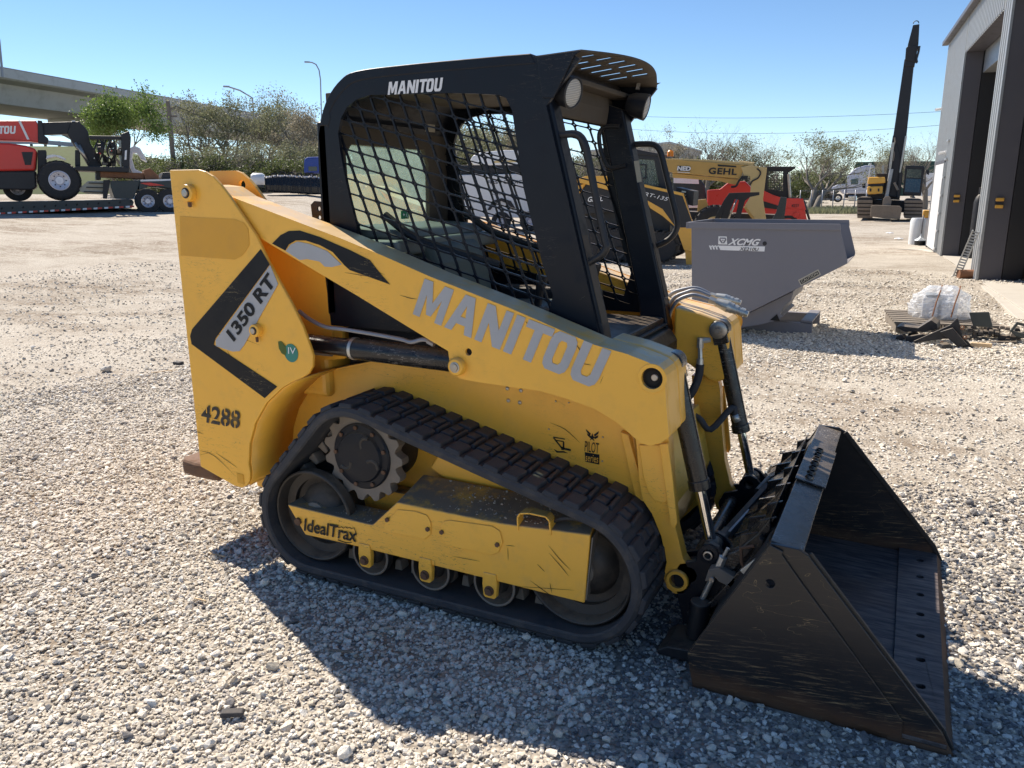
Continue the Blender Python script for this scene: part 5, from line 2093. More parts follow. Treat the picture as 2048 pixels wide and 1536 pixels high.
# ================================================================== generic builders for parked machines
def part(par, fr, name, px, w0, w1, mat, bevel=.0, holes=()):
    mb = MB()
    mb.prism(fr.P2(px, w0), w0, w1, [fr.P2(h, w0) for h in holes])
    return mb.build(name, mat, par, bevel)


def wheel(par, fr, px, py, rpx, w0, width, mat_rim='silver', r=None, rimk=.52, z=None):
    u, zz = fr.p(px, py, w0)
    if z is not None: zz = z
    u2_, _ = fr.p(px+rpx, py, w0)
    r = r or abs(u2_-u)
    mb = MB()
    mb.lathe([(r*rimk, 0.01), (r*.82, -.01), (r*.95, .01), (r, .05), (r, width-.05), (r*.95, width), (r*rimk, width)], (u, w0, zz), (0, 1, 0), 32)
    t = mb.build('tyre', 'tyre', par)
    mb = MB()
    mb.lathe([(r*rimk, .005), (r*rimk*.92, .0), (r*rimk*.88, .06), (r*rimk*.4, .10), (r*rimk*.38, .04), (0, .04)], (u, w0, zz), (0, 1, 0), 28)
    mb.build('rim', mat_rim, t)
    for k in range(8):
        a = k*math.pi/4
        mb = MB()
        mb.cyl((u+r*rimk*.6*math.cos(a), w0+.09, zz+r*rimk*.6*math.sin(a)), (u+r*rimk*.6*math.cos(a), w0+.04, zz+r*rimk*.6*math.sin(a)), r*.035, n=6)
        if r > .3 and px < 400: mb.build('wheel_nut', 'blackmat', t)
    return t


def lugs(par, u, z, r, w0, width, n=22):
    for k in range(n):
        a = 2*math.pi*k/n
        mb = MB()
        for s in (0, 1):
            aa = a+s*math.pi/n
            y0, y1 = (w0, w0+width*.52) if s == 0 else (w0+width*.48, w0+width)
            p = Vector((u+(r+.012)*math.cos(aa), y0, z+(r+.012)*math.sin(aa)))
            q = Vector((u+(r+.012)*math.cos(aa+.12), y1, z+(r+.012)*math.sin(aa+.12)))
            mb.bar(p, q, .045, .05, (math.cos(aa), 0, math.sin(aa)))
        mb.build('tyre_lug', 'tyre', par, recalc=False)


# ------------------------------------------------------------------ second yellow track loader
P = at_dist(1250, 17.6)
TF = FR(P, math.radians(4))
t2 = TF.empty('second_track_loader', 'dark panelled yellow track loader parked behind the cab posts', 'track loader')
c1 = [TF.p(1195, 480)[0], TF.p(1325, 478)[0]]
pth = hullpath([(c1[0], .42, .30), (c1[1], .36, .30), (c1[0]-.1, .36, .30)], .05)
mb = MB()
for y0, y1 in ((0, .42), (1.25, 1.67)):
    mb.prism(pth, y0, y1)
o = mb.build('track', 'tyre', t2, .02)
for k in range(34):
    i = int(k*len(pth)/34)
    p, q = pth[i-1], pth[(i+1) % len(pth)]
    tx, tz = q[0]-p[0], q[1]-p[1]
    L = math.hypot(tx, tz)
    mb = MB()
    mb.bar((pth[i][0], .0, pth[i][1]), (pth[i][0], .42, pth[i][1]), .04, .07, (-tz/L, 0, tx/L))
    mb.build('tread_bar', 'tyre', o, recalc=False)
for k in range(4):
    u = c1[0]+(c1[1]-c1[0])*(k+.5)/4-.05
    mb = MB()
    mb.lathe([(.13, -.01), (.12, 0), (.04, .02), (0, .02)], (u, -.012, .22), (0, 1, 0), 18)
    mb.build('road_wheel', 'wheel', o)
part(t2, TF, 'side_panel', [(1150, 360), (1225, 352), (1372, 395), (1388, 470), (1370, 500), (1345, 455), (1300, 408), (1240, 420), (1160, 430), (1140, 425)], .10, .2, 'blackmat', .01)
part(t2, TF, 'rear_body', [(1142, 375), (1172, 366), (1150, 400), (1148, 430), (1140, 410)], .05, 1.6, 'catyellow', .02)
part(t2, TF, 'lift_arm', [(1140, 362), (1172, 352), (1215, 352), (1366, 386), (1392, 470), (1388, 505), (1368, 500), (1352, 455), (1325, 432), (1300, 416), (1292, 400), (1170, 368)], .0, .09, 'catyellow', .01)
part(t2, TF, 'arm_black_band', [(1287, 374), (1365, 392), (1388, 455), (1352, 455), (1325, 418), (1290, 398)], -.008, -.001, 'blackmat')
part(t2, TF, 'arm_front', [(1358, 420), (1382, 440), (1392, 480), (1386, 530), (1372, 530), (1368, 480)], .09, .30, 'catyellow', .01)
part(t2, TF, 'body_block', [(1150, 372), (1300, 380), (1340, 430), (1340, 470), (1160, 470)], .43, 1.24, 'blackmat', .02)
cabp = [(1200, 300), (1262, 300), (1300, 306), (1322, 312), (1336, 380), (1205, 372)]
part(t2, TF, 'cab_side', cabp, .32, .36, 'blackmat', .01, [[(1274, 318), (1308, 320), (1318, 372), (1278, 372)], [(1212, 312), (1262, 312), (1268, 368), (1216, 366)]])
part(t2, TF, 'cab_side', cabp, 1.30, 1.34, 'blackmat', .01, [[(1274, 318), (1308, 320), (1318, 372), (1278, 372)], [(1212, 312), (1262, 312), (1268, 368), (1216, 366)]])
part(t2, TF, 'cab_roof', [(1196, 296), (1262, 296), (1324, 308), (1324, 314), (1196, 304)], .30, 1.36, 'blackmat', .02)
part(t2, TF, 'cab_window', [(1274, 318), (1308, 320), (1318, 372), (1278, 372)], .335, .34, 'clearglass')
part(t2, TF, 'side_window_frame', [(1274, 328), (1293, 328), (1293, 358), (1276, 358)], .31, .325, 'blackmat', .0, [[(1277, 331), (1290, 331), (1290, 355), (1279, 355)]])
txt_px('model_lettering', 'RT-135', TF, .0, (1288, 391), (1335, 402), (1291, 384), 'white', t2, off=.02, bold=.0, shear=.15)
txt_px('side_lettering', 'GEHL', TF, .10, (1176, 404), (1206, 402), (1176, 394), 'white', t2, off=.01, bold=.02, shear=.2)
mb = MB()
u, z = TF.p(1341, 308, .8)
mb.lathe([(.07, 0), (.07, .1), (.04, .13), (0, .13)], (u, .8, z-.05), (0, 0, 1), 12)
mb.build('beacon', 'orange', t2)
part(t2, TF, 'black_toolbox', [(1352, 374), (1388, 382), (1386, 412), (1352, 404)], .3, .9, 'blackmat', .01)
for k in range(4):
    mb = MB()
    u, z = TF.p(1364, 383+k*7, .3)
    mb.bar((u, .27, z), (u+.09, .27, z-.01), .03, .03)
    mb.build('hose_coupling', 'steel', t2)

# ------------------------------------------------------------------ cream telescopic handler
P = at_dist(1440, 22.5)
GF = FR(P, yaw_face(P))
gh_ = GF.empty('telehandler', 'cream and ochre telescopic handler with long horizontal boom behind the hopper', 'telehandler')
part(gh_, GF, 'boom', [(1330, 318), (1345, 318), (1500, 330), (1487, 332), (1482, 358), (1345, 345), (1330, 340)], 0, .42, 'ochre', .015)
part(gh_, GF, 'boom_top_section', [(1338, 316.5), (1430, 320), (1505, 326), (1508, 333), (1498, 336), (1340, 322.5)], .02, .40, 'cream', .012)
part(gh_, GF, 'boom_underside', [(1345, 346), (1481, 359), (1478, 368), (1468, 369), (1440, 362), (1345, 355)], .06, .36, 'ochre', .015)
part(gh_, GF, 'boom_head', [(1482, 334), (1502, 331), (1534, 335), (1533, 345), (1526, 398), (1533, 443), (1514, 443), (1490, 411), (1500, 395), (1502, 372), (1500, 352), (1488, 352)], -.04, .10, 'cream', .01)
part(gh_, GF, 'boom_head', [(1502, 331), (1534, 335), (1533, 345), (1526, 398), (1533, 443), (1514, 443), (1490, 411), (1500, 395), (1502, 372), (1500, 352)], .34, .46, 'cream', .01)
part(gh_, GF, 'head_strut', [(1487, 415), (1496, 408), (1516, 441), (1508, 443)], -.02, .12, 'ochre', .01)
mb = MB()
u, z = GF.p(1508, 329, .2)
u0_, z0_ = GF.p(1478, 325, .2)
mb.cyl((u0_, .2, z0_), (u, .2, z), .055, n=12)
mb.build('boom_cylinder', 'cream', gh_)
mb = MB()
q3g = lambda px, py, w=-.06: (GF.p(px, py, w)[0], w, GF.p(px, py, w)[1])
mb.tube(smoothpath([q3g(1514, 337), q3g(1521, 345), q3g(1516, 356), q3g(1505, 362), q3g(1500, 370)]), .02, 6)
mb.tube(smoothpath([q3g(1486, 352), q3g(1478, 362), q3g(1472, 372), q3g(1462, 374)]), .03, 6)
mb.build('hose', 'blackmat', gh_)
mb = MB()
mb.box(*sorted((GF.p(1484, 354, -.05)[0], GF.p(1495, 354, -.05)[0])), -.08, -.02, *sorted((GF.p(1484, 352)[1], GF.p(1484, 360)[1])))
mb.build('valve_block', 'blackmat', gh_, .01)
part(gh_, GF, 'boom_stripe', [(1435, 329), (1472, 332), (1473, 335), (1436, 332.5)], -.014, -.004, 'blackmat')
txt_px('maker_lettering', 'GEHL', GF, 0., (1416.5, 348), (1473, 350.5), (1418, 335), 'blackmat', gh_, off=.012, bold=.03, space=1.1)
txt_px('dealer_lettering', 'NED', GF, 0., (1354, 341), (1381.5, 342), (1354.5, 332), 'white', gh_, off=.02, bold=.045, shear=.1)
part(gh_, GF, 'dealer_plate', [(1355, 331.5), (1380, 333), (1380, 343), (1355, 341.5)], -.014, -.004, 'darkcar')
part(gh_, GF, 'dealer_line', [(1355, 343.5), (1380, 345), (1380, 346), (1355, 344.8)], -.016, -.004, 'white')
part(gh_, GF, 'chassis', [(1300, 420), (1560, 430), (1560, 470), (1300, 465)], .3, 1.2, 'blackmat', .02)
u, z = GF.p(1428, 462, -.15)
wheel(gh_, GF, 1428, 462, 38, -.2, .45, 'cream', r=.56, z=.56)
lugs(gh_, u, .56, .56, -.2, .45)
part(gh_, GF, 'axle_frame', [(1395, 400), (1412, 398), (1425, 440), (1395, 440)], .4, .7, 'ochre', .01)

# ------------------------------------------------------------------ red skid loader with the number 4227
P = at_dist(1520, 25.5)
RF = FR(P, yaw_face(P))
rl_ = RF.empty('red_loader', 'red skid loader with black mesh cab and stencilled number on its side', 'skid loader')
part(rl_, RF, 'rear_hood', [(1414, 380), (1440, 378), (1455, 366), (1490, 362), (1502, 374), (1504, 445), (1414, 440)], .1, 1.5, 'red', .04)
part(rl_, RF, 'body_side', [(1525, 380), (1560, 396), (1598, 396), (1605, 400), (1615, 443), (1525, 443)], .0, .14, 'red', .01)
part(rl_, RF, 'lift_arm', [(1523, 382), (1565, 396), (1606, 397), (1612, 420), (1562, 414), (1525, 402)], -.05, -.005, 'red', .01)
part(rl_, RF, 'body_core', [(1480, 395), (1600, 405), (1606, 443), (1480, 443)], .2, 1.5, 'blackmat', .02)
part(rl_, RF, 'dark_stripe', [(1523, 401), (1556, 411), (1554, 419), (1526, 415)], -.062, -.052, 'blackmat')
part(rl_, RF, 'cab_frame', [(1530, 334), (1590, 334), (1585, 341), (1577, 345), (1582, 396), (1560, 395), (1528, 382)], .10, .14, 'blackmat', .01, [[(1536, 343), (1566, 343), (1566, 382), (1536, 378)]])
part(rl_, RF, 'cab_frame', [(1530, 334), (1590, 334), (1585, 341), (1577, 345), (1582, 396), (1560, 395), (1528, 382)], 1.25, 1.29, 'blackmat', .01, [[(1536, 343), (1566, 343), (1566, 382), (1536, 378)]])
part(rl_, RF, 'cab_roof', [(1526, 333), (1592, 333), (1590, 338), (1526, 338)], .06, 1.32, 'blackmat', .02)
mb = MB()
for k in range(7):
    a_, b_ = RF.p(1537+k*4.3, 343, .12), RF.p(1537+k*4.3, 382, .12)
    mb.bar((a_[0], .12, a_[1]), (b_[0], .12, b_[1]), .012, .012)
for k in range(8):
    a_, b_ = RF.p(1536, 346+k*4.8, .12), RF.p(1566, 346+k*4.8, .12)
    mb.bar((a_[0], .12, a_[1]), (b_[0], .12, b_[1]), .012, .012)
mb.build('cab_mesh', 'blackmat', rl_)
mb = MB()
mb.cyl((RF.p(1577, 348)[0], .05, RF.p(1577, 348)[1]), (RF.p(1580, 395)[0], .05, RF.p(1580, 395)[1]), .045, n=10)
mb.build('exhaust_post', 'steel', rl_)
txt_px('stencil_number', '4227', RF, 0., (1583, 414.5), (1598, 414.5), (1583, 408.5), 'blackmat', rl_, off=.065, bold=.01)
mb = MB()
a_ = RF.p(1592, 430)
mb.lathe([(.09, 0), (.08, -.02), (0, -.02)], (a_[0], -.006, a_[1]), (0, 1, 0), 18)
mb.build('pivot_cap', 'red', rl_)
mb = MB()
for k in (0, 1):
    A_, B_ = RF.p(1606+k*4, 402, .1), RF.p(1619+k*2, 440, .1)
    mb.cyl((A_[0], .1+.5*k, A_[1]), (B_[0], .1+.5*k, B_[1]), .03, n=8)
mb.build('tilt_cylinder', 'blackmat', rl_)
wheel(rl_, RF, 1575, 452, 24, .0, .3, 'red', r=.42, z=.42)
wheel(rl_, RF, 1500, 452, 24, .0, .3, 'red', r=.42, z=.42)

# black grapple frame and grey steel post in front of the red loader
P = at_dist(1470, 20.)
KF = FR(P, yaw_face(P))
kf = KF.empty('grapple_attachment', 'black curved grapple frame standing behind the grey hopper rim', 'grapple')
for w_ in (0, .5):
    part(kf, KF, 'grapple_tine', [(1425, 445), (1448, 400), (1458, 386), (1480, 385), (1519, 384), (1519, 390), (1500, 394), (1490, 402), (1478, 445), (1468, 445), (1478, 400), (1470, 398), (1450, 445), (1440, 445), (1446, 422), (1436, 445)], w_, w_+.05, 'blackmat', .006)
part(kf, KF, 'cross_bar', [(1455, 398), (1462, 398), (1452, 430), (1445, 430)], .06, .49, 'blackmat', .006)
mb = MB()
A_, B_ = KF.p(1474, 398), KF.p(1456, 440)
mb.cyl((A_[0], -.04, A_[1]), (B_[0], -.04, B_[1]), .022, n=8)
mb.build('grapple_cylinder', 'steel', kf)
P = at_dist(1560, 20.)
KF = FR(P, yaw_face(P))
mb = MB()
mb.prism(KF.P2([(1561, 394), (1574, 395), (1568, 442), (1540, 446), (1552, 425)]), 0, .12)
o = mb.build('steel_post', 'darkgreen', None, .008)
o.location = KF.P
o.rotation_euler = (0, 0, KF.yaw)
tag(o, 'grey green steel upright with flared foot in front of the red loader', 'post')

# dark pickup and white trailer seen through the cab
P = at_dist(1385, 27.)
VF = FR(P, yaw_face(P))
vn = VF.empty('dark_van', 'dark green van with pale lower body parked behind the telehandler boom', 'van')
part(vn, VF, 'van_body', [(1345, 352), (1398, 354), (1410, 370), (1414, 398), (1345, 396)], 0, 1.8, 'darkgreen', .05)
part(vn, VF, 'van_lower', [(1345, 398), (1414, 400), (1422, 416), (1345, 416)], -.03, 1.8, 'white_dirty', .04)
part(vn, VF, 'van_sill', [(1345, 418), (1418, 418), (1410, 440), (1345, 440)], .02, 1.8, 'darkgreen', .03)
part(vn, VF, 'side_window', [(1347, 356), (1397, 358), (1398, 368), (1347, 366)], -.012, -.002, 'white_dirty')
wheel(vn, VF, 1400, 440, 18, -.05, .25, 'silver', r=.36, z=.36)
P = at_dist(1000, 31.)
WF = FR(P, yaw_face(P)+math.radians(8))
wt = WF.empty('box_trailer', 'white utility trailer with black lettering seen through the cab window mesh', 'trailer')
part(wt, WF, 'trailer_side', [(900, 350), (1120, 346), (1130, 438), (900, 432)], 0, 2.1, 'white_dirty', .03)
part(wt, WF, 'black_top_rack', [(905, 330), (1120, 330), (1120, 344), (905, 349)], .1, 2.0, 'blackmat', .03)
part(wt, WF, 'fender', [(975, 420), (985, 402), (1003, 396), (1022, 402), (1032, 418), (1026, 420), (1016, 408), (1003, 402), (990, 408), (981, 420)], -.06, .0, 'blackmat', .01)
wheel(wt, WF, 1003, 434, 20, -.09, .2, 'silver', r=.38, z=.40)
wheel(wt, WF, 1060, 434, 20, -.09, .2, 'silver', r=.38, z=.40)
txt_px('owner_lettering', 'FIRST CHOICE', WF, 0., (975, 368), (1050, 367), (975, 361), 'blackmat', wt, off=.02, bold=.02)
txt_px('service_lettering', 'TOWING', WF, 0., (980, 390), (1010, 390), (980, 385), 'blackmat', wt, off=.02)
txt_px('phone_lettering', '77-803-08', WF, 0., (938, 405), (962, 405), (938, 400.5), 'blackmat', wt, off=.02)
P = at_dist(1000, 38.)
WF = FR(P, yaw_face(P))
wv = WF.empty('white_camper', 'white camper with sloped nose behind the white utility trailer', 'camper')
part(wv, WF, 'camper_body', [(945, 312), (960, 305), (1010, 300), (1080, 302), (1080, 332), (948, 330), (940, 322)], 0, 2.2, 'white_dirty', .06)
part(wv, WF, 'camper_base', [(948, 334), (1080, 334), (1080, 400), (948, 400)], .1, 2.2, 'darkgreen', .03)
part(wv, WF, 'camper_stripe', [(985, 322), (1080, 318), (1080, 322), (985, 326)], -.02, .0, 'cream')

# ------------------------------------------------------------------ excavator with upright boom
P = at_dist(1790, 44.)
XF = FR(P, yaw_face(P))
ex_ = XF.empty('excavator', 'large excavator with its long dark boom pointing straight up', 'excavator')
def xpart(n, px, a, b, m, bv=.02): return part(ex_, XF, n, px, a, b, m, bv)
for (a, b) in ((1714, 1746), (1808, 1846)):
    o = xpart('crawler_track', [(a, 398), (a+4, 394), (b-4, 394), (b, 399), (b-2, 434), (a, 434)] if a < 1750 else [(a+2, 403), (a+6, 398), (b-4, 398), (b, 403), (b-2, 440), (a, 436)], 0, 4.2, 'tyre', .05)
    for k in range(5):
        z0_ = 400+k*7.6
        xpart('track_shoe', [(a+.5, z0_), (b-1, z0_+.4), (b-1, z0_+6.2), (a+.5, z0_+5.6)], -.09, -.01, 'trackshoe', .01).parent = o
xpart('undercarriage', [(1746, 400), (1810, 402), (1810, 425), (1746, 425)], .8, 3.4, 'blackmat')
xpart('counterweight_box', [(1733, 354), (1768, 354), (1770, 366), (1735, 368), (1737, 358)], .6, 3.2, 'catyellow', .08)
xpart('side_box_upper', [(1737, 355), (1770, 354), (1771, 366), (1735, 368)], .2, .6, 'catyellow', .05)
xpart('side_box_gap', [(1736, 368), (1768, 366), (1768, 372), (1736, 373)], .3, .7, 'blackmat')
xpart('side_box_lower', [(1734, 373), (1766, 372), (1765, 387), (1735, 389)], .2, .6, 'catyellow', .06)
for x_ in (1741, 1757):
    xpart('box_latch', [(x_-1.5, 377), (x_+1.5, 377), (x_+1.5, 383), (x_-1.5, 383)], .16, .2, 'blackmat', 0)
xpart('engine_cover', [(1752, 347), (1775, 347), (1790, 352), (1800, 400), (1735, 398), (1735, 388), (1768, 388)], .7, 3.4, 'blackmat', .03)
xpart('exhaust', [(1763, 335), (1766, 330), (1768, 331), (1768, 348), (1764, 348)], 1.6, 1.75, 'steel', .01)
xpart('handrail', [(1733, 372), (1741, 326), (1743, 326), (1735.5, 372)], .45, .5, 'white_dirty', .0)
cab_ = xpart('cab_shell', [(1811, 331), (1848, 332), (1850, 336), (1842, 392), (1806, 390)], .35, 1.6, 'blackmat', .04)
xpart('windscreen', [(1815, 338), (1843, 339), (1842, 356), (1812, 355)], .325, .345, 'clearglass', .0)
xpart('lower_windscreen', [(1812, 357), (1842, 358), (1839, 385), (1809, 384)], .325, .345, 'bluecab', .0)
xpart('mirror', [(1852, 339), (1859, 341), (1858, 350), (1853, 348)], .2, .3, 'blackmat', .01)
bm_ = xpart('boom', [(1771, 392), (1774, 340), (1786, 270), (1790, 278), (1806, 330), (1800, 375), (1794, 395)], .5, .95, 'blackmat', .03)
xpart('boom_section', [(1786, 275), (1809, 118), (1829, 120), (1807, 330), (1778, 330)], .55, .9, 'blackmat', .03)
xpart('stick', [(1809, 132), (1816, 88), (1826, 50), (1839, 48), (1837, 88), (1829, 133)], .5, .85, 'blackmat', .02)
xpart('boom_pivot', [(1812, 96), (1816, 92), (1838, 92), (1838, 97), (1834, 100), (1832, 124), (1810, 120)], .45, .95, 'blackmat', .02)
mb = MB()
mb.tube([(XF.p(a, b, .4)[0], .4, XF.p(a, b, .4)[1]) for a, b in ((1839, 92), (1837, 104), (1833, 118), (1834, 124), (1832, 126))], .05, 6)
mb.build('stick_hose', 'blackmat', ex_)
for (a, b, r, mt, nm) in (((1772, 400), (1783, 338), .10, 'steelgrey', 'boom_cylinder'), ((1780, 338), (1787, 285), .06, 'steel', 'boom_rod'), ((1800, 345), (1812, 272), .05, 'steel', 'stick_rod'), ((1796, 395), (1802, 345), .09, 'blackmat', 'stick_cylinder')):
    mb = MB()
    A_, B_ = XF.p(*a, .4), XF.p(*b, .4)
    mb.cyl((A_[0], .4, A_[1]), (B_[0], .4, B_[1]), r, n=12)
    mb.build(nm, mt, ex_)
xpart('blade', [(1742, 412), (1748, 410), (1800, 412), (1804, 416), (1800, 439), (1770, 437), (1740, 433)], -.9, -.6, 'trackshoe', .03)
xpart('blade_link', [(1766, 398), (1772, 392), (1780, 394), (1783, 402), (1780, 420), (1764, 420)], -.6, .4, 'dirtysteel', .02)
mb = MB()
mb.tube(smoothpath([(XF.p(a, b, .45)[0], .45, XF.p(a, b, .45)[1]) for a, b in ((1786, 322), (1788, 305), (1783, 298), (1790, 285), (1789, 275))]), .035, 6)
mb.tube([(XF.p(1788+k*3, 370, .2)[0], .2, XF.p(1788, 365+5*k, .2)[1]) for k in range(4)], .06, 6)
mb.build('boom_hoses', 'dirtysteel', ex_)
mb = MB()
A_ = XF.p(1832, 47, .6)
mb.tube([(A_[0]+.12*math.cos(t), .6, A_[1]+.12*math.sin(t)) for t in [math.pi*k/6 for k in range(7)]], .02, 6)
mb.build('lifting_eye', 'blackmat', ex_)

# ------------------------------------------------------------------ semi truck, car, green roofed building
P = at_dist(1700, 96.)
SF = FR(P, yaw_face(P))
st2 = SF.empty('semi_truck', 'silver sleeper cab semi truck parked beyond the fence', 'truck')
def spart(n, px, a, b, m, bv=.05): return part(st2, SF, n, px, a, b, m, bv)
spart('sleeper_cab', [(1694, 353), (1700, 346), (1712, 336), (1730, 331), (1748, 330), (1750, 335), (1750, 388), (1694, 388)], 0, 2.5, 'silver', .15)
spart('hood', [(1661, 376), (1675, 369), (1688, 367), (1694, 366), (1694, 388), (1685, 388), (1678, 381), (1668, 381), (1662, 388)], .1, 2.4, 'silver', .12)
spart('windscreen', [(1682, 367), (1692, 354), (1696, 354), (1690, 368)], .12, 2.3, 'tint', .02)
spart('door', [(1694, 355), (1718, 354), (1718, 386), (1694, 386)], -.05, -.01, 'silver', .01)
spart('side_window', [(1701, 359), (1717, 356), (1716, 369), (1702, 369)], -.09, -.06, 'clearglass', .0)
spart('sleeper_window', [(1724, 367), (1731, 366), (1731, 376), (1725, 376)], -.05, -.01, 'tint', 0)
spart('mirror', [(1698, 359), (1702, 359), (1702, 373), (1699, 373)], -.45, -.3, 'silver', .02)
spart('fuel_tank', [(1696, 391), (1714, 391), (1714, 402), (1696, 402)], .1, .8, 'chrome', .08)
spart('frame_rail', [(1690, 388), (1800, 388), (1800, 396), (1690, 396)], .4, 2., 'blackmat', .02)
spart('exhaust_stack', [(1736, 330), (1738, 326), (1740, 326), (1740, 352), (1736, 352)], .3, .5, 'chrome', .0)
spart('bumper', [(1659, 390), (1668, 390), (1668, 402), (1660, 402)], .1, 2.4, 'blackmat', .03)
spart('trailer_box', [(1830, 346), (1870, 346), (1870, 392), (1830, 392)], .2, 2.4, 'white_dirty', .03)
for x_ in (1676, 1760, 1775):
    wheel(st2, SF, x_, 396, 9, -.02, .35, 'chrome')
P = at_dist(1608, 125.)
CF = FR(P, yaw_face(P))
cr_ = CF.empty('dark_car', 'dark blue saloon car parked behind the red loader', 'car')
part(cr_, CF, 'car_body', [(1583, 379), (1592, 378), (1625, 379), (1640, 383), (1643, 392), (1640, 395), (1580, 395)], 0, 1.7, 'darkcar', .08)
part(cr_, CF, 'car_roof', [(1588, 379), (1596, 374), (1614, 374), (1628, 380)], .12, 1.55, 'tint', .08)
wheel(cr_, CF, 1592, 394, 4.5, -.01, .2, 'silver')
wheel(cr_, CF, 1632, 394, 4.5, -.01, .2, 'silver')
P = at_dist(1790, 112.)
NF = FR(P, yaw_face(P))
nb = NF.empty('green_roof_building', 'long low building with dark green roof behind the semi truck', 'building')
part(nb, NF, 'roof', [(1712, 324), (1880, 322), (1880, 347), (1704, 347)], 0, 9, 'greenroof', .05)
part(nb, NF, 'wall', [(1706, 348), (1880, 348), (1880, 392), (1706, 392)], .6, 9, 'greenroof', .0)
for k in range(7):
    x_ = 1714+k*20
    part(nb, NF, 'window', [(x_, 357), (x_+9, 357), (x_+9, 370), (x_, 370)], .5, .6, 'tint', 0)
P = at_dist(1420, 120.)
NF = FR(P, yaw_face(P))
nb = NF.empty('pale_warehouse', 'pale grey warehouse gable far behind the bare trees', 'building')
part(nb, NF, 'wall', [(1180, 326), (1180, 300), (1290, 290), (1340, 286), (1400, 302), (1400, 372), (1180, 372)], 0, 10, 'concrete', .0)
part(nb, NF, 'roof', [(1176, 301), (1340, 283), (1404, 301), (1404, 304), (1340, 287), (1176, 304)], -.3, 10, 'cladding', 0)

# pallet with wrapped load and black attachment steel on the gravel
P = at(1790, 668)
PF = FR(P, math.radians(8))
pl_ = PF.empty('wooden_pallet', 'weathered wooden pallet under the plastic wrapped bundle', 'pallet')
for k in range(7):
    mb = MB()
    mb.box(-.02, 1.02, .0+k*.145, .09+k*.145, .118, .136)
    mb.build('deck_board', 'wood', pl_)
for k in range(3):
    mb = MB()
    mb.box(0+k*.475, .05+k*.475, 0, .96, .02, .117)
    mb.build('stringer', 'wood', pl_)
P = PF.P+np.array([.42, .55, .137])
mb = MB()
vs = []
ns, nr = 40, 16
for j in range(nr+1):
    t = j/nr
    for i in range(ns):
        a = 2*math.pi*i/ns
        r = .235*(1-.10*t)*(1+.10*math.cos(2*a))*math.sqrt(max(.02, 1-max(0, t-.35)**2*2.1))
        z = .34*(t**.8)
        w_ = mn.noise((math.cos(a)*2.5, math.sin(a)*2.5, t*4))*.05+abs(mn.noise((math.cos(a)*5, math.sin(a)*5+t*7, 1)))*.05
        vs.append((P[0]+(r+w_)*1.15*math.cos(a), P[1]+(r+w_)*math.sin(a), P[2]+z+w_*.4))
mb.add(vs, [(j*ns+i, j*ns+(i+1) % ns, (j+1)*ns+(i+1) % ns, (j+1)*ns+i) for j in range(nr) for i in range(ns)]+[tuple(nr*ns+i for i in range(ns))], False)
wrap = thing1(mb, 'wrapped_bundle', 'white goods bundled in crinkled clear plastic on the wooden pallet', 'bundle', 'plastic', recalc=True)
for (a, b, c_, d_, e, f, mt, nm) in ((-.17, -.01, -.14, .06, .01, .24, 'white_dirty', 'packed_box'), (.02, .18, -.15, .06, .01, .20, 'poly', 'packed_box'), (-.12, .14, -.0, .14, .01, .26, 'white_dirty', 'packed_box'), (-.15, .0, -.13, .05, .245, .275, 'blue', 'blue_pouch')):
    mb = MB()
    mb.box(a, b, c_, d_, e, f)
    o = mb.build(nm, mt if mt != 'blue' else 'bluecab', wrap, .02)
for a in (-.06, .12):
    mb = MB()
    mb.tube([(a, -.27, .05), (a+.02, -.26, .2), (a+.05, -.17, .31), (a+.07, .08, .355)], .008, 5)
    mb.build('strap', 'wood2', wrap)
# black fork carriage plates
P = at(1880, 690)
QF = FR(P, math.radians(-6))
fk = QF.empty('fork_carriage', 'black folded steel attachment plates lying in front of the pallet', 'attachment')
def qpart(n, px, a, b, m='blackmat', bv=.006, holes=()):
    return part(fk, QF, n, px, a, b, m, bv, holes)
mb = MB()
a, b, c_, d_ = QF.p(1812, 690), QF.p(1912, 638), QF.p(1918, 650), QF.p(1840, 690)
qpart('long_plate', [(1810, 690), (1900, 650), (1914, 636), (1917, 640), (1925, 672), (1950, 698), (1930, 699), (1905, 676), (1840, 684)], 0, .03)
qpart('bent_plate', [(1792, 655), (1800, 652), (1836, 656), (1862, 640), (1874, 648), (1876, 658), (1848, 664), (1810, 664)], .15, .45)
qpart('lower_plate', [(1811, 674), (1845, 668), (1858, 672), (1830, 684), (1811, 690)], .05, .12)
qpart('gusset', [(1880, 664), (1905, 656), (1935, 690), (1918, 696)], -.06, -.02)
for px, py in ((1910, 666), (1925, 655), (1930, 674), (1884, 686)):
    u, z = QF.p(px, py, -.02)
    mb = MB()
    mb.lathe([(.02, .0), (.02, -.015), (.011, -.015), (.011, .0)], (u, -.025, z), (0, 1, 0), 14)
    mb.build('bushing', 'wood2', fk)
qpart('upright_plate', [(1938, 625), (1978, 624), (1986, 655), (1946, 652)], .25, .28, 'darkgreen')
P = at(2010, 690)
QF = FR(P, math.radians(-3))
fk = QF.empty('steel_linkage', 'dark steel linkage with loose brackets at the right edge of the pile', 'attachment')
qpart('base_rail', [(1968, 684), (2034, 684), (2036, 697), (1972, 696)], 0, .08)
qpart('tilted_frame', [(2020, 662), (2034, 644), (2060, 650), (2060, 680), (2030, 672)], .1, .14, 'darkgreen', .004, [[(2026, 662), (2036, 650), (2052, 654), (2050, 668)]])
qpart('arm', [(1996, 670), (2012, 672), (2048, 664), (2060, 672), (2020, 684), (1996, 680)], .15, .22)
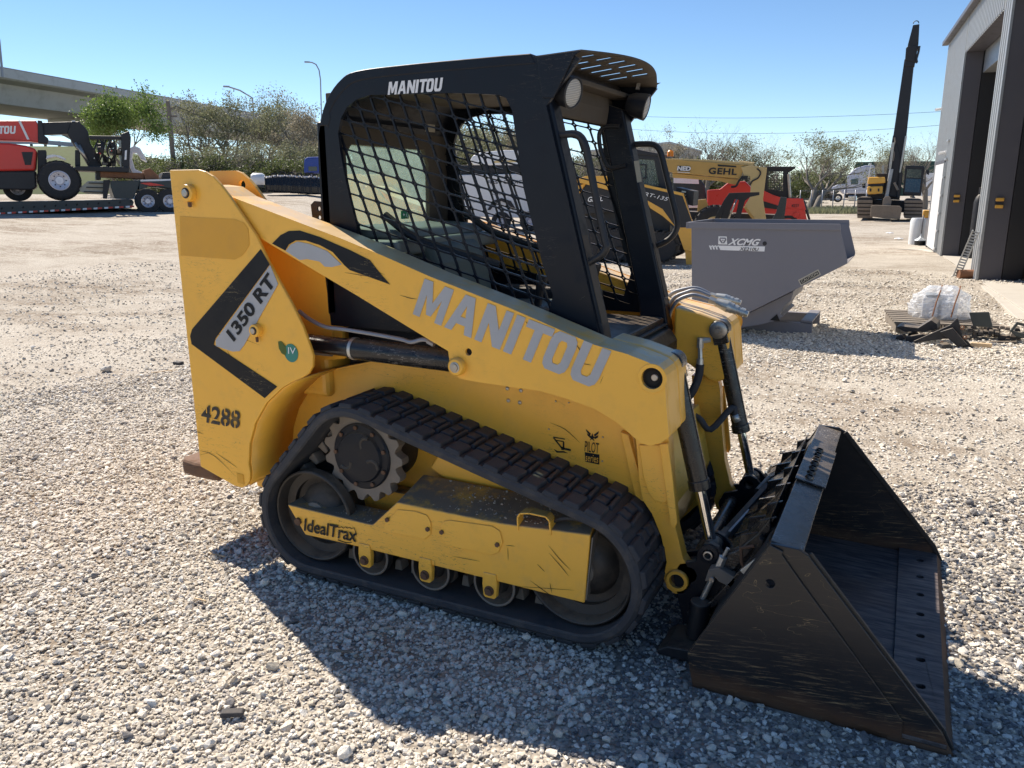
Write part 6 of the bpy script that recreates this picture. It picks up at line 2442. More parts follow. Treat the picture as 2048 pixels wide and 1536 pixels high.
for k in range(20):
    r3 = random.Random(40+k)
    x_, y_ = 1935+k*5.5+r3.uniform(-3, 3), 664+r3.uniform(-10, 18)
    qpart('loose_bracket', [(x_-6, y_+3), (x_-3, y_-4), (x_+5, y_-3), (x_+7, y_+4)], .1+r3.uniform(0, .2), .2+r3.uniform(.05, .2), r3.choice(['blackmat', 'dirtysteel', 'blackmat']))
for k, (x_, y_, w_, h_) in enumerate(((1800, 672, 20, 8), (1826, 668, 24, 7), (1856, 672, 22, 9), (1895, 690, 24, 7))):
    Pq = at(x_, y_+h_)
    Fq = FR(Pq, math.radians(-12+9*k))
    mb = MB()
    mb.prism(Fq.P2([(x_-w_/2, y_+h_), (x_-w_/2+3, y_), (x_+w_/2-6, y_-2), (x_+w_/2, y_+h_-2), (x_, y_+h_+1)]), 0, .12)
    o = mb.build('scrap_bracket', 'blackmat', None, .006)
    o.location = Fq.P
    o.rotation_euler = (0, 0, Fq.yaw)
    tag(o, ['small black bracket at the left end of the pallet scrap', 'flat black bracket in front of the pallet boards', 'black bracket under the long folded plate', 'black bracket at the front right of the folded plate'][k], 'bracket', 'black brackets scattered before the pallet')
P = at(1945, 694)
mb = MB()
mb.bar((P[0]-.02, P[1]-.02, .03), (P[0]+.16, P[1]-.05, .035), .05, .04)
thing1(mb, 'wood_offcut', 'short pale wood offcut in front of the black steel plates', 'wood block', 'stick', bevel=.006)
P = at(1600, 446)
mb = MB()
P = at_dist(1642, 33)
mb.lathe([(0, 0), (.3, .0), (.28, .12), (.12, .24), (0, .25)], P, (0, 0, 1), 12)
thing1(mb, 'black_bag', 'small black bag on the ground beyond the hopper', 'bag', 'blackmat')

# ================================================================== left: overpass
def along(P0, P1, t): return P0+(P1-P0)*t


ZB = 12.
Q0, Q1 = un(0, 135, 2, ZB), un(631, 249, 2, ZB)
bd_ = (Q1-Q0)
BL = np.linalg.norm(bd_)
OF = FR((Q0[0], Q0[1], 0), math.atan2(bd_[1], bd_[0]))
if np.dot(OF.w, Q0-CP) < 0: sgn = -1
else: sgn = 1
ov = OF.empty('road_overpass', 'long concrete road overpass crossing behind the trees on the left', 'overpass')
sec = [(0, ZB), (0, ZB-.75), (.2, ZB-.88), (1.6, ZB-1.05), (2.4, ZB-2.65), (10.5, ZB-2.65), (12.7, ZB-1.05), (15.5, ZB-.9), (15.8, ZB), (15.4, ZB), (15.3, ZB-.7), (.5, ZB-.7), (.4, ZB)]
mb = MB()
x0, x1 = -60, 340
n = len(sec)
mb.add([(x0, sgn*a, b) for a, b in sec]+[(x1, sgn*a, b) for a, b in sec], [tuple(range(n)), tuple(range(2*n-1, n-1, -1))]+[(i, (i+1) % n, n+(i+1) % n, n+i) for i in range(n)])
mb.build('deck_girder', 'bridge', ov)
mb = MB()
for k in range(int((x1-x0)/6)):
    pass
mb.prism([(x0, ZB+.02), (x1, ZB+.02), (x1, ZB+.1), (x0, ZB+.1)], sgn*.05, sgn*.3)
mb.build('parapet_cap', 'concrete', ov)


def ov_u(px):
    """position along the deck that shows at a picture column"""
    d = ray(px, 380)
    A = np.array([[OF.u[0], -d[0]], [OF.u[1], -d[1]]])
    b = (CP-OF.P)[:2]
    return float(np.linalg.solve(A, b)[0])


up = ov_u(283)
sp_ = 58.
for k in range(0, 6):
    u = up+k*sp_
    if u < -60 or u > 330: continue
    mb = MB()
    mb.box(u-.7, u+.7, sgn*5., sgn*6.8, -1, ZB-4.2)
    mb.add([(u+a, sgn*b, c) for a in (-1.1, 1.1) for b, c in ((4.6, ZB-4.8), (7.2, ZB-4.8), (9.6, ZB-3.6), (9.6, ZB-2.67), (2.6, ZB-2.67), (2.6, ZB-3.6))],
           [(0, 1, 2, 3, 4, 5), (11, 10, 9, 8, 7, 6)]+[(i, (i+1) % 6, 6+(i+1) % 6, 6+i) for i in range(6)])
    mb.build('bridge_pier', 'bridge', ov)

# lamps standing on the deck
def lamp(px_base, ytop, pts, label, r=.1):
    u = ov_u(px_base)
    base = OF.P+OF.u*u+OF.w*sgn*.2+np.array([0, 0, ZB-.9])
    F = FR(base, yaw_face(base))
    e = F.empty('street_lamp', label, 'street lamp', None)
    mb = MB()
    P_ = [(F.p(a, b)[0], 0, F.p(a, b)[1]) for a, b in pts]
    P_[0] = (P_[0][0], 0, 0)
    mb.tube(P_, r, 6)
    mb.build('pole', 'galv', e)
    mb = MB()
    a = P_[-1]
    mb.box(a[0]-.55, a[0]+.25, -.15, .15, a[2]-.12, a[2]+.1)
    mb.build('lamp_head', 'galv', e, .03)


lamp(643, 124, [(643, 250), (641, 160), (638, 140), (632, 129), (624, 125), (616, 124)], 'tall curved street lamp on the overpass right beside the loader cab')
lamp(507, 172, [(507, 232), (505, 196), (480, 181), (455, 173)], 'street lamp with long straight arm above the bare trees')
lamp(3, 60, [(3, 137), (1, 110), (-2, 80), (-8, 60)], 'street lamp pole rising from the overpass at the far left edge')

# grass bank with guardrail
P = at_dist(100, 72.)
EF = FR(P, yaw_face(P))
mb = MB()
gb = [(-300, 345), (-300, 292), (20, 292), (150, 293), (260, 305), (360, 330), (460, 350), (460, 372), (-300, 372)]
top = EF.P2(gb[1:7])
base_ = [(a, -9, EF.p(0, 372)[1]-1.2) for a, b in top]
mb.strip(base_, [(a, 0, b) for a, b in top])
mb.strip([(a, 0, b) for a, b in top], [(a, 30, b-.3) for a, b in top])
o = mb.build('grass_embankment', 'grass_bank')
o.location = EF.P
o.rotation_euler = (0, 0, EF.yaw)
tag(o, 'grassy road embankment below the overpass', kind='structure')
gr = EF.empty('guardrail', 'galvanised guardrail along the top of the grassy embankment', 'guardrail')
tl = EF.P2([(-60, 283), (80, 283), (150, 289), (170, 292)])
mb = MB()
for a, b in zip(tl, tl[1:]):
    mb.bar((a[0], .5, a[1]), (b[0], .5, b[1]), .06, .32)
mb.build('rail_beam', 'galv', gr)
for x_ in (20, 62, 90, 118, 145):
    a = EF.p(x_, 285, .6)
    mb = MB()
    mb.box(a[0]-.1, a[0]+.1, .55, .7, a[1]-1.1, a[1]+.1)
    mb.build('rail_post', 'wood', gr)

# ------------------------------------------------------------------ low trailer with the red machine on it
def gat(px, dist):
    P = at_dist(px, dist)
    P[2] = gz(P[0], P[1])
    return P


P = gat(200, 31.5)
LF = FR(P, yaw_face(P)+math.radians(2))
lt_ = LF.empty('lowboy_trailer', 'dark green low loader trailer carrying the red machine', 'trailer')
def lpart(n, px, a, b, m, bv=.01, par=None): return part(par or lt_, LF, n, px, a, b, m, bv)
lpart('deck_frame', [(-60, 405), (264, 399), (268, 404), (264, 416), (-60, 431)], 0, 2.5, 'darkgreen', .02)
lpart('gooseneck_riser', [(221, 362), (281, 361), (276, 378), (266, 398), (229, 397), (222, 375)], .0, 2.4, 'darkgreen', .02)
lpart('rear_deck', [(279, 364), (345, 361), (370, 361), (370, 378), (345, 377), (300, 372), (278, 380)], -.05, 2.5, 'darkgreen', .02)
lpart('deck_boards', [(281, 359.5), (370, 357), (370, 361), (281, 363)], -.02, 2.5, 'white_dirty', .0)
lpart('loading_ramp', [(176, 362), (208, 362), (206, 389), (176, 388), (160, 383), (158, 377)], .3, .36, 'labelpaper')
for k in range(3):
    lpart('ramp_bar', [(178-k*5, 365+k*8.5), (206, 365.5+k*9), (206, 367.5+k*9), (177-k*5, 367+k*8.5)], .2, .29, 'blackmat', 0)
lpart('ramp_leg', [(207, 360), (221, 360), (214, 398), (206, 397)], .1, .3, 'blackmat')
for k in range(14):
    x_ = -28+k*21.5
    y_ = 426.5-(x_+28)*.0525
    lpart('reflector', [(x_, y_), (x_+8, y_-.4), (x_+8, y_+3.2), (x_, y_+3.6)], -.012, -.002, 'white', 0)
    lpart('reflector', [(x_+8.5, y_-.4), (x_+17, y_-.8), (x_+17, y_+2.6), (x_+8.5, y_+3.0)], -.012, -.002, 'red', 0)
    lpart('frame_hole', [(x_+8, y_-9), (x_+11, y_-11), (x_+12, y_-8), (x_+9, y_-5.5)], -.008, -.002, 'darkhole', 0)
for x_ in (296, 340):
    wheel(lt_, LF, x_, 402.5, 26, -.08, .3, 'silver')
    wheel(lt_, LF, x_, 402.5, 26, 1.9, .3, 'silver')
lpart('rub_rail_red', [(280, 366), (300, 365), (330, 371), (300, 371.5)], -.08, -.06, 'red', 0)
lpart('chock_box', [(288, 340), (300, 336), (318, 352), (318, 358), (290, 359)], .3, 1.2, 'wood2', .02)
lpart('winch', [(326, 345), (345, 344), (345, 357), (322, 357)], .3, 1.5, 'blackmat', .02)

P = P.copy()
MF = FR(P, LF.yaw)
mh = MF.empty('red_telehandler', 'red telescopic handler with black boom loaded on the low trailer', 'telehandler')
def mpart(n, px, a, b, m, bv=.02): return part(mh, MF, n, px, a, b, m, bv)
mpart('engine_cover', [(-60, 284), (18, 286), (52, 291), (70, 297), (73, 302), (71, 341), (-60, 343)], .55, 2.0, 'red', .06)
mpart('lower_body', [(-60, 344), (71, 342), (73, 375), (64, 380), (-60, 378)], .60, 2.0, 'blackmat', .04)
mpart('cover_vent', [(43, 304), (66, 304), (62, 330), (50, 330)], .53, .549, 'blackmat', .005)
mpart('red_boom', [(-60, 241), (72, 241), (78, 252), (80, 270), (76, 285), (60, 282), (-60, 279)], .9, 1.5, 'red', .03)
mpart('boom_band', [(36, 241), (41, 241), (59, 279), (54, 279)], .88, .9, 'white_dirty', 0)
mpart('boom_collar', [(75, 240), (84, 241), (88, 270), (97, 277), (95, 288), (76, 286)], .86, 1.54, 'blackmat', .03)
mpart('black_boom', [(84, 245), (146, 243), (152, 262), (136, 268), (84, 269)], .95, 1.45, 'blackmat', .02)
mpart('boom_knee', [(134, 266), (142, 243), (158, 243), (166, 250), (176, 262), (180, 285), (200, 318), (206, 336), (180, 338), (164, 310), (148, 290)], .9, 1.5, 'blackmat', .03)
mpart('knee_label', [(143.5, 241), (150, 241), (151, 251), (145, 251)], .93, .949, 'white', 0)
manitou('boom_lettering', MF, .9, (-52, 268), (32, 267.5), (-51, 252), 'white', mh, off=.01)
mpart('front_axle', [(75, 300), (92, 300), (94, 352), (75, 352)], .7, 1.9, 'blackmat')
mpart('fender', [(92, 318), (94, 311), (105, 309), (120, 311), (132, 318), (130, 320), (112, 313), (98, 316)], .3, 1.0, 'white_dirty', .01)
wheel(mh, MF, 119, 361, 42, .2, .65, 'silver')
u, z = MF.p(119, 361, .2)
lugs(mh, u, z, MF.p(161, 361, .2)[0]-u, .2, .65, 20)
wheel(mh, MF, 35, 376, 30, 1.3, .5, 'silver')
mpart('black_strut', [(150, 300), (160, 300), (161, 332), (150, 332)], .7, .9, 'blackmat')
mb = MB()
for a, b in (((150, 285), (174, 322)), ((158, 290), (176, 325))):
    A_, B_ = MF.p(*a, .6), MF.p(*b, .6)
    mb.cyl((A_[0], .6, A_[1]), (B_[0], .6, B_[1]), .045, n=8)
mb.build('boom_cylinder', 'steel', mh)
P3 = P.copy()
AF = FR(P3, LF.yaw)
at_ = AF.empty('winch_attachment', 'black engine and winch frame at the end of the red machine boom', 'attachment')
def apart(n, px, a, b, m, bv=.02): return part(at_, AF, n, px, a, b, m, bv)
apart('top_beam', [(178, 271), (246, 272), (246, 279), (180, 279)], .4, .6, 'blackmat')
apart('top_beam', [(178, 271), (246, 272), (246, 279), (180, 279)], 1.6, 1.8, 'blackmat')
apart('end_post', [(242, 268), (258, 262), (262, 275), (258, 345), (246, 345)], .3, 1.9, 'blackmat')
apart('platform', [(150, 332), (258, 334), (258, 345), (152, 341)], .2, 2.0, 'blackmat')
apart('rust_beam', [(200, 343), (290, 346), (288, 358), (200, 354)], .4, 1.8, 'wood2')
apart('support_leg', [(192, 340), (202, 340), (202, 360), (192, 360)], .5, 1.6, 'blackmat')
r3 = random.Random(3)
for k in range(16):
    x_, y_ = r3.uniform(178, 236), r3.uniform(282, 326)
    w_, h_ = r3.uniform(6, 14), r3.uniform(6, 14)
    a_ = r3.uniform(.5, 1.3)
    apart('engine_block', [(x_, y_), (x_+w_, y_+r3.uniform(-2, 2)), (x_+w_-1, y_+h_), (x_+1, y_+h_)], a_, a_+.4, r3.choice(['blackmat', 'blackmat', 'blackmat', 'dirtysteel', 'darkgreen']), .02)
for k in range(9):
    x_, y_ = r3.uniform(184, 240), r3.uniform(284, 330)
    apart('bright_fitting', [(x_, y_), (x_+2.4, y_), (x_+2.4, y_+2.5), (x_, y_+2.5)], .45, .5, r3.choice(['white_dirty', 'steel', 'redlabel']), 0)
for k in range(7):
    x_ = 196+k*5.2
    mb = MB()
    A_, B_ = AF.p(x_, 280, .45), AF.p(x_+r3.uniform(-6, 6), 325, .6)
    mb.tube(smoothpath([(A_[0], .45, A_[1]), ((A_[0]+B_[0])/2+r3.uniform(-.2, .2), .38, (A_[1]+B_[1])/2), (B_[0], .6, B_[1])]), .03, 5)
    mb.build('hose', 'blackmat', at_)
apart('frame_label', [(250, 301), (254, 300), (253, 319), (249, 320)], .28, .299, 'white', 0)
P = gat(275, 34.)
TFr = FR(P, yaw_face(P))
mb = MB()
mb.prism(TFr.P2([(258, 297), (268, 291), (280, 296), (288, 310), (294, 324), (283, 319), (274, 306), (266, 306), (264, 318), (270, 338), (286, 345), (300, 358), (268, 352), (260, 335)]), 0, .5)
o = mb.build('curved_guard', 'white_dirty', None, .02)
o.location = TFr.P
o.rotation_euler = (0, 0, TFr.yaw)
tag(o, 'pale curved steel guard standing behind the low trailer', 'guard')

# ------------------------------------------------------------------ row of dark buckets, white tank, blue truck
spots = [(549, 352, 383), (566, 350, 385), (583, 351, 386), (600, 353, 387), (616, 352, 388), (631, 354, 389)]
LB = ['leftmost dark ribbed bucket of the row beyond the yard', 'dark ribbed bucket second from the left in the row', 'dark ribbed bucket third from the left in the row',
      'dark ribbed bucket third from the cab in the row', 'dark ribbed bucket next to last before the cab', 'dark ribbed bucket closest to the loader cab']
proto = None
for k, (px, yt, yb) in enumerate(spots):
    P = at_dist(px, 43)
    F = FR(P, 0)
    F = FR(P, yaw_face(P))
    P[2] = F.p(px, yb)[1]
    h = F.p(px, yt)[1]-F.p(px, yb)[1]
    if proto is None:
        e = F.empty('digging_bucket', 'x', 'bucket')
        mb = MB()
        r = h/2
        pr = [(-.42, .0), (.30, .0), (.46, h*.25), (.48, h*.6), (.3, h*.95), (.1, h), (-.30, h*.9), (-.44, h*.4)]
        mb.prism(pr, -.42, .42, axis=0)
        mb.build('bucket_shell', 'blackgloss', e, .08, 3)
        for w_ in (-.44, -.2, .1, .40):
            mb = MB()
            mb.prism([(a*1.07, b*1.03) for a, b in pr], w_, w_+.04, axis=0)
            mb.build('rib', 'blackmat', e, .01)
        mb = MB()
        mb.tube([(-.1, -.1, h), (-.05, -.1, h+.12), (.1, -.1, h+.12), (.15, -.1, h)], .03, 5)
        mb.build('hook_ear', 'blackmat', e)
        proto = e
        proto['h'] = h
    else:
        e = copy_tree(proto)
        s_ = h/proto['h']
        e.scale = (s_, 1, s_)
    e.location = P
    e.rotation_euler = (0, 0, F.yaw)
    e['group'] = 'dark ribbed buckets in a row beyond the yard'
    e['label'] = LB[k]
P = at_dist(516, 46)
F = FR(P, yaw_face(P))
P[2] = F.p(516, 378)[1]
F = FR(P, F.yaw)
e = F.empty('white_tank', 'small white tank trailer left of the dark bucket row', 'tank')
mb = MB()
a, b = F.p(501, 359), F.p(531, 359)
mb.lathe([(.0, 0), (.25, .03), (.34, .15), (.34, (b[0]-a[0])-.15), (.25, (b[0]-a[0])-.03), (0, (b[0]-a[0]))], (a[0], 0, a[1]), (1, 0, 0), 20)
mb.build('tank_body', 'white_dirty', e)
mb = MB()
mb.box(a[0]+.1, b[0]-.1, -.2, .2, .1, a[1]-.3)
mb.build('tank_frame', 'darkgreen', e)
P = at_dist(622, 49)
F = FR(P, yaw_face(P))
P[2] = F.p(620, 365)[1]
F = FR(P, F.yaw)
e = F.empty('blue_truck', 'bright blue truck cab half hidden behind the loader cab', 'truck')
part(e, F, 'cab_body', [(608, 320), (614, 314), (650, 313), (650, 346), (608, 346)], 0, 2.2, 'blue', .08)
part(e, F, 'windscreen', [(617, 333), (634, 333), (634, 342), (617, 342)], -.03, -.01, 'tint', 0)
wheel(e, F, 622, 353, 8, -.02, .3, 'silver')

# utility pole and wires
P = at_dist(352, 54)
P[2] = 1.2
F = FR(P, yaw_face(P))
mb = MB()
zt_ = F.p(352, 203)[1]
mb.cyl((0, 0, -.2), (0.05, 0, zt_), .16, .12, n=10)
mb.box(-.5, .5, -.06, .06, zt_-.9, zt_-.8)
o = mb.build('utility_pole', 'wood')
o.location = F.P
o.rotation_euler = (0, 0, F.yaw)
tag(o, 'weathered wooden utility pole in front of the trees', 'utility pole')


def wire(name, a, b, da, db, sag, label, r=.018):
    A, B = CP+ray(*a)/np.linalg.norm(ray(*a))*da, CP+ray(*b)/np.linalg.norm(ray(*b))*db
    mb = MB()
    mb.tube([tuple(A+(B-A)*t+np.array([0, 0, -sag*4*t*(1-t)])) for t in [k/16 for k in range(17)]], r, 4)
    return thing1(mb, name, label, 'cable', 'blackmat')


wire('power_line', (1255, 232), (2100, 208), 88, 80, .55, 'upper power cable crossing the sky behind the excavator boom')
wire('power_line', (1255, 258), (2100, 228), 88, 80, .9, 'lower power cable crossing the sky above the bare trees')
wire('power_line', (-60, 232), (352, 212), 56, 55, 1.4, 'power cable left of the utility pole above the red machine')
wire('power_line', (352, 212), (700, 310), 55, 70, .6, 'power cable descending right from the utility pole')

# chain fence, verge and post line on the right
P = at_dist(1650, 60)
F = FR(P, yaw_face(P))
e = F.empty('wire_fence', 'low wire fence with thin posts in front of the semi truck', 'fence')
for k in range(9):
    x_ = 1600+k*22
    a = F.p(x_, 400)
    mb = MB()
    mb.cyl((a[0], 0, 0), (a[0], 0, 1.5), .035, n=6)
    mb.build('fence_post', 'galv', e)
mb = MB()
a, b = F.p(1595, 400)[0], F.p(1790, 400)[0]
for z_ in (.3, .9, 1.45):
    mb.bar((a, 0, z_), (b, 0, z_), .02, .02)
mb.build('fence_wire', 'galv', e)
mb = MB()
rv = random.Random(9)


def tuft_field(px0, px1, d0, d1, n, hh, w=.05):
    mb = MB()
    for _ in range(n):
        P = at_dist(rv.uniform(px0, px1), rv.uniform(d0, d1))
        z = gz(P[0], P[1])
        h = hh*rv.uniform(.4, 1.2)
        a = rv.uniform(0, 6.28)
        dx, dy = math.cos(a)*w, math.sin(a)*w
        lx, ly = rv.uniform(-.4, .4)*h, rv.uniform(-.4, .4)*h
        mb.add([(P[0]-dx, P[1]-dy, z), (P[0]+dx, P[1]+dy, z), (P[0]+lx, P[1]+ly, z+h)], [(0, 1, 2)])
    return mb


o = tuft_field(1590, 1800, 56, 68, 5000, .35, .06).build('verge_grass', 'leaf_olive', recalc=False, merge=False)
tag(o, 'strip of dry grass along the wire fence', kind='stuff')


# ================================================================== trees
def tree(name, seed, H, spread, leaf, nleaf, lsize, levels=5, trunk_h=.22, up=.55, lean=0., gap=.0, label='', mat_bark='bark', multi=1, tw=.35):
    r = random.Random(seed)
    e = bpy.data.objects.new(name, None)
    COL.objects.link(e)
    tb = MB()
    tips = []

    def grow(p, d, L, rad, lv):
        n = 3 if lv < 2 else 2
        pts, rr = [p], [rad]
        dd = d.copy()
        for i in range(n):
            dd = (dd+Vector((r.gauss(0, .16), r.gauss(0, .16), r.gauss(.05*up, .12)))).normalized()
            pts.append(pts[-1]+dd*L/n)
            rr.append(rad*(1-.42*(i+1)/n))
        tb.tube(pts, rr, (7, 6, 5, 4, 3, 3, 3)[lv], caps=False)
        if lv >= levels-1:
            tips.append((pts[-1], dd))
            tips.append((pts[1], dd))
            if lv >= levels: return
        k = (3 if lv else 4) if r.random() < .8 else 2
        for j in range(k):
            a = 2*math.pi*(j+r.random()*.7)/k
            t = r.uniform(.55, 1.) if j else 1.
            q = pts[-1] if t > .85 else pts[-2].lerp(pts[-1], t)
            s = Vector((math.cos(a), math.sin(a), 0))
            ang = r.uniform(.35, .8)*spread
            nd = (dd*math.cos(ang)+(s-dd*s.dot(dd)).normalized()*math.sin(ang)+Vector((0, 0, up*.28))).normalized()
            grow(q, nd, L*r.uniform(.62, .86), rr[-1]*r.uniform(.6, .8), lv+1)

    for mI in range(multi):
        d0 = Vector((r.gauss(0, .08)+lean+(mI-(multi-1)/2)*.25, r.gauss(0, .1), 1)).normalized()
        grow(Vector((mI*.12*H/8, 0, -.2)), d0, H*trunk_h, H*.022, 0)
    top = max(v[2] for v in tb.v)
    f = H/top
    tb.v = [(a*f, b*f, c*f) for a, b, c in tb.v]
    tb.build('trunk', mat_bark, e, recalc=False, merge=False)
    lb = MB()
    for _ in range(nleaf):
        p, d = tips[r.randrange(len(tips))]
        p = p*f
        if mn.noise((p.x*.35+seed, p.y*.35, p.z*.35)) < gap: continue
        c = p+Vector((r.gauss(0, 1), r.gauss(0, 1), r.gauss(0, .8)))*tw*H/9
        n_ = Vector((r.gauss(0, 1), r.gauss(0, 1), r.gauss(0, 1))).normalized()
        x_ = n_.orthogonal().normalized()
        y_ = n_.cross(x_)
        s = lsize*r.uniform(.5, 1.3)
        lb.add([c-x_*s, c-y_*s*.5, c+x_*s, c+y_*s*.5], [(0, 1, 2, 3)])
    if nleaf: lb.build('crown', leaf, e, recalc=False, merge=False)
    e['H'] = H
    return e


PR = {
    'green': tree('leafy_tree', 3, 9, 1.05, 'leaf_green', 30000, .12, 5, .2, .4, tw=.45, gap=-.08, multi=2),
    'olive': tree('sparse_tree', 8, 8.5, 1.0, 'leaf_olive', 9500, .095, 5, .17, .35, gap=.02, tw=.3, multi=2),
    'brown': tree('thin_tree', 12, 8.5, 1.05, 'leaf_brown', 7000, .08, 5, .18, .35, gap=0, tw=.3),
    'bare': tree('bare_tree', 21, 8, .95, 'leaf_brown', 1200, .07, 5, .17, .6, tw=.25, multi=3),
    'dense': tree('bushy_tree', 33, 7, 1.25, 'leaf_olive', 14000, .11, 4, .12, .25, tw=.5, multi=3),
    'brush': tree('low_tree', 40, 5, 1.4, 'leaf_dark', 12000, .12, 4, .07, .1, tw=.55, multi=4),
}
used_p = set()
CATS = {'green': 'tree', 'olive': 'tree', 'brown': 'tree', 'bare': 'tree', 'dense': 'tree', 'brush': 'shrub'}
NM = {'green': 'leafy_tree', 'olive': 'sparse_tree', 'brown': 'thin_tree', 'bare': 'bare_tree', 'dense': 'bushy_tree', 'brush': 'low_shrub'}


def put(kind, px, ytop, dist, label, wk=1., zb=None, group=None):
    P = at_dist(px, dist)
    P[2] = gz(P[0], P[1]) if zb is None else zb
    F = FR(P, yaw_face(P))
    h = F.p(px, ytop)[1]
    e = PR[kind]
    if kind in used_p: e = copy_tree(PR[kind])
    used_p.add(kind)
    s = h/PR[kind]['H']
    e.location = P
    e.scale = (s*wk, s*wk, s)
    e.rotation_euler = (0, 0, rnd.uniform(0, 6.28))
    tag(e, label, CATS[kind], group)
    return e


put('green', 290, 176, 46, 'bright green leafy tree in front of the overpass', .9)
put('olive', 408, 178, 62, 'sparse olive tree just right of the utility pole', 1.0)
put('olive', 462, 186, 66, 'sparse olive tree under the straight street lamp', .95)
put('olive', 525, 180, 64, 'thin brown leafed tree between the two street lamps', .9)
put('brown', 580, 172, 60, 'bare branched tree left of the curved street lamp', 1.0)
put('olive', 620, 185, 68, 'thin brown tree touching the cab roof corner', .9)
put('dense', 560, 285, 58, 'bushy olive tree below the bare branches behind the bucket row', 1.1)
put('dense', 440, 292, 57, 'bushy olive tree at the foot of the sparse trees', 1.1)
put('dense', 700, 250, 70, 'bushy tree seen through the rear half of the cab', 1.2)
put('olive', 770, 235, 72, 'sparse tree seen through the cab rear window', 1.1)
put('dense', 850, 240, 74, 'bushy tree seen behind the cab middle pillar', 1.2)
put('olive', 930, 225, 62, 'sparse tree seen through the upper mesh of the cab door side', 1.1)
put('brown', 985, 215, 66, 'thin tree seen at the top right of the side mesh', 1.1)
put('dense', 1040, 270, 70, 'bushy tree directly behind the front cab pillar', 1.2)
put('bare', 1180, 268, 64, 'bare tree seen through the open cab front', 1.1)
put('bare', 1300, 236, 70, 'bare tree right of the far work light', 1.0)
put('brown', 1345, 252, 76, 'thin brown tree above the telehandler boom base', .9)
put('bare', 1405, 226, 72, 'tall bare tree above the maker name of the cream boom', 1.2)
put('olive', 1468, 272, 80, 'sparse tree above the end of the cream boom', 1.0)
put('bare', 1530, 258, 78, 'bare tree above the red loader cab', 1.0)
put('olive', 1618, 256, 63, 'tall sparse tree in front of the semi truck hood', 1.15)
put('brown', 1655, 290, 135, 'smaller thin tree just left of the semi truck', 1.0)
put('olive', 1738, 284, 104, 'sparse tree above the green roof left of the excavator boom', 1.0)
put('bare', 1852, 252, 70, 'bare tree between the excavator boom and the workshop', 1.1)
put('brown', 1760, 312, 110, 'low thin tree behind the green roof', 1.2)
SH = [(345, 318, 52), (385, 300, 54), (425, 305, 56), (465, 300, 55), (505, 310, 56), (545, 305, 55), (590, 310, 54), (628, 315, 56), (310, 318, 56), (300, 300, 62), (265, 325, 60),
      (1600, 338, 134), (1635, 332, 136), (1668, 340, 138), (1570, 330, 72), (1480, 310, 82), (1420, 305, 84), (1360, 300, 84), (1300, 305, 80), (1240, 300, 78), (1170, 300, 78), (1100, 300, 76),
      (960, 285, 72), (900, 285, 72), (820, 285, 70), (740, 290, 70), (680, 290, 66)]
SL = ['shrub directly behind the utility pole base', 'dark shrub right of the utility pole', 'dark shrub under the tree beside the utility pole', 'dark shrub left of the white tank', 'dark shrub behind the white tank',
      'dark shrub behind the left end of the bucket row', 'dark shrub behind the middle of the bucket row', 'dark shrub behind the blue truck', 'dark shrub between the leafy green tree and the utility pole', 'tall shrub behind the pale curved guard',
      'shrub below the leafy green tree', 'distant shrub behind the dark blue car', 'distant shrub between the dark car and the semi truck', 'distant shrub behind the hood of the semi truck', 'distant shrub right of the red loader cab',
      'shrub above the head of the cream boom', 'shrub above the maker name on the cream boom', 'shrub above the dealer name on the cream boom', 'shrub right of the far grab handle', 'shrub hidden behind the far cab post',
      'shrub seen through the front half of the cab opening', 'shrub behind the near cab post', 'shrub above the white camper', 'shrub behind the rear of the side mesh', 'shrub seen past the cab rear pillar', 'shrub in the middle of the rear window view', 'shrub at the left edge of the side mesh']
for k, (px, yt, d) in enumerate(SH):
    put('brush', px, yt, d, SL[k], 1.15, None, 'shrubs of the overgrown thicket round the yard')
for k, e in PR.items():
    if k not in used_p: bpy.data.objects.remove(e)

# ================================================================== bits lying on the gravel
def stone_at(px, py, s, name, label, mat, sz=(1, .7, .5)):
    P = gpt(px, py)
    P[2] = gz(P[0], P[1])
    r = random.Random(int(px))
    bm = bmesh.new()
    for i in range(22):
        v = Vector((r.gauss(0, 1), r.gauss(0, 1), r.gauss(0, 1))).normalized()*r.uniform(.42, .52)
        bm.verts.new((v.x*sz[0]*s, v.y*sz[1]*s, (v.z+.45)*sz[2]*s))
    bmesh.ops.convex_hull(bm, input=bm.verts)
    bmesh.ops.delete(bm, geom=[v for v in bm.verts if not v.link_faces], context='VERTS')
    me = bpy.data.meshes.new(name)
    bm.to_mesh(me)
    bm.free()
    me.materials.append(MT[mat])
    o = bpy.data.objects.new(name, me)
    COL.objects.link(o)
    o.location = P
    o.rotation_euler = (0, 0, r.uniform(0, 6))
    return tag(o, label, 'stone')


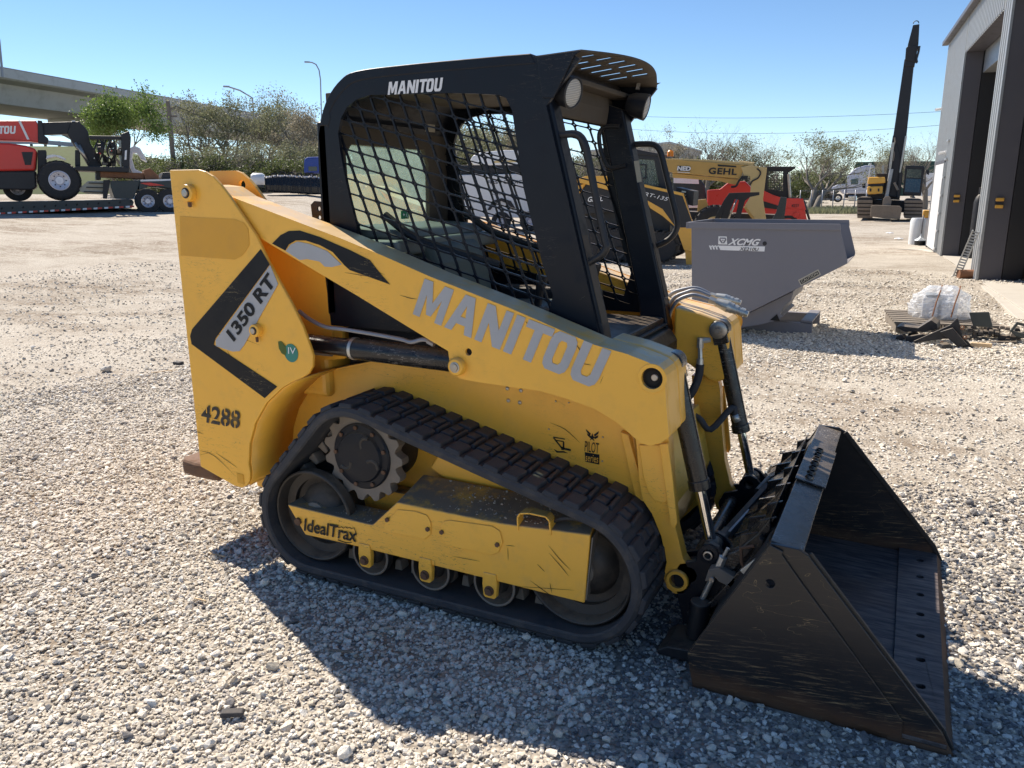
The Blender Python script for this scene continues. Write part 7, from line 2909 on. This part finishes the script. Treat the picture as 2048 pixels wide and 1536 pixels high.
MT['bigstone'] = paint('single_limestone', (.50, .47, .42), .9, .12, .4, (.3, .26, .22), bumpy=.5, sc=6)
stone_at(213, 737, .13, 'loose_rock', 'brownish clod at the rear of the gravel left of the loader', 'bigstone')
stone_at(1652, 927, .05, 'loose_rock', 'small dark grey stone on the dirt right of the loader', 'blackmat')
stone_at(1746, 776, .05, 'loose_rock', 'pale stone on the dirt between loader and pallet', 'bigstone')
stone_at(700, 1503, .045, 'loose_rock', 'round pale stone at the bottom edge under the loader shadow', 'bigstone')
stone_at(1281, 1518, .05, 'loose_rock', 'large pale stone at the bottom edge right of the shadow tip', 'bigstone')
stone_at(917, 1306, .035, 'loose_rock', 'pale tan pebble in the loader shadow below the track', 'bigstone')
P = gpt(466, 1436)
mb = MB()
d = np.array([.035, .012, 0])
mb.prism([(-.033, 0), (.033, 0), (.036, .010), (.03, .016), (-.03, .018), (-.036, .010)], -.012, .012)
o = mb.build('rubber_chunk', 'rubber', None, .003)
o.location = (P[0], P[1], gz(P[0], P[1])+.010)
o.rotation_euler = (.1, 0, YAW*-1+.1)
tag(o, 'dark grey rubber chunk lying on the sunlit gravel at lower left', 'rubber piece')
for k, (a, b, lb) in enumerate((((418, 1112), (450, 1120), 'short wood splinter beside the loader shadow rear tip'), ((390, 1203), (412, 1209), 'tiny wood chip on gravel left of the loader shadow'),
                                ((302, 742), (352, 738), 'thin pale stick on gravel behind the loader'), ((660, 1306), (705, 1312), 'thin dark twig in the loader shadow'), ((1700, 893), (1728, 903), 'dark twig on the dirt right of the loader'))):
    A, B = gpt(*a), gpt(*b)
    mb = MB()
    z_ = gz(A[0], A[1])+.014
    mb.bar((A[0], A[1], z_), (B[0], B[1], gz(B[0], B[1])+.016), .006 if k not in (2,) else .012, .004)
    thing1(mb, 'wood_splinter' if k < 3 else 'twig', lb, 'stick', 'stick' if k < 3 else 'bark')
P = gpt(357, 722)
mb = MB()
mb.box(P[0]-.05, P[0]+.04, P[1]-.03, P[1]+.03, gz(P[0], P[1])+.0, gz(P[0], P[1])+.03)
thing1(mb, 'rubber_scrap', 'small black rubber scrap on gravel near the loader rear', 'rubber piece', 'rubber', bevel=.008)
for px, py, lb in ((1764, 1005 - 550, ''),):
    pass
for px, py, lb in ((1797, 480, 'white rag on the grey gravel left of the shovel'), (1779, 467, 'tiny white scrap on the gravel road')):
    P = gpt(px, py)
    z_ = gz(P[0], P[1])+.01
    mb = MB()
    mb.add([(P[0]+.12*math.cos(a)*(1+.3*math.sin(3*a)), P[1]+.12*math.sin(a), z_+.03*math.sin(2*a)**2) for a in [k*math.pi/6 for k in range(12)]]+[(P[0], P[1], z_+.05)], [(i, (i+1) % 12, 12) for i in range(12)])
    thing1(mb, 'plastic_scrap', lb, 'litter', 'poly')
